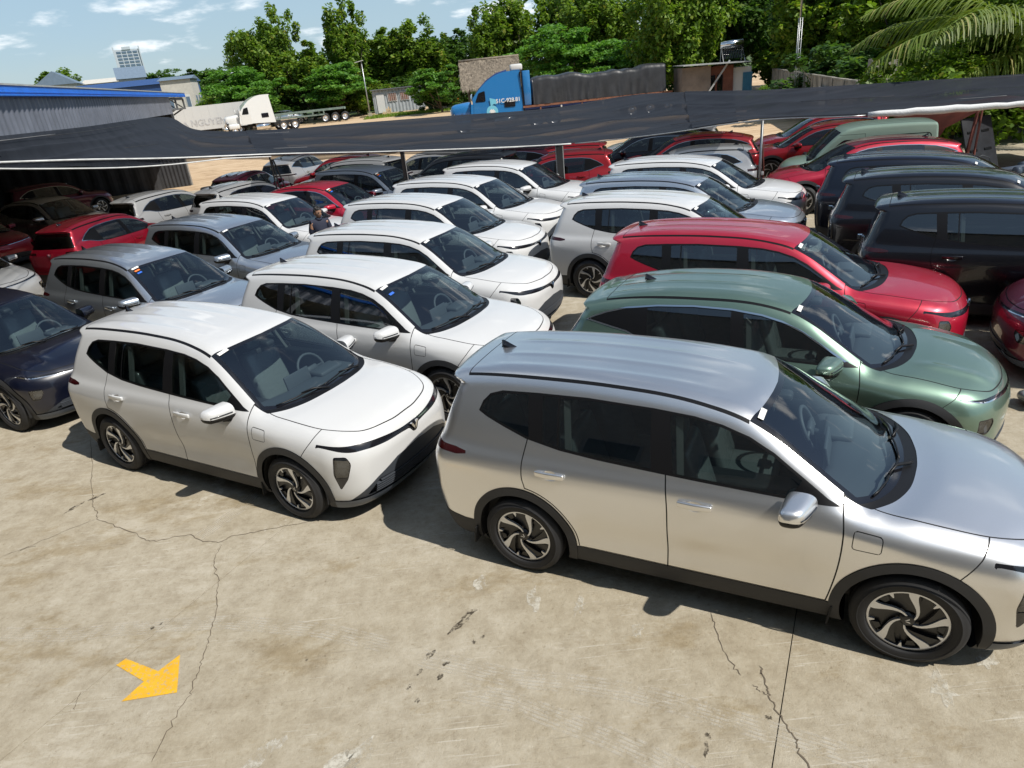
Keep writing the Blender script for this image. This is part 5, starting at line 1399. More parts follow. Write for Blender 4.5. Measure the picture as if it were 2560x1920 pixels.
e = MB(); e.tube([tuple(fr[i] + np.array([0, -.03, .02 + .01 * math.sin(i)])) for i in range(476, 599, 4)], [.075 + .012 * math.sin(i * 1.7) for i in range(476, 599, 4)], 9); canp('rolled_edge', e.mesh('rolled_edge', True), M['foam'])
bkp = resample_by(BACK, kb, 600)
e = MB(); e.tube([tuple(bkp[i]) for i in range(150, 599, 6)], .02, 6); canp('edge_rope', e.mesh('edge_rope', True), M['rope'])
# stitches of white cord lying over the net
g = np.random.default_rng(12)
for i in range(15):
    t = g.uniform(.02, .98); v = g.uniform(.06, .9); a = fr[int(t * 599)]; b_ = bkp[int(t * 599)]; L_ = g.uniform(.5, 1.7) * (.6 + .8 * v); pts = []
    for k in range(7):
        tt = min(max(t + (k / 6 - .5) * L_ / 26., 0), .999); vv = v + (k / 6 - .5) * .02; p = fr[int(tt * 599)] * (1 - vv) + bkp[int(tt * 599)] * vv; env = math.sin(math.pi * vv)
        pts.append((p[0], p[1], p[2] - .14 * env + .05))
    e = MB(); e.tube(pts, .0055, 4); canp('cord', e.mesh('cord', True), M['cordgrey'] if i % 3 == 0 else M['post_dark'])
def post(name, x, y, z, mat, w, label, round_=False, rake=(0, 0), cat='post'):
    o = empty(name, (x, y, 0)); tag(o, label, cat)
    b_ = MB()
    if round_: b_.tube([(-rake[0], -rake[1], -.02), (0, 0, z)], w / 2, 12)
    else: b_.bar((-rake[0], -rake[1], -.02), (0, 0, z), w, w)
    b_.build('shaft', mat, o, round_); MB().box((-rake[0], -rake[1], .008), (w * 2.2, w * 2.2, .016)).build('base_plate', mat, o); return o
p = post('canopy_post', 2.04, 20.35, 1.96, M['post_dark'], .17, 'dark square post holding up the canopy beside the bright red hatchback')
for s in (-1, 1): MB().bar((s * .10, -.02, 0), (s * .10, -.02, 1.94), .03, .03).build('edge_strip', M['rope'], p)
p = post('canopy_post', 7.16, 18.55, 2.2, M['pipe'], .075, 'thin galvanised post by the white hatchback on the right', True)
MB().tube([(.10, -.05, 0), (.08, -.04, 1.0), (.03, -.02, 1.6)], .02, 6).build('tied_rod', M['rust'], p, True); MB().rbox((.05, -.05, .85), (.07, .05, .1), .02).build('rag', M['rope'], p, True)
p = post('canopy_post', 11.35, 16.4, 2.14, M['rust'], .085, 'rusty red pipe post near the right edge under the rolled canopy edge', True, (.18, -.05))
MB().tube([(.02, -.06, 0), (.05, -.05, 2.1)], .025, 8).build('tied_rod', M['rust'], p, True)
p = post('canopy_post', -6.3, 21.0, 2.4, M['post_dark'], .05, 'pair of thin black braced poles under the canopy on the left', True)
MB().tube([(.55, .1, 0), (.08, 0, 2.3)], .022, 6).build('brace', M['post_dark'], p, True); MB().tube([(.18, .05, 0), (.04, 0, 2.3)], .022, 6).build('brace', M['post_dark'], p, True)
p = post('canopy_post', -2.55, 21.6, 2.2, M['post_dark'], .11, 'square post with a pale strip under the middle of the canopy')
MB().bar((.07, -.06, 0), (.07, -.06, 2.15), .03, .02).build('edge_strip', M['rope'], p)
# ------------------------------------------------------------------ shed on the left
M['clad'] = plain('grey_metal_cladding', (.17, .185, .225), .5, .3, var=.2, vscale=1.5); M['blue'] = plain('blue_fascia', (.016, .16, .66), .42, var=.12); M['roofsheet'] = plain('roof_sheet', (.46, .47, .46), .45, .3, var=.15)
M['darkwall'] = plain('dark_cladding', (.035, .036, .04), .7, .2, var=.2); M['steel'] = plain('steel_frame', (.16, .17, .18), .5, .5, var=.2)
sh0 = np.array((-9.3, 14.2)); sdv = np.array((-.265, .964)); sdv = sdv / np.linalg.norm(sdv); snv = np.array((-sdv[1], sdv[0]))   # along, and inwards (to the left)
shed = empty('open_shed', (sh0[0], sh0[1], 0), 0); tag(shed, 'open fronted grey metal shed with blue roof fascia on the left', 'shed')
def SP(a, b_, z): q = sdv * a + snv * b_; return (q[0], q[1], z)
def quadbox(mb, a0, a1, b0, b1, z0, z1):
    P = [SP(a, b_, z) for a in (a0, a1) for b_ in (b0, b1) for z in (z0, z1)]
    mb.add(P, [(0, 1, 3, 2), (4, 6, 7, 5), (0, 4, 5, 1), (2, 3, 7, 6), (0, 2, 6, 4), (1, 5, 7, 3)]); return mb
A0, A1, W_ = -9., 32., 22.
n = 420; V = []   # corrugated cladding: trapezoid ribs
for i in range(n + 1):
    a = A0 + (25.6 - A0) * i / n; d = (0, .0, .035, .035)[i % 4]
    V += [SP(a, .02 - d, 3.66), SP(a, .02 - d, 4.46)]
mb = MB().add(V, [(2 * i, 2 * i + 2, 2 * i + 3, 2 * i + 1) for i in range(n)]); mb.build('cladding', M['clad'], shed)
quadbox(MB(), A0, A1, -.14, .10, 4.46, 4.66).build('fascia', M['blue'], shed); quadbox(MB(), A0, A1, -.155, -.14, 4.47, 4.50).build('fascia_rib', M['blue'], shed); quadbox(MB(), A0, A1, -.155, -.14, 4.53, 4.55).build('fascia_rib', M['blue'], shed)
MB().add([SP(A0, -.16, 4.665), SP(A1, -.16, 4.665), SP(A1, W_, 5.4), SP(A0, W_, 5.4), SP(A0, -.16, 4.70), SP(A1, -.16, 4.70), SP(A1, W_, 5.44), SP(A0, W_, 5.44)], [(0, 1, 2, 3), (7, 6, 5, 4), (0, 4, 5, 1), (1, 5, 6, 2), (3, 2, 6, 7), (0, 3, 7, 4)]).build('roof', M['roofsheet'], shed)
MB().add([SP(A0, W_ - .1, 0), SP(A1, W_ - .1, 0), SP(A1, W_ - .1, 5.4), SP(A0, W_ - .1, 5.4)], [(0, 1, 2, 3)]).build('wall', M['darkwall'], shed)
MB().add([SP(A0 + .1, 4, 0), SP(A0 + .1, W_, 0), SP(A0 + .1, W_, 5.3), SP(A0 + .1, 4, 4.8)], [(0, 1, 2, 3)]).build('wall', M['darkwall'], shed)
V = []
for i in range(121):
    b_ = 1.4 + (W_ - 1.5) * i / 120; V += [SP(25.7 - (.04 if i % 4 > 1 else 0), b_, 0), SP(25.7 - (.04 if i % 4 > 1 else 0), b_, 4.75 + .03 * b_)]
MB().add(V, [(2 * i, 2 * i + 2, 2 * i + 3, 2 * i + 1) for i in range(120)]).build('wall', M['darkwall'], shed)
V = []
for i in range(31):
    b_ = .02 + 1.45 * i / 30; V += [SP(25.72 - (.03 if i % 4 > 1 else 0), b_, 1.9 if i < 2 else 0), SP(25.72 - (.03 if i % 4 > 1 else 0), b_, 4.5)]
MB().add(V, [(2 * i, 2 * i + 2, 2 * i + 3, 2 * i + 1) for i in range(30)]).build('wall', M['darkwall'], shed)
for a in (-6., 25.9): MB().bar(SP(a, .12, 0), SP(a, .12, 4.46), .16, .16).build('post', M['pipe'] if a > 25 else M['steel'], shed)
for a in (28., 31.5):
    m_ = MB(); m_.bar(SP(a, .0, 4.4), SP(a, 1.4, 4.5), .09, .09); m_.bar(SP(a, .0, 3.9), SP(a, 1.4, 3.2), .08, .08); m_.bar(SP(a, .0, 4.4), SP(a, .0, 3.8), .08, .08); m_.bar(SP(a, .7, 4.4), SP(a, .1, 3.9), .06, .06); m_.build('truss', M['steel'], shed)
for z in (4.35, 3.85): MB().bar(SP(25.9, .05, z), SP(31.6, .05, z), .09, .09).build('purlin', M['steel'], shed)

# ------------------------------------------------------------------ unseen building added behind the camera so near windows reflect a wall, not sky
M['dullclad'] = plain('dull_wall', (.17, .175, .18), .8, var=.15)
hb_ = empty('added_building', (-3.2, -5.6, 0), math.radians(-30)); tag(hb_, 'grey clad building added unseen behind the camera for the window reflections', 'building')
MB().box((-4, -2.0, 7.5), (44, 4.0, 15.0)).build('wall', M['dullclad'], hb_)
for i in range(12):
    w = MB().box((-23 + i * 3.6, .03, 4.6), (1.8, .06, 1.6)).build('window', M['steel'], hb_); MB().box((-23 + i * 3.6, .07, 4.6), (1.6, .04, 1.4)).build('pane', M['black_gloss'], w)
MB().box((-4, -1.9, 15.1), (44.6, 4.6, .2)).build('roof', M['steel'], hb_)
# ------------------------------------------------------------------ vegetation
def leaf_mat(name, dark, light, tip, trans=.42):
    m, nt, b = new_mat(name); out = [n for n in nt.nodes if n.type == 'OUTPUT_MATERIAL'][0]
    geo = nt.nodes.new('ShaderNodeNewGeometry')
    c = ramp(nt, geo.outputs['Random Per Island'], [(0., dark), (.55, light), (.9, light), (1., tip)])
    big = noise(nt, .35, 3, .5, geo.outputs['Position'])
    c = mixc(nt, maprange(nt, big, .35, .65, 0, .6), c, mixc(nt, 1., c, (.62, .72, .62), 'MULTIPLY'))
    nt.links.new(c, b.inputs['Base Color']); b.inputs['Roughness'].default_value = .5; b.inputs['Specular IOR Level'].default_value = .35
    tl = N(nt, 'ShaderNodeBsdfTranslucent'); nt.links.new(mixc(nt, 1., c, (1.25, 1.35, .6), 'MULTIPLY'), tl.inputs['Color'])
    mx = nt.nodes.new('ShaderNodeMixShader'); mx.inputs[0].default_value = trans; nt.links.new(b.outputs[0], mx.inputs[1]); nt.links.new(tl.outputs[0], mx.inputs[2]); nt.links.new(mx.outputs[0], out.inputs['Surface']); return m
LEAF = {'teak': leaf_mat('broad_leaf', (0.076, 0.142, 0.021), (0.188, 0.290, 0.039), (0.378, 0.354, 0.065)), 'feather': leaf_mat('feather_leaf', (0.076, 0.176, 0.029), (0.143, 0.305, 0.050), (0.227, 0.354, 0.078)), 'dark': leaf_mat('dark_leaf', (0.040, 0.094, 0.023), (0.093, 0.176, 0.036), (0.182, 0.241, 0.052)), 'bright': leaf_mat('fresh_leaf', (0.091, 0.170, 0.021), (0.204, 0.312, 0.039), (0.408, 0.396, 0.078)), 'palm': leaf_mat('palm_leaf', (0.106, 0.170, 0.026), (0.196, 0.247, 0.052), (0.393, 0.340, 0.130), .3)}
M['bark'] = plain('bark', (.10, .078, .055), .9, var=.35, vscale=6, bumpv=.6, bscale=12)
def crown_mesh(seed, rx, rz, n_cl, n_leaf, ls, style, skirt=0.):
    """leaf blades in clumps spread through an uneven crown, base of the crown at z = 0"""
    g = np.random.default_rng(seed); cl = []
    lobes = [(g.normal(0, .38, 3) * (1, 1, .5), g.uniform(.45, .75)) for _ in range(7)]
    while len(cl) < n_cl:
        L_, r_ = lobes[g.integers(len(lobes))]; d = g.normal(0, 1, 3); d /= np.linalg.norm(d)
        p = L_ + d * r_ * g.uniform(.55, 1.0)**.5
        if p[2] < -.85 + skirt * 0 or np.linalg.norm(p) > 1.12: continue
        cl.append(p)
    cl = np.array(cl); C = cl * np.array((rx, rx, rz)) + np.array((0, 0, rz))
    cr = g.uniform(.5, 1.15, n_cl) * rx * (.20 if style != 'feather' else .26)
    k = g.integers(0, n_cl, n_leaf); off = g.normal(0, 1, (n_leaf, 3)); off /= np.linalg.norm(off, axis=1)[:, None]; off *= (g.random(n_leaf)**.4)[:, None] * cr[k][:, None]
    if style == 'feather': off[:, 2] *= .28
    P = C[k] + off
    out = off / np.maximum(np.linalg.norm(off, axis=1), 1e-6)[:, None]
    az = g.uniform(0, 2 * np.pi, n_leaf)
    ax = np.stack([np.cos(az), np.sin(az), g.normal(-.35 if style != 'feather' else -.12, .35, n_leaf)], 1) * .7 + out * .5
    ax /= np.linalg.norm(ax, axis=1)[:, None]
    up = np.array([0, 0, 1.]) + g.normal(0, .45, (n_leaf, 3)); sd_ = np.cross(ax, up); sd_ /= np.maximum(np.linalg.norm(sd_, axis=1), 1e-6)[:, None]; nn = np.cross(sd_, ax)
    s = ls * g.uniform(.6, 1.35, n_leaf); w = s * (.34 if style != 'feather' else .40)
    a = P - ax * (s * .5)[:, None]; b_ = P + ax * (s * .5)[:, None] - nn * (s * .12)[:, None]; m0 = P + nn * (s * .06)[:, None]
    l = m0 + sd_ * w[:, None] - nn * (w * .25)[:, None]; r_ = m0 - sd_ * w[:, None] - nn * (w * .25)[:, None]
    V = np.stack([a, l, b_, r_], 1).reshape(-1, 3); F = np.arange(n_leaf * 4).reshape(-1, 4)
    return mesh_from('crown', V, F, False), C
def trunk_mesh(seed, h0, C, r0):
    """tapered trunk to h0 and limbs into the crown"""
    g = np.random.default_rng(seed); mb = MB(); lean = g.normal(0, .15, 2)
    mb.tube([(0, 0, -.2), (lean[0] * .3, lean[1] * .3, h0 * .4), (lean[0], lean[1], h0), (lean[0] * 1.3, lean[1] * 1.3, h0 + C[:, 2].max() * .5)], [r0 * 1.25, r0, r0 * .8, r0 * .25], 10)
    for i in g.choice(len(C), min(9, len(C)), replace=False):
        c = C[i]; mb.tube([(lean[0], lean[1], h0 * g.uniform(.75, 1.)), tuple(np.array([lean[0], lean[1], h0]) * .45 + (c + [0, 0, h0]) * .55 + g.normal(0, .2, 3)), tuple(c + [0, 0, h0])], [r0 * .45, r0 * .28, r0 * .08], 6)
    return mb.mesh('trunk', True)
TREES = {}
def tree_kind(key, seed, rx, rz, n_cl, n_leaf, ls, style, h0, r0):
    c, C = crown_mesh(seed, rx, rz, n_cl, n_leaf, ls, style); TREES[key] = (c, trunk_mesh(seed, h0, C, r0), h0, h0 + 2 * rz)
tree_kind('teak1', 1, 3.4, 5.0, 170, 15000, .42, 'teak', .9, .20)
tree_kind('teak2', 2, 3.2, 4.6, 160, 14000, .42, 'teak', .8, .18)
tree_kind('fea1', 3, 4.2, 2.9, 120, 15000, .29, 'feather', .7, .16)
tree_kind('fea2', 4, 3.6, 2.9, 110, 14000, .29, 'feather', .6, .14)
tree_kind('big1', 5, 5.2, 5.4, 200, 21000, .40, 'teak', 1.2, .28)
tree_kind('big2', 6, 5.0, 5.2, 190, 21000, .40, 'teak', 1.2, .26)
tree_kind('bush', 7, 2.2, 1.5, 80, 9000, .19, 'teak', .15, .06)
def tree(kind, mat, x, y, top, label, sxy=1., rz=None, group='trees behind the yard', name='tree', bark=True):
    c, t, h0, H = TREES[kind]; z0 = terrain_z(y) - .05; s = (top - z0) / H
    o = empty(name, (x, y, z0), rz if rz is not None else rng.uniform(0, 6.28)); tag(o, label, 'tree' if name == 'tree' else 'shrub', group)
    o.scale = (s * sxy, s * sxy, s)
    a = bpy.data.objects.new('trunk', t); COL.objects.link(a); a.parent = o
    b_ = bpy.data.objects.new('crown', c); COL.objects.link(b_); b_.parent = o; b_.location = (0, 0, h0)
    for q, m_ in ((a, M['bark']), (b_, LEAF[mat])):
        if len(q.data.materials) == 0: q.data.materials.append(None)
        q.material_slots[0].link = 'OBJECT'; q.material_slots[0].material = m_
    return o
# left and middle of the tree line
tree('big1', 'teak', -29.2, 105, 16.6, 'tall dark tree standing highest left of the sky gap, behind the white truck', .80)
tree('fea1', 'feather', -29.0, 92, 7.9, 'feathery light green tree behind the white box trailer', 1.15)
tree('teak2', 'teak', -22.5, 99, 10.4, 'round dark green tree behind the container chassis', 1.25)
tree('fea2', 'feather', -18.6, 95, 8.0, 'feathery tree between the round dark tree and the lamp pole', 1.2)
tree('teak1', 'teak', -17.6, 105, 15.6, 'tall broad leaved tree with yellowish top, left of the site cabin', .85)
tree('teak2', 'teak', -12.6, 108, 11.8, 'broad leaved tree directly behind the site cabin', 1.2)
tree('teak1', 'teak', -8.4, 107, 12.6, 'broad leaved tree right behind the end of the site cabin', 1.1)
tree('fea2', 'feather', -4.6, 84, 5.9, 'low feathery tree between the site cabin and the thatched roof', 1.0)
tree('teak2', 'dark', -4.0, 112, 10.8, 'dark tree above the thatched roof, set back', 1.3)
tree('teak1', 'teak', 1.6, 92, 12., 'broad leaved tree behind the thatched roof', .95)
tree('teak2', 'teak', 5.2, 95, 13.6, 'tall leafy tree behind the cab of the blue truck', .95)
tree('big2', 'teak', 10.8, 98, 15.0, 'large dark tree behind the covered lorry load, standing tallest there', .95)
tree('fea1', 'feather', 8.6, 73, 7.9, 'wide feathery tree over the front of the covered lorry load', 1.05)
tree('fea2', 'feather', 13.2, 69, 6.2, 'feathery tree over the rear of the covered lorry load', 1.05)
tree('big1', 'teak', 16.0, 88, 13.8, 'dark tree filling the gap behind the rear of the lorry', 1.0)
tree('big2', 'bright', 15.2, 56, 11., 'bright green tree with visible trunk left of the small house', .78)
tree('big1', 'dark', 20.4, 63, 12.6, 'dark tree behind the small house', 1.05)
tree('big2', 'dark', 26., 66, 14.5, 'dark tree behind the concrete wall, furthest back', 1.1)
tree('teak1', 'bright', 21.4, 48, 8.4, 'fresh green tree leaning over the concrete wall beside the mast', 1.05)
tree('big1', 'dark', 25.2, 50, 12., 'dark tree behind the fresh green tree at the mast', 1.05)
tree('teak2', 'bright', 24.2, 41, 8.6, 'fresh green tree above the end of the concrete wall', 1.2)
tree('big2', 'dark', 31., 44, 13., 'dark tree in the upper right corner behind the palm', 1.1)
tree('big1', 'teak', 24.5, 34, 9.5, 'dark tree right behind the palm fronds', .9)
tree('fea2', 'dark', -34.0, 118, 8.2, 'dark tree between the tall tree and the roofs', 1.2)
tree('teak2', 'dark', -24.6, 117, 10.6, 'dark tree filling the gap right of the tallest tree', 1.2)
tree('teak1', 'dark', -13.8, 122, 12.0, 'dark tree seen in the gap above the site cabin', 1.3)
tree('big1', 'dark', 2.5, 118, 12.4, 'dark tree far behind the thatched roof and blue truck', 1.1)
tree('teak1', 'teak', -83., 152, 13.6, 'round lone tree far off behind the shed roof', 1.5)
tree('fea1', 'dark', -92., 170, 12.0, 'lower part of the far off tree clump behind the shed roof', 1.4)
for i, (x, y, tp) in enumerate([(-99., 215., 13.), (-93., 220., 14.6), (-86., 222., 14.2), (-80., 225., 13.6), (-74., 215., 13.6), (-108., 230., 13.)]):
    tree(('teak1', 'fea1', 'teak2')[i % 3], 'dark', x, y, tp, 'small far off tree ' + ('between the gabled house and the tower block', 'right behind the tower block, left of two', 'right of the tower block above the warehouse roof', 'above the right half of the warehouse roof', 'furthest right of the far off row', 'furthest left of the far off row')[i], 1.5, group='far off trees between the roofs')
tree('bush', 'bright', 15.5, 24.5, 3.75, 'leafy bush hanging over the canopy edge beside the palm', 1.05, name='shrub', group='shrubs')
tree('bush', 'bright', 17.8, 27, 4.4, 'leafy bush behind the palm on the right', 1.15, name='shrub', group='shrubs')
tree('bush', 'bright', 16.4, 43.5, 1.95, 'small bush at the foot of the blue door', .8, name='shrub', group='shrubs')
tree('bush', 'dark', 20.5, 31, 4.6, 'dark bush right of the wall pillar', 1.3, name='shrub', group='shrubs')
tree('bush', 'dark', 13.2, 63, 2.6, 'dark bush under the bright tree left of the small house', 1.2, name='shrub', group='shrubs')
for i, (x, y) in enumerate([(-25.5, 96), (-20.5, 97.5), (-5.5, 88), (-1.5, 84)]): tree('bush', 'dark', x, y, 3.4, ('dark bush behind the parked car and chassis', 'dark bush left of the site cabin', 'dark bush right of the site cabin', 'dark bush left of the thatched roof')[i], 1.6, name='shrub', group='shrubs')
UG = [(-38, 112, 'at the far left end of the tree line'), (-34.5, 100, 'behind the white box trailer'), (-30, 112, 'under the tallest tree'), (-27, 101, 'behind the silver far off car'), (-16, 100, 'left behind the lamp pole'), (-14.5, 112, 'behind the left end of the site cabin'), (-9.5, 102, 'behind the right end of the site cabin'), (-1, 98, 'behind the thatched roof'), (3.5, 100, 'behind the blue cab'), (7.5, 86, 'behind the front of the covered load'), (12, 82, 'behind the middle of the covered load'), (17.5, 74, 'behind the rear of the covered load'), (19, 60, 'right behind the small house'), (24, 56, 'behind the concrete wall near the house'), (23.5, 47, 'behind the concrete wall near the mast'), (20.2, 38, 'behind the near part of the concrete wall'), (28, 60, 'far behind the concrete wall'), (22.5, 29, 'behind the palm')]
for i, (x, y, w) in enumerate(UG): tree('bush', ('dark', 'teak', 'dark')[i % 3], x, y, terrain_z(y) + (4.6 if y > 55 else 4.0), 'dense leafy undergrowth bush ' + w, 1.5, name='shrub', group='undergrowth bushes')
# coconut palm, fronds reaching into the picture from the right
def frond(L_, droop, seed, a0=.75):
    g = np.random.default_rng(seed); n = 46; pts = []; x = z = 0.; a = a0
    for i in range(n):
        pts.append((x, 0, z)); x += math.cos(a) * L_ / n; z += math.sin(a) * L_ / n; a -= droop / n * (.6 + 1.1 * i / n)
    st = MB(); st.tube(pts[::3] + [pts[-1]], [.035 * (1 - i / 17.) + .006 for i in range(len(pts[::3]) + 1)], 6)
    lv = MB(); V = []; F = []
    for i in range(5, n - 1):
        t = i / n; ll = L_ * .26 * math.sin(math.pi * min(1, .18 + t * .88))**.7
        for s in (-1, 1):
            for sub in (0, .5):
                p = np.array(pts[i]) * (1 - sub) + np.array(pts[i + 1]) * sub; T = np.array(pts[i + 1]) - np.array(pts[i]); T /= np.linalg.norm(T)
                d = T * .55 + np.array([0, s * .72, .12]) + g.normal(0, .07, 3); d /= np.linalg.norm(d); q = p; k = len(V); w = .026
                for j in range(5):
                    u = j / 4; wv = w * (1 - .75 * u); sdv_ = np.cross(d, [0, 0, 1.]); sdv_ /= max(np.linalg.norm(sdv_), 1e-6)
                    V += [q + sdv_ * wv, q - sdv_ * wv]; q = q + d * ll / 4; d = d + np.array([0, 0, -.42 * (1 + u)]); d /= np.linalg.norm(d)
                F += [(k + 2 * j, k + 2 * j + 1, k + 2 * j + 3, k + 2 * j + 2) for j in range(4)]
    lv.add(V, F); return st.mesh('frond_stem', True), lv.mesh('frond')
palm = empty('palm_tree', (19.4, 25.2, -1.1)); palm.scale = (1.26, 1.26, 1.26); tag(palm, 'coconut palm with long drooping fronds at the right edge', 'palm')
MB().tube([(.3, 0, -.1), (.2, 0, 1.2), (.05, 0, 2.4), (0, 0, 3.3)], [.24, .18, .16, .13], 12).build('trunk', M['bark'], palm, True)
FR = [frond(5.6, 1.25, 1, .50), frond(5.2, .75, 2, .02), frond(4.0, 2.0, 3, .8)]
for i, (az, k, tilt) in enumerate([(180, 0, .0), (176, 1, .0), (150, 0, .1), (205, 0, .12), (112, 2, .05), (232, 2, .0), (75, 2, .1), (275, 2, .1), (320, 2, .1), (25, 2, .1), (165, 0, .28), (158, 1, -.06), (192, 1, -.03)]):
    a = bpy.data.objects.new('frond', FR[k][1]); COL.objects.link(a); a.parent = palm; a.location = (0, 0, 3.2); a.rotation_euler = (0, -tilt, math.radians(az))
    b_ = bpy.data.objects.new('frond_stem', FR[k][0]); COL.objects.link(b_); b_.parent = a
    a['kind'] = 'stuff'
    for q, m_ in ((a, LEAF['palm']), (b_, LEAF['bright'])):
        if len(q.data.materials) == 0: q.data.materials.append(m_)
g = np.random.default_rng(5)   # grass tufts in the dirt by the cabin
V, F = [], []
for i in range(2600):
    x, y = g.uniform(-14, -3), g.uniform(86, 90.5); z = terrain_z(y) - .06; h_ = g.uniform(.12, .4); a = g.uniform(0, 6.28); w = .05; k = len(V)
    V += [(x - w * math.cos(a), y - w * math.sin(a), z), (x + w * math.cos(a), y + w * math.sin(a), z), (x + g.normal(0, .1), y + g.normal(0, .1), z + h_)]; F.append((k, k + 1, k + 2))
tag(obj('grass', MB().add(V, F).mesh('grass'), LEAF['bright']), 'short green grass in front of the site cabin', kind='stuff')
# ------------------------------------------------------------------ text
def text_mesh(body, size, depth=.004, font_shear=0.):
    cu = bpy.data.curves.new('lettering', 'FONT'); cu.body = body; cu.size = size; cu.extrude = depth; cu.align_x = 'CENTER'; cu.align_y = 'CENTER'; cu.offset = size * .018
    o = bpy.data.objects.new('tmp', cu); COL.objects.link(o); dg = bpy.context.evaluated_depsgraph_get(); me = bpy.data.meshes.new_from_object(o.evaluated_get(dg)); bpy.data.objects.remove(o); bpy.data.curves.remove(cu); return me
def put(o, rx=0., ry=0., rz=0., loc=(0, 0, 0)): o.rotation_euler = (rx, ry, rz); o.location = loc; return o
# ------------------------------------------------------------------ lorries
M['truck_blue'] = paint('truck_blue', (.012, .16, .42), 0., .4, dust=.05); M['truck_navy'] = paint('truck_navy', (.015, .035, .14), 0., .4, dust=.05); M['truck_white'] = paint('truck_white', (.60, .60, .58), 0., .45, dust=.10); M['sky_blue'] = plain('pale_blue_decal', (.16, .50, .66), .45); M['white'] = plain('white_lettering', (.72, .73, .72), .5)
M['tarp'] = plain('black_tarpaulin', (.030, .031, .034), .42, spec=.4, var=.25, vscale=2., bumpv=.7, bscale=2.2); M['rustframe'] = plain('rusted_frame', (.20, .085, .05), .8, var=.3, vscale=5); M['frame_blue'] = plain('blue_chassis', (.02, .05, .20), .6, var=.25); M['greenframe'] = plain('grey_green_chassis', (.16, .21, .18), .7, var=.3, vscale=3)
def truck_wheel(parent, x, y, z, r=.5, s=-1):
    t = MB(); t.lathe([(.30 * r / .5, -.14), (.40 * r / .5, -.15), (.47 * r / .5, -.13), (r, -.09), (r, .09), (.47 * r / .5, .13), (.30 * r / .5, .14)], 28); rm = MB(); rm.lathe([(0, -.09), (.10, -.10), (.14, -.05), (.22 * r / .5, -.04), (.31 * r / .5, -.13)], 24)
    o = rm.build('wheel', M['rim_face'], parent, True, (x, y, z)); t.build('tyre', M['tyre'], o, True)
    if s > 0: o.rotation_euler = (0, 0, math.pi)
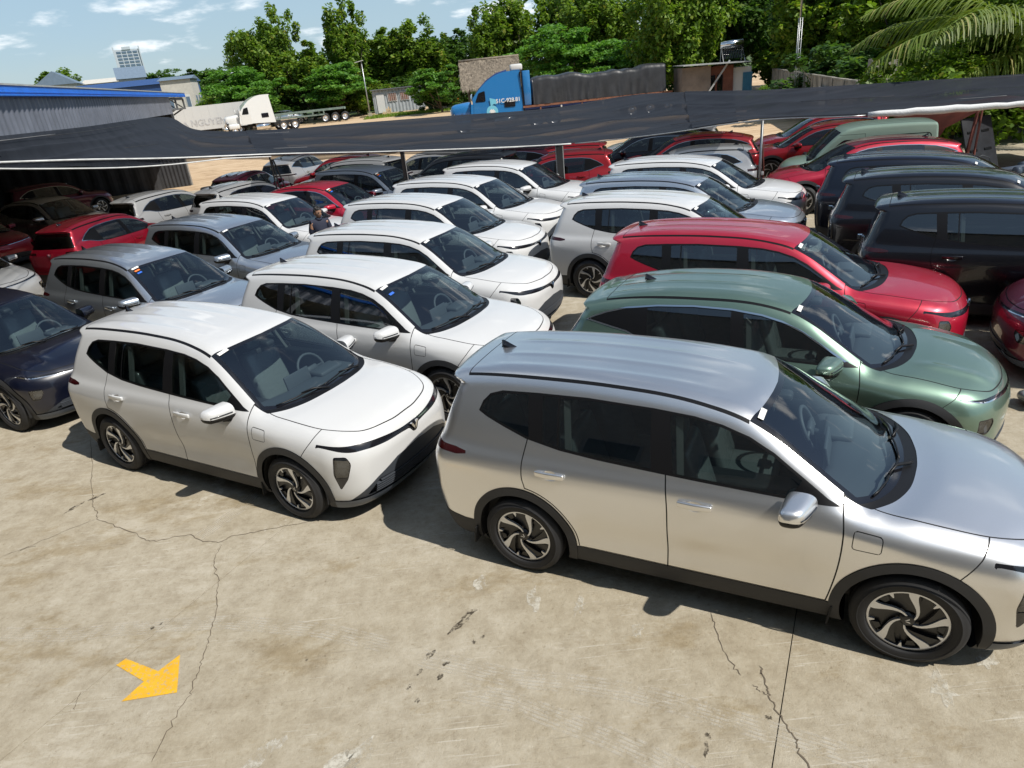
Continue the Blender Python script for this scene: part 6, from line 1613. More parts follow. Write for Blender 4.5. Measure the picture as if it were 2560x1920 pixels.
def bonnet_truck(name, loc, rz, label, skin, cap, decals):
    """conventional tractor unit: bonnet, cab and high sleeper; local +x is forward"""
    o = empty(name, loc, rz); tag(o, label, 'truck')
    # side outline of cab and sleeper, one continuous aerodynamic roof
    out = [(-2.35, .95), (-2.35, 3.78), (-1.2, 3.80), (-.55, 3.66), (.15, 3.30), (.75, 2.78), (1.12, 2.38), (1.32, 2.12), (1.42, 1.0)]
    out = [out[0]] + rounded(out[1:], .25, 4) 
    b_ = MB(); n = len(out); V = []
    for (x, z) in out: V.append((x, -1.18 + .16 * max(0, z - 2.2) / 1.6, z))
    for (x, z) in out: V.append((x, 1.18 - .16 * max(0, z - 2.2) / 1.6, z))
    b_.add(V, [tuple(range(n))[::-1], tuple(range(n, 2 * n))] + [(i, (i + 1) % n, (i + 1) % n + n, i + n) for i in range(n)])
    me = sharp(b_.mesh('cab'), 40); cab = obj('cab', me, skin, o)
    h = MB(); h.rbox((2.02, 0, 1.50), (1.55, 1.85, 1.25), .30, fn=lambda q: (q[0], q[1] * (1 - .16 * (q[0] + .77) / 1.55), q[2] - .16 * (q[0] + .77) / 1.55 * (1 if q[2] > 0 else 0))); h.build('bonnet', skin, o, True)
    MB().rbox((2.78, 0, 1.32), (.10, 1.0, .85), .06).build('radiator_grille', M['chrome'], o, True); MB().rbox((2.85, 0, .72), (.28, 2.25, .42), .10).build('bumper', M['chrome'], o, True)
    for s in (-1, 1):
        MB().rbox((2.62, s * .80, 1.30), (.22, .30, .28), .08).build('headlight', M['lamp_in'], o, True); m_ = MB(); m_.rbox((2.05, s * 1.03, .95), (1.15, .32, .55), .16, fn=lambda q: (q[0], q[1], q[2] + .0)); m_.build('mudguard', skin, o, True)
        w = MB(); w.prism(rounded([(.30, 2.05), (1.02, 2.05), (.74, 2.62), (.30, 2.72)], .07), s * 1.165, s * 1.185); w.build('side_window', M['black_gloss'], cab)
        MB().prism(rounded([(.16, 1.05), (1.22, 1.05), (1.12, 2.0), (.16, 2.0)], .05), s * 1.182, s * 1.190).build('door', skin, cab)
        MB().rbox((1.25, s * 1.42, 2.25), (.12, .20, .62), .05).build('mirror', skin if skin is not M['truck_blue'] else M['chrome'], o, True)
        MB().prism(rounded([(-1.72, 1.55), (-.98, 1.55), (-.98, 1.98), (-1.72, 1.98)], .05), s * 1.165, s * 1.19).build('sleeper_window', M['black_gloss'], cab)
        MB().tube([(-.2, s * .98, .68), (-1.7, s * .98, .68)], .33, 14).build('fuel_tank', M['chrome'], o, True)
        if cap: # air deflector and dark gap behind the cab side
            MB().rbox((-2.62, s * 1.02, 2.62), (.50, .10, 2.2), .04).build('side_fairing', skin, o, True); MB().box((-2.30, s * 1.12, 2.4), (.10, .12, 2.75)).build('fairing_gap', M['black_trim'], o)
    wsx = MB(); wsx.add([(1.02, -.98, 2.52), (1.34, -1.02, 2.10), (1.34, 1.02, 2.10), (1.02, .98, 2.52), (1.04, -.98, 2.54), (1.36, -1.02, 2.12), (1.36, 1.02, 2.12), (1.04, .98, 2.54)], [(0, 1, 2, 3), (7, 6, 5, 4), (0, 4, 5, 1), (2, 6, 7, 3), (0, 3, 7, 4), (1, 5, 6, 2)]); wsx.build('windscreen', M['black_gloss'], cab)
    if cap:
        v = MB(); pts = [(-1.30, 3.90), (-.60, 3.76), (.12, 3.38), (.72, 2.86), (.95, 2.60)]
        for y in (0,): v.add([(x, s * 1.0, z) for s in (-1, 1) for x, z in pts] + [(x - .02, s * 1.0, z - .10) for s in (-1, 1) for x, z in pts], [(i, i + 1, i + 6, i + 5) for i in range(4)] + [(i, i + 10, i + 11, i + 1) for i in range(4)] + [(i + 5, i + 6, i + 16, i + 15) for i in range(4)])
        v.build('roof_visor', cap, o, True); MB().rbox((-2.0, 0, 3.98), (.85, 1.9, .42), .12).build('roof_box', M['truck_white'], o, True)
    MB().box((-2.2, 0, .85), (5.2, .9, .28)).build('chassis', M['under'], o)
    for s in (-1, 1):
        truck_wheel(o, 2.05, s * 1.0, .5, .5, s)
        for x in (-3.1, -4.35): truck_wheel(o, x, s * 1.0, .5, .5, s)
    if decals:
        f_ = MB(); f_.add([(-.02, -1.193, 2.13), (.26, -1.193, 2.05), (.30, -1.193, 1.80), (.20, -1.193, 1.83), (.03, -1.193, 1.86)], [(0, 1, 2, 3, 4)])
        t = obj('lettering', text_mesh('51C-928.81', .30), M['white'], cab); put(t, math.pi / 2, 0, 0, (-.85, -1.20, 1.93)); t.scale = (-1, 1, 1)
    return o
# the blue lorry faces left (-x), so its right side (+y local after the turn) shows
bt = bonnet_truck('blue_truck', (.55, 52.0, terrain_z(52)), math.pi, 'blue bonneted truck with high sleeper cab and white number 51C-928.81', M['truck_blue'], M['truck_navy'], False)
tm = text_mesh('51C-928.81', .36); lt = obj('lettering', tm, M['white'], bt); put(lt, math.pi / 2, 0, math.pi, (-1.25, 1.20, 1.98))
fm = MB(); fm.add([(.02, 1.20, 2.24), (-.40, 1.20, 2.12), (-.44, 1.20, 1.80), (-.26, 1.20, 1.84), (-.02, 1.20, 1.72)], [(0, 1, 2, 3, 4)]); fm.build('flag_decal', M['sky_blue'], bt)
dm = MB(); an = np.linspace(0, 2 * math.pi, 28, endpoint=False); dm.add([(-.10 + .40 * math.cos(a), 1.198, 1.36 + .40 * math.sin(a)) for a in an], [tuple(range(28))]); dm.build('round_decal', M['sky_blue'], bt)
dm = MB(); dm.add([(-.10 + r_ * math.cos(a), 1.203, 1.34 + r_ * .8 * math.sin(a)) for a, r_ in zip(an, [.24, .22, .14, .22, .25, .2, .26, .16, .2, .24, .15, .22, .2, .12] * 2)], [tuple(range(28))]); dm.build('round_decal_mark', M['white'], bt)
# flatbed trailer with a load under a black tarpaulin
fb = empty('flatbed_trailer', (3.4, 52.0, terrain_z(52))); tag(fb, 'long flatbed trailer with rust coloured side rail behind the blue truck', 'trailer')
MB().box((4.6, 0, 1.33), (10.4, 2.3, .14)).build('deck', M['frame_blue'], fb)
for s in (-1, 1):
    MB().box((4.6, s * 1.2, 1.44), (10.4, .06, .13)).build('side_rail', M['rustframe'], fb); MB().box((4.6, s * .5, 1.08), (10.2, .16, .36)).build('beam', M['frame_blue'], fb)
    for i in range(7): MB().box((.6 + i * 1.45, s * 1.19, 1.20), (.10, .06, .26)).build('stake_pocket', M['truck_white'] if i % 2 else M['rustframe'], fb)
    for x in (7.0, 8.25, 9.5): truck_wheel(fb, x, s * 1.0, .5, .5, s)
def tarp_mesh():
    g = np.random.default_rng(3); nu, nv_ = 110, 26; V = []
    for i in range(nu):
        x = .15 + 9.2 * i / (nu - 1); top = 3.22 + .09 * math.sin(x * .8 + .5) + .05 * math.sin(x * 2.3 + 1) + .035 * math.sin(x * 4.7 + 2 * math.sin(x)) - (.25 * max(0, .6 - x) / .6) - .03 * x * 0
        for j in range(nv_):
            u = -1 + 2 * j / (nv_ - 1); a = abs(u)
            if a < .45: y, z = u / .45 * 1.08, top - .10 * (a / .45)**3
            else:
                t = (a - .45) / .55; y, z = math.copysign(1.08 + .14 * t + .030 * math.sin(x * 7.3 + 3.5 * math.sin(x * 1.7) + 3 * t) * t + .016 * math.sin(x * 17 + 5 * math.sin(x * 2.9) - 4 * t) * t, u), top - .10 - (top - 1.62) * t
            V.append((x, y, z + .012 * g.normal() * (1 if a < .5 else .4)))
    F = [(i * nv_ + j, i * nv_ + j + 1, (i + 1) * nv_ + j + 1, (i + 1) * nv_ + j) for i in range(nu - 1) for j in range(nv_ - 1)] + [tuple(range(nv_)), tuple(range((nu - 1) * nv_, nu * nv_))[::-1]]
    return mesh_from('tarpaulin', V, F)
tl_ = obj('covered_load', tarp_mesh(), M['tarp']); tl_.location = (3.4, 52.0, terrain_z(52)); tag(tl_, 'creased black tarpaulin tied over the load on the flatbed trailer', 'tarpaulin')
# white truck and white box trailer
wt = bonnet_truck('white_truck', (-25.2, 80.5, terrain_z(80)), math.radians(208), 'white bonneted truck with high sleeper cab behind the canopy', M['truck_white'], None, False)
bx = empty('box_trailer', (-33.2, 84.0, terrain_z(84)), math.radians(8)); tag(bx, 'long white box trailer with faded dark letters on its side', 'trailer')
MB().box((0, 0, 2.05), (13.2, 2.45, 2.5)).build('box', M['truck_white'], bx); MB().box((0, 0, .68), (12.6, 1.0, .22)).build('chassis', M['under'], bx)
for i in range(15): MB().box((-6.2 + i * .885, -1.232, 2.05), (.03, .012, 2.4)).build('rib', M['truck_white'], bx)
M['faded'] = plain('faded_letter', (.46, .46, .46), .7, var=.4, vscale=6)
lt = obj('lettering', text_mesh('A NGUYEN', .95), M['faded'], bx); put(lt, math.pi / 2, 0, 0, (1.9, -1.245, 1.55))
for s in (-1, 1):
    for x in (-5.2, -4.0, 4.2, 5.4): truck_wheel(bx, x, s * .95, .5, .5, s)
# skeletal container chassis
ch = empty('container_chassis', (-22.0, 88.0, terrain_z(88)), math.radians(10)); tag(ch, 'grey green skeletal container chassis with three axles at its right end', 'trailer')
for s in (-1, 1):
    MB().bar((-5.2, s * .45, 1.42), (5.6, s * .45, 1.42), .14, .22).build('beam', M['greenframe'], ch); MB().bar((-3.6, s * 1.15, .92), (3.2, s * 1.15, .92), .08, .10).build('side_guard', M['greenframe'], ch)
    for i in range(6): MB().bar((-3.4 + i * 1.3, s * 1.15, .92), (-3.4 + i * 1.3, s * 1.15, 1.4), .08, .08).build('guard_post', M['greenframe'], ch)
    for x in (3.2, 4.35, 5.5): truck_wheel(ch, x, s * 1.0, .5, .5, s)
    for x in (-4.9, -3.9): truck_wheel(ch, x, s * 1.0, .42, .42, s)
for x in (-5.2, -2.6, 0, 2.6, 5.6): MB().box((x, 0, 1.40), (.22, 2.4, .20)).build('cross_member', M['greenframe'], ch)
place_car(MOD_LIMO, 'silver', -24.4, 93.0, .25, 'silver car far off behind the container chassis', skip=FAR, name='parked_car').location.z = terrain_z(93)
# ------------------------------------------------------------------ site cabin, lamp, bits by the trees
M['cabin_grey'] = plain('pale_grey_cabin', (.36, .385, .40), .6, .1, var=.16, vscale=2); M['wood'] = plain('pale_wood', (.50, .36, .20), .8, var=.25, vscale=9); M['curtain'] = plain('window_curtain', (.20, .10, .07), .8, var=.6, vscale=4); M['thatch'] = plain('thatch', (.20, .165, .125), .95, var=.45, vscale=5, bumpv=1., bscale=9); M['orange'] = plain('orange_plastic', (.70, .15, .02), .5)
cb = empty('site_cabin', (-10.2, 92., terrain_z(92) + .22), math.radians(5)); tag(cb, 'pale grey corrugated site cabin with one door and three windows', 'cabin')
V = []; n = 60
for i in range(n + 1):
    x = -3.1 + 6.2 * i / n; d = .05 if i % 4 > 1 else 0; V += [(x, -1.2 - d, 0), (x, -1.2 - d, 2.6)]
MB().add(V, [(2 * i, 2 * i + 2, 2 * i + 3, 2 * i + 1) for i in range(n)]).build('wall', M['cabin_grey'], cb)
MB().box((-3.08, 0, 1.3), (.06, 2.4, 2.6)).build('wall', M['cabin_grey'], cb); MB().box((3.08, 0, 1.3), (.06, 2.4, 2.6)).build('wall', M['cabin_grey'], cb); MB().box((0, 1.2, 1.3), (6.2, .06, 2.6)).build('wall', M['cabin_grey'], cb)
MB().box((0, -.1, 2.66), (6.6, 3.0, .10)).build('roof', M['steel'], cb)
d_ = MB().box((-2.2, -1.29, 1.1), (.95, .07, 2.1)).build('door', M['truck_white'], cb)
for i, x in enumerate((-.75, .75, 2.15)):
    w = MB().box((x, -1.28, 1.72), (1.12, .06, 1.0)).build('window', M['truck_white'], cb); MB().box((x, -1.315, 1.72), (.98, .02, .86)).build('pane', M['curtain'] if i < 2 else M['glass_side'], w)
    for k in range(4): MB().box((x - .36 + k * .24, -1.335, 1.72), (.03, .02, .86)).build('bar', M['truck_white'], w)
for x in (-2.6, 0, 2.6): MB().box((x, 0, -.12), (.5, 2.2, .22)).build('footing', M['concrete'], cb)
pa = empty('pallet', (-11.7, 90.45, terrain_z(90))); tag(pa, 'pale wooden pallet leaning on the site cabin', 'pallet'); pa.rotation_euler = (math.radians(-14), 0, math.radians(5))
for i in range(5): MB().box((-.44 + i * .22, 0, .62), (.13, .03, 1.24)).build('slat', M['wood'], pa)
for z in (.12, .62, 1.12): MB().box((0, .06, z), (1.0, .08, .10)).build('bearer', M['wood'], pa)
bn = empty('plastic_bin', (-3.2, 88.5, terrain_z(88))); tag(bn, 'orange plastic bin standing on the grass beside the blue truck', 'bin'); MB().lathe([(0, 0), (.34, 0), (.46, 1.0), (.50, 1.02), (.50, 1.08), (.42, 1.05), (.31, .06)], 20, 'z').build('tub', M['orange'], bn, True); MB().lathe([(.51, .86), (.53, .90), (.51, .94)], 20, 'z').build('rim', M['orange'], bn, True)
dr = empty('oil_drum', (-6.3, 90.0, terrain_z(90))); tag(dr, 'grey green drum on the grass right of the site cabin', 'drum'); MB().lathe([(0, 0), (.30, 0), (.30, .30), (.315, .32), (.30, .34), (.30, .62), (.315, .64), (.30, .66), (.30, .95), (.27, .95), (.27, .92), (0, .92)], 22, 'z').build('shell', M['greenframe'], dr, True); MB().lathe([(0, .925), (.05, .94), (.05, .925)], 10, 'z', (.15, 0, 0)).build('bung', M['steel'], dr)
lp = empty('lamp_pole', (-13.6, 89., terrain_z(89))); tag(lp, 'slim grey lamp pole with flat solar head left of the site cabin', 'street lamp'); MB().tube([(0, 0, -.1), (0, 0, 6.1)], [.09, .05], 10).build('pole', M['pipe'], lp, True); MB().box((-.25, 0, 6.15), (1.0, .4, .06), ry=-.15).build('lamp_head', M['truck_white'], lp); MB().box((0, 0, .25), (.4, .4, .5)).build('footing', M['concrete'], lp)
th = empty('thatched_hut', (.9, 62.5, terrain_z(62))); tag(th, 'steep thatched roof of an open hut behind the blue truck', 'hut')
def thatch():
    g = np.random.default_rng(8); V = []; F = []
    nu, nv_ = 26, 14
    for s in (-1, 1):
        o_ = len(V)
        for j in range(nv_):
            for i in range(nu):
                u = i / (nu - 1); v = j / (nv_ - 1); V.append((-2.35 + 4.7 * u + (.5 - v) * .3 * (1 if u < .5 else -1) * -1, s * (.05 + 1.9 * v), 4.75 - 2.1 * v + g.normal(0, .035)))
        F += [(o_ + j * nu + i, o_ + j * nu + i + 1, o_ + (j + 1) * nu + i + 1, o_ + (j + 1) * nu + i) for j in range(nv_ - 1) for i in range(nu - 1)]
    # hanging straws over the slopes and eaves
    for i in range(5200):
        s = -1 if g.random() < .75 else 1; v = g.random()**.8; x = g.uniform(-2.5, 2.5); y, z = s * (.08 + 1.95 * v), 4.78 - 2.1 * v; L_ = g.uniform(.25, .6); k = len(V); w = .018
        V += [(x - w, y, z), (x + w, y, z), (x + g.normal(0, .07), y + s * L_ * .62, z - L_ * .70 + .02)]; F.append((k, k + 1, k + 2))
    return mesh_from('thatch', V, F, False)
obj('roof_thatch', thatch(), M['thatch'], th)
for x in (-1.9, 1.9):
    for y in (-1.5, 1.5): MB().tube([(x, y, -.1), (x, y, 2.9)], .09, 8).build('post', M['bark'], th, True)
MB().tube([(-2.5, 0, 4.8), (2.5, 0, 4.8)], .10, 8).build('ridge', M['thatch'], th, True)
# ------------------------------------------------------------------ right: small house, wall, mast
M['render_wall'] = plain('dirty_render', (.20, .17, .145), .9, var=.3, vscale=1.2); M['brick_red'] = plain('red_brown_wall', (.16, .065, .045), .85, var=.3, vscale=2); M['bluedoor'] = plain('blue_steel_door', (.05, .19, .30), .5, var=.15); M['oldconc'] = plain('stained_concrete', (.26, .245, .21), .92, var=.5, vscale=1.8, bumpv=.5, bscale=8); M['tank'] = plain('stainless_tank', (.70, .71, .72), .16, 1.)
ho = empty('small_house', (16.0, 51.0, terrain_z(51) - .05), math.radians(-4)); tag(ho, 'small flat roofed house with brown walls and a blue door', 'house')
MB().box((-1.4, 0, 1.45), (1.9, 3.0, 2.9)).build('wall', M['render_wall'], ho); MB().box((.35, .4, 1.4), (1.6, 3.0, 2.8)).build('wall', M['brick_red'], ho); MB().box((1.75, .4, 1.3), (1.3, 2.6, 2.6)).build('wall', M['truck_white'], ho)
rf_ = MB(); rf_.box((-.2, -.2, 2.98), (4.4, 3.9, .07), ry=.03); rf_.build('roof', M['roofsheet'], ho)
d_ = MB().box((2.15, -.94, 1.15), (.62, .06, 2.2)).build('door', M['bluedoor'], ho)
for i in range(5): MB().box((1.92 + i * .115, -.985, 1.15), (.03, .03, 2.1)).build('rib', M['bluedoor'], d_)
for x in (-.15, .35): w = MB().box((x - .1, -1.13, 1.5), (.36, .06, 1.5)).build('window', M['black_trim'], ho); MB().box((x - .1, -1.17, 1.5), (.26, .02, 1.38)).build('pane', M['black_gloss'], w)
MB().bar((-.9, -1.7, .9), (.75, -1.6, 3.1), .10, .10).build('prop', M['roofsheet'], ho)
so = empty('solar_water_heater', (17.2, 50.6, 3.25), math.radians(-6)); tag(so, 'shiny stainless solar water heater on the roof of the small house', 'water heater')
MB().tube([(-.75, .2, .98), (.75, .2, .98)], .24, 20).build('tank', M['tank'], so, True)
for i in range(13): MB().tube([(-.66 + i * .11, .12, .85), (-.66 + i * .11, -.75, .10)], .028, 6).build('tube', M['black_gloss'], so, True)
for x in (-.7, .7): m_ = MB(); m_.bar((x, .35, -.15), (x, .2, .8), .04, .04); m_.bar((x, -.78, -.15), (x, .2, .8), .04, .04); m_.build('frame', M['pipe'], so)
wl_ = empty('boundary_wall', (18.3, 42, 0)); tag(wl_, 'stained grey concrete panel wall running from the house to the pillar', 'wall')
wa, wb = np.array((19.9, 50.0)), np.array((15.3, 29.6)); wd = (wb - wa) / np.linalg.norm(wb - wa); WL = np.linalg.norm(wb - wa); wang = math.atan2(wd[1], wd[0]); npan = 10
for i in range(npan):
    c_ = wa + wd * (WL * (i + .5) / npan) - np.array((18.3, 42)); zt = terrain_z(wa[1] + wd[1] * WL * (i + .5) / npan)
    MB().box((c_[0], c_[1], 1.1 + zt), (WL / npan - .20, .09, 2.2), rz=wang).build('panel', M['oldconc'], wl_)
    c_ = wa + wd * (WL * i / npan) - np.array((18.3, 42)); MB().box((c_[0], c_[1], 1.14 + zt), (.20, .20, 2.28), rz=wang).build('post', M['oldconc'], wl_)
    c_ = wa + wd * (WL * (i + .5) / npan) - np.array((18.3, 42)); MB().box((c_[0], c_[1], 2.24 + zt), (WL / npan - .20, .14, .07), rz=wang).build('coping', M['oldconc'], wl_)
pi_ = empty('wall_pillar', (16.2, 30.3, 0)); tag(pi_, 'tall weathered concrete pillar at the near end of the grey wall', 'pillar'); MB().box((0, 0, 1.5), (.32, .32, 3.0)).build('shaft', M['oldconc'], pi_); MB().box((.95, .15, 1.45), (1.5, .14, 2.85), rz=.15).build('wall_stub', M['oldconc'], pi_)
ma = empty('lattice_mast', (17.4, 40.5, terrain_z(40))); tag(ma, 'thin galvanised mast with rungs rising from the grey wall out of the picture', 'mast')
for k in range(3): a = k * 2.094; MB().tube([(.11 * math.cos(a), .11 * math.sin(a), -.1), (.11 * math.cos(a), .11 * math.sin(a), 5.0)], .022, 6).build('leg', M['pipe'], ma, True)
m_ = MB(); m_.tube([(0, 0, 4.9), (0, 0, 9.5)], [.06, .04], 8); m_.build('pole', M['pipe'], ma, True)
for z in np.arange(.3, 5., .45):
    m_ = MB(); ring = [(.11 * math.cos(k * 2.094), .11 * math.sin(k * 2.094), z + .1 * (k % 2)) for k in range(4)]; m_.tube(ring, .010, 4); m_.build('rung', M['pipe'], ma)
sg = empty('white_board', (16.6, 35.0, 0), wang); tag(sg, 'blank white board leaning against the grey concrete wall', 'board'); MB().box((0, -.22, 1.35), (1.3, .04, 1.0), rx=.08).build('sheet', M['white'], sg); MB().box((0, -.16, .45), (1.1, .05, .9), rx=.08).build('stand', M['wood'], sg)
# junk under the right end of the canopy
M['scrap'] = plain('dark_scrap', (.035, .037, .045), .55, var=.4, vscale=5); M['tarp_o'] = plain('orange_tarp', (.16, .035, .018), .8, var=.3); M['bluepipe'] = plain('blue_grey_plastic', (.15, .19, .25), .45); M['greenpl'] = plain('green_plastic', (.06, .16, .03), .55); M['sack'] = plain('woven_sack', (.42, .40, .33), .85, var=.3, vscale=6)
tp_ = MB(); V = []; n = 16
for j in range(7):
    for i in range(n): a = math.pi * i / (n - 1); V.append((14.6 + 2.6 * math.cos(a) + .05 * math.sin(i * 3 + j), 19.2 + j * .5, .6 + 1.35 * math.sin(a) + .03 * math.sin(i * 2.3 + j * 1.7)))
tp_.add(V, [(j * n + i, j * n + i + 1, (j + 1) * n + i + 1, (j + 1) * n + i) for j in range(6) for i in range(n - 1)]); o = tp_.build('tarpaulin_tent', M['tarp_o'], None, True); tag(o, 'orange red tarpaulin arch over stored parts at the right edge', 'tarpaulin')
pn = empty('bumper_panel', (13.6, 18.9, 0), .5); tag(pn, 'dark plastic undertray panel with slots leaning under the orange tarpaulin', 'car part'); pn.rotation_euler = (-.35, 0, .35)
MB().rbox((0, 0, .95), (1.15, .05, 1.5), .02).build('sheet', M['scrap'], pn, True)
for x, z in ((-.3, 1.3), (.25, 1.3), (-.3, .8), (.25, .8)): MB().rbox((x, -.03, z), (.28, .03, .07), .012).build('slot', M['black_trim'], pn, True)
for i, (x, y, rz, L_) in enumerate([(13.2, 16.9, .05, 2.2), (13.6, 16.6, -.05, 1.8), (13.9, 17.2, .2, 1.6)]):
    o = empty('plastic_pipe', (x, y, .55 + .03 * i), rz); tag(o, ('long blue grey plastic duct lying on the scrap pile', 'shorter blue grey duct in front on the scrap pile', 'blue grey duct at the back of the scrap pile')[i], 'pipe', 'ducts on the scrap pile'); MB().tube([(-L_ / 2, 0, 0), (0, 0, .04), (L_ / 2, 0, 0)], .085, 12).build('tube', M['bluepipe'], o, True); MB().tube([(-L_ / 2 - .02, 0, 0), (-L_ / 2 + .10, 0, .004)], .10, 12).build('collar', M['bluepipe'], o, True)
bk_ = empty('plastic_bucket', (12.45, 17.55, 0)); tag(bk_, 'green plastic bucket beside the rusty red post', 'bucket'); MB().lathe([(0, .02), (.20, .02), (.27, .62), (.29, .63), (.29, .66), (.25, .65), (.18, .05)], 18, 'z').build('tub', M['greenpl'], bk_, True); MB().tube([(-.27, 0, .6), (-.2, 0, .8), (0, 0, .88), (.2, 0, .8), (.27, 0, .6)], .01, 5).build('handle', M['steel'], bk_, True)
g = np.random.default_rng(21)
def lump(r, seed, flat=.6):
    q = np.random.default_rng(seed); bm = bmesh.new(); bmesh.ops.create_icosphere(bm, subdivisions=3, radius=r)
    d = q.normal(0, 1, (6, 3))
    for v in bm.verts: k = 1 + .22 * sum(math.sin(3.1 * v.co.dot(Vector(a)) / r + i) for i, a in enumerate(d)) / 3; v.co *= k; v.co.z *= flat
    me = bpy.data.meshes.new('lump'); bm.to_mesh(me); bm.free(); me.polygons.foreach_set('use_smooth', [True] * len(me.polygons)); return me
for i, (x, y, z, r) in enumerate([(12.6, 16.2, .22, .38), (13.1, 16.1, .25, .42), (13.7, 16.0, .22, .40), (12.9, 16.6, .25, .40), (14.3, 16.3, .25, .45), (13.4, 15.6, .18, .32)]):
    o = obj('scrap_sack', lump(r, i), M['sack'] if i % 3 != 1 else M['greenpl']); o.location = (x, y, z); tag(o, ('pale woven sack nearest the rusty red post', 'green sack in the middle of the scrap pile', 'pale sack at the front of the scrap pile', 'pale sack at the back of the scrap pile', 'green sack at the right edge of the scrap pile', 'smallest pale sack lying in front of the scrap pile')[i], 'sack', 'sacks of scrap')
# litter by the sage green car's nose
bag = obj('plastic_bag', lump(.16, 31, .7), M['wrap']); bag.location = (5.75, 6.55, .09); tag(bag, 'crumpled clear plastic bag on the ground ahead of the sage green car', 'plastic bag')
for i, (x, y, a) in enumerate([(5.55, 6.1, .3), (5.05, 5.35, 1.2), (5.6, 5.95, 2.)]):
    m_ = MB(); m_.add([(-.09, -.05, .006), (.0, -.055, .028), (.09, -.045, .008), (-.085, .05, .010), (.005, .045, .034), (.085, .055, .006)], [(0, 1, 4, 3), (1, 2, 5, 4)]); o = m_.build('paper_scrap', M['white']); o.location = (x, y, 0); o.rotation_euler = (0, 0, a); tag(o, ('white scrap of paper beside the crumpled plastic bag', 'white scrap of paper by the bumper of the sage green car', 'small white scrap between the bag and the green bumper')[i], 'litter', 'paper scraps')
# tyres stacked by the white hatchbacks
for i, (x, y, z) in enumerate([(-13.0, 33.0, .12), (-13.0, 33.0, .36), (-12.2, 32.6, .12), (-12.2, 32.6, .36), (-11.3, 32.3, .12)]):
    t = MB(); t.lathe([(.20, -.10), (.30, -.12), (.36, -.08), (.36, .08), (.30, .12), (.20, .10)], 24, 'z', closed=True); o = t.build('spare_tyre', M['tyre'], None, True); o.location = (x, y, z); tag(o, ('bottom tyre of the left stack by the white hatchbacks', 'top tyre of the left stack by the white hatchbacks', 'bottom tyre of the right stack by the white hatchbacks', 'top tyre of the right stack by the white hatchbacks', 'single tyre lying beside the two stacks of tyres')[i], 'tyre', 'old tyres')
# ------------------------------------------------------------------ far roofs and towers on the left
M['farwhite'] = plain('pale_tower', (.42, .46, .50), .8); M['farwin'] = plain('tower_glazing', (.10, .15, .21), .35); M['slate'] = plain('blue_grey_roof', (.13, .18, .24), .6, var=.1); M['cream'] = plain('cream_wall', (.50, .48, .43), .85, var=.1); M['roofblue'] = plain('blue_shed_roof', (.025, .07, .20), .5, var=.15)
tw = empty('tower_block', (-405., 900., 0), math.radians(24)); tag(tw, 'tall pale tower block on the horizon above the shed roof', 'tower')
MB().box((0, 0, 35), (26, 26, 70)).build('core', M['farwhite'], tw)
for x in (-13.4, 13.4): MB().box((x, -11.5, 36.5), (1.2, 6, 73)).build('fin', M['farwhite'], tw)
MB().box((0, -13.3, 71.3), (9, 1, 3)).build('parapet', M['farwhite'], tw)
for c_ in range(4):
    for f_ in range(19): MB().box((-8.6 + c_ * 5.7, -13.15, 6 + f_ * 3.4), (4.6, .5, 2.0)).build('window', M['farwin'], tw)
t2 = empty('apartment_block', (-690., 880., 0), math.radians(34)); tag(t2, 'lower white apartment block far off at the left edge', 'tower'); MB().box((0, 0, 22), (44, 20, 44)).build('core', M['farwhite'], t2)
for c_ in range(7):
    for f_ in range(10): MB().box((-18 + c_ * 6, -10.15, 8 + f_ * 3.5), (4.4, .5, 2.2)).build('window', M['farwin'], t2)
def house(name, x, y, z, w, d, h, rh, rz, wall, roof, label, cat='house'):
    o = empty(name, (x, y, z), rz); tag(o, label, cat); MB().box((0, 0, h / 2), (w, d, h)).build('wall', wall, o)
    MB().add([(-w / 2 - .3, -d / 2 - .3, h), (w / 2 + .3, -d / 2 - .3, h), (w / 2 + .3, d / 2 + .3, h), (-w / 2 - .3, d / 2 + .3, h), (-w / 2 - .3, 0, h + rh), (w / 2 + .3, 0, h + rh)], [(0, 1, 5, 4), (2, 3, 4, 5), (0, 4, 3), (1, 2, 5), (0, 3, 2, 1)]).build('roof', roof, o)
    for sx in (-.28, .28):
        q = MB().box((sx * w, -d / 2 - .03, h * .55), (w * .16, .06, h * .35)).build('window', M['truck_white'], o); MB().box((sx * w, -d / 2 - .07, h * .55), (w * .12, .04, h * .28)).build('pane', M['farwin'], q)
        MB().box((w / 2 + .03, sx * d * .7, h * .55), (.06, d * .16, h * .3)).build('window', M['farwin'], o)
    return o
house('gabled_house', -71.8, 131, 0, 7, 6, 9.3, 2.1, math.radians(110), M['cream'], M['slate'], 'white gabled house with grey roof far left above the shed')
house('gabled_house', -59.9, 132, 0, 4.2, 4.6, 9.2, 1.9, math.radians(25), M['cream'], M['slate'], 'gabled house with steep blue grey roof below the tower block')
house('warehouse', -53.5, 119, 0, 17, 7, 7.5, .9, math.radians(9), M['roofblue'], M['roofblue'], 'long blue roofed warehouse behind the shed', 'warehouse')
house('low_building', -44.2, 112, 0, 4.2, 5, 7.6, .5, math.radians(10), M['cream'], M['slate'], 'cream flat building right of the blue warehouse', 'building')
house('low_building', -68.5, 141, 0, 7, 6, 9.3, .8, math.radians(15), M['cream'], M['cream'], 'cream roofed building left of the steep roofed house', 'building')
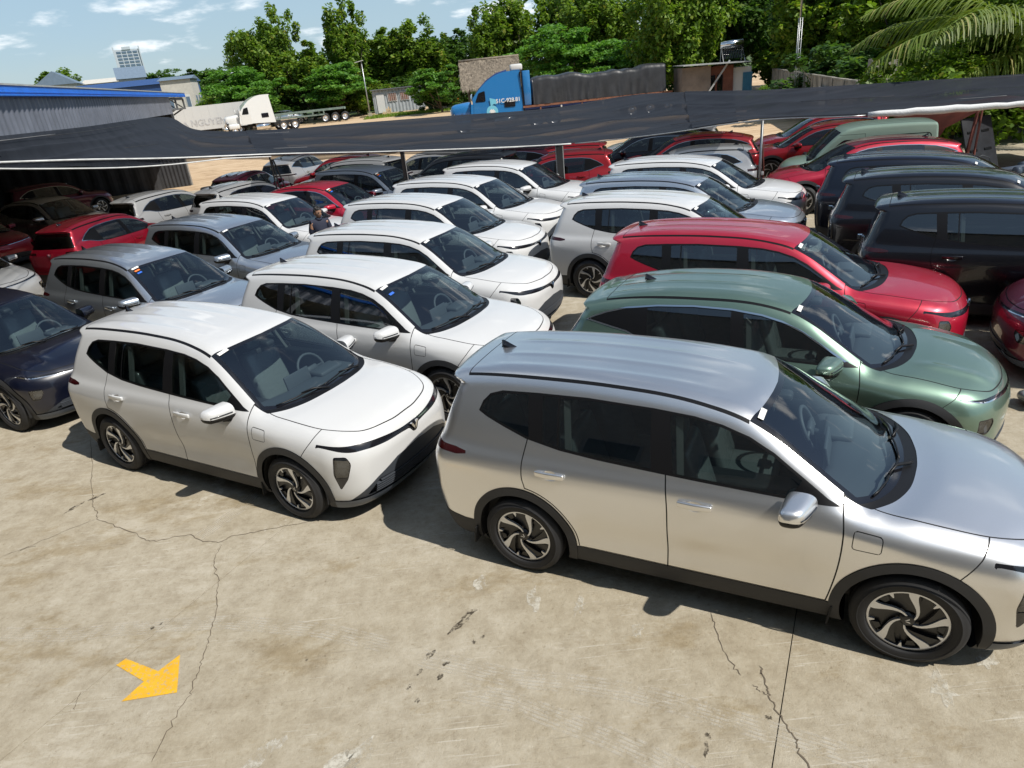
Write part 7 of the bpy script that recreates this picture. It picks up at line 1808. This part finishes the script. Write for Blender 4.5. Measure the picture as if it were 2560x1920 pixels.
# ------------------------------------------------------------------ the man between the cars
M['skin'] = plain('skin', (.30, .165, .105), .55); M['hair'] = plain('black_hair', (.010, .009, .009), .5); M['polo'] = plain('navy_polo_shirt', (.012, .016, .035), .8); M['trousers'] = plain('dark_trousers', (.03, .03, .035), .85)
def skin_mesh(name, verts, edges, radii, sub=2, root=0):
    me = bpy.data.meshes.new(name); me.from_pydata([tuple(v) for v in verts], edges, []); o = bpy.data.objects.new('tmp', me); COL.objects.link(o)
    s = o.modifiers.new('s', 'SKIN'); o.modifiers.new('u', 'SUBSURF').levels = sub; s.use_smooth_shade = True
    for i, r_ in enumerate(radii): me.skin_vertices[0].data[i].radius = r_ if hasattr(r_, '__len__') else (r_, r_)
    me.skin_vertices[0].data[root].use_root = True
    dg = bpy.context.evaluated_depsgraph_get(); out = bpy.data.meshes.new_from_object(o.evaluated_get(dg)); bpy.data.objects.remove(o); out.name = name; return out
mn = empty('person', (-3.80, 15.12, 0), math.radians(-62)); tag(mn, 'person in a navy polo shirt standing between the cars, head turned to look down', 'person')
# local +x is where the body faces
bv = [(0,0,.92),(0,.09,.88),(0,.10,.48),(0,.10,.09),(.14,.11,.04),(0,-.09,.88),(0,-.10,.48),(0,-.10,.09),(.14,-.11,.04),(.01,0,1.10),(.01,0,1.30),(0,0,1.42),(.015,0,1.50),(.02,.17,1.39),(.0,.22,1.13),(.08,.22,.90),(.11,.22,.82),(.02,-.17,1.39),(.0,-.22,1.13),(.08,-.22,.90),(.11,-.22,.82)]
be = [(0,1),(1,2),(2,3),(3,4),(0,5),(5,6),(6,7),(7,8),(0,9),(9,10),(10,11),(11,12),(10,13),(13,14),(14,15),(15,16),(10,17),(17,18),(18,19),(19,20)]
br = [(.12,.14),(.085,.09),(.06,.06),(.042,.042),(.035,.045),(.085,.09),(.06,.06),(.042,.042),(.035,.045),(.08,.10),(.075,.10),(.05,.055),(.05,.05),(.045,.045),(.042,.042),(.032,.032),(.03,.02),(.045,.045),(.042,.042),(.032,.032),(.03,.02)]
bodym = skin_mesh('body', bv, be, br); obj('body', bodym, M['skin'], mn)
tv = [(0,0,.88),(.01,0,1.10),(.01,0,1.30),(0,0,1.415),(.02,.17,1.395),(.0,.22,1.13),(.02,-.17,1.395),(.0,-.22,1.13)]
obj('polo_shirt', skin_mesh('polo_shirt', tv, [(0,1),(1,2),(2,3),(2,4),(4,5),(2,6),(6,7)], [(.135,.16),(.128,.155),(.132,.168),(.075,.085),(.074,.074),(.066,.066),(.074,.074),(.066,.066)], root=1), M['polo'], mn)
MB().lathe([(.058, 1.435), (.074, 1.425), (.080, 1.44), (.072, 1.475), (.062, 1.48)], 16, 'z', (.008, 0, 0)).build('collar', M['polo'], mn, True)
obj('trousers', skin_mesh('trousers', [(0,0,.94),(0,.09,.86),(0,.10,.48),(0,.10,.12),(0,-.09,.86),(0,-.10,.48),(0,-.10,.12)], [(0,1),(1,2),(2,3),(0,4),(4,5),(5,6)], [(.135,.155),(.098,.102),(.075,.075),(.062,.062),(.098,.102),(.075,.075),(.062,.062)]), M['trousers'], mn)
for s in (-1, 1): MB().rbox((.05, s * .105, .045), (.27, .10, .09), .04).build('shoe', M['black_trim'], mn, True)
hd_ = bmesh.new(); bmesh.ops.create_uvsphere(hd_, u_segments=28, v_segments=20, radius=1.)
for v in hd_.verts:
    x, y, z = v.co; jaw = max(0, -z)
    yy = y * .078 * (1 - .22 * jaw); xx = x * .098 * (1 - .10 * jaw) + .008 * jaw; zz = z * .118
    if x > .6 and abs(y) < .25: xx += .020 * math.exp(-((z + .12) / .16)**2) * (1 - abs(y) / .25)       # nose
    if x > .5: xx -= .010 * math.exp(-((z - .10) / .10)**2) * math.exp(-((abs(y) - .38) / .16)**2)      # eye sockets
    if x > .6: xx += .006 * math.exp(-((z + .48) / .08)**2) * math.exp(-(y / .3)**2)                    # lips
    v.co = Vector((xx, yy, zz))
hm = bpy.data.meshes.new('head'); hd_.to_mesh(hm); hd_.free(); hm.polygons.foreach_set('use_smooth', [True] * len(hm.polygons))
HZ = (.03, 0, 1.585); hd_o = obj('head', hm, M['skin'], mn, HZ); hd_o.rotation_euler = (0, .22, math.radians(20))
for s in (-1, 1):
    MB().rbox((-.005, s * .080, -.005), (.035, .016, .062), .008).build('ear', M['skin'], hd_o, True); MB().rbox((.086, s * .030, .012), (.012, .026, .010), .004).build('eye', M['hair'], hd_o, True); MB().rbox((.090, s * .031, .032), (.010, .036, .007), .003).build('eyebrow', M['hair'], hd_o, True)
MB().rbox((.094, 0, -.056), (.010, .042, .008), .003).build('mouth', M['brick_red'], hd_o, True)
hb = bmesh.new(); bmesh.ops.create_uvsphere(hb, u_segments=30, v_segments=20, radius=1.); g = np.random.default_rng(2)
kill = [v for v in hb.verts if v.co.z < (-.35 if v.co.x < -.1 else (.05 if v.co.x < .45 else .48))]
bmesh.ops.delete(hb, geom=kill, context='VERTS')
for v in hb.verts: k = 1.10 + .045 * g.normal(); v.co = Vector((v.co.x * .098 * k - .004, v.co.y * .080 * k, v.co.z * .118 * (k + .04)))
hme = bpy.data.meshes.new('hair'); hb.to_mesh(hme); hb.free(); obj('hair', hme, M['hair'], hd_o)
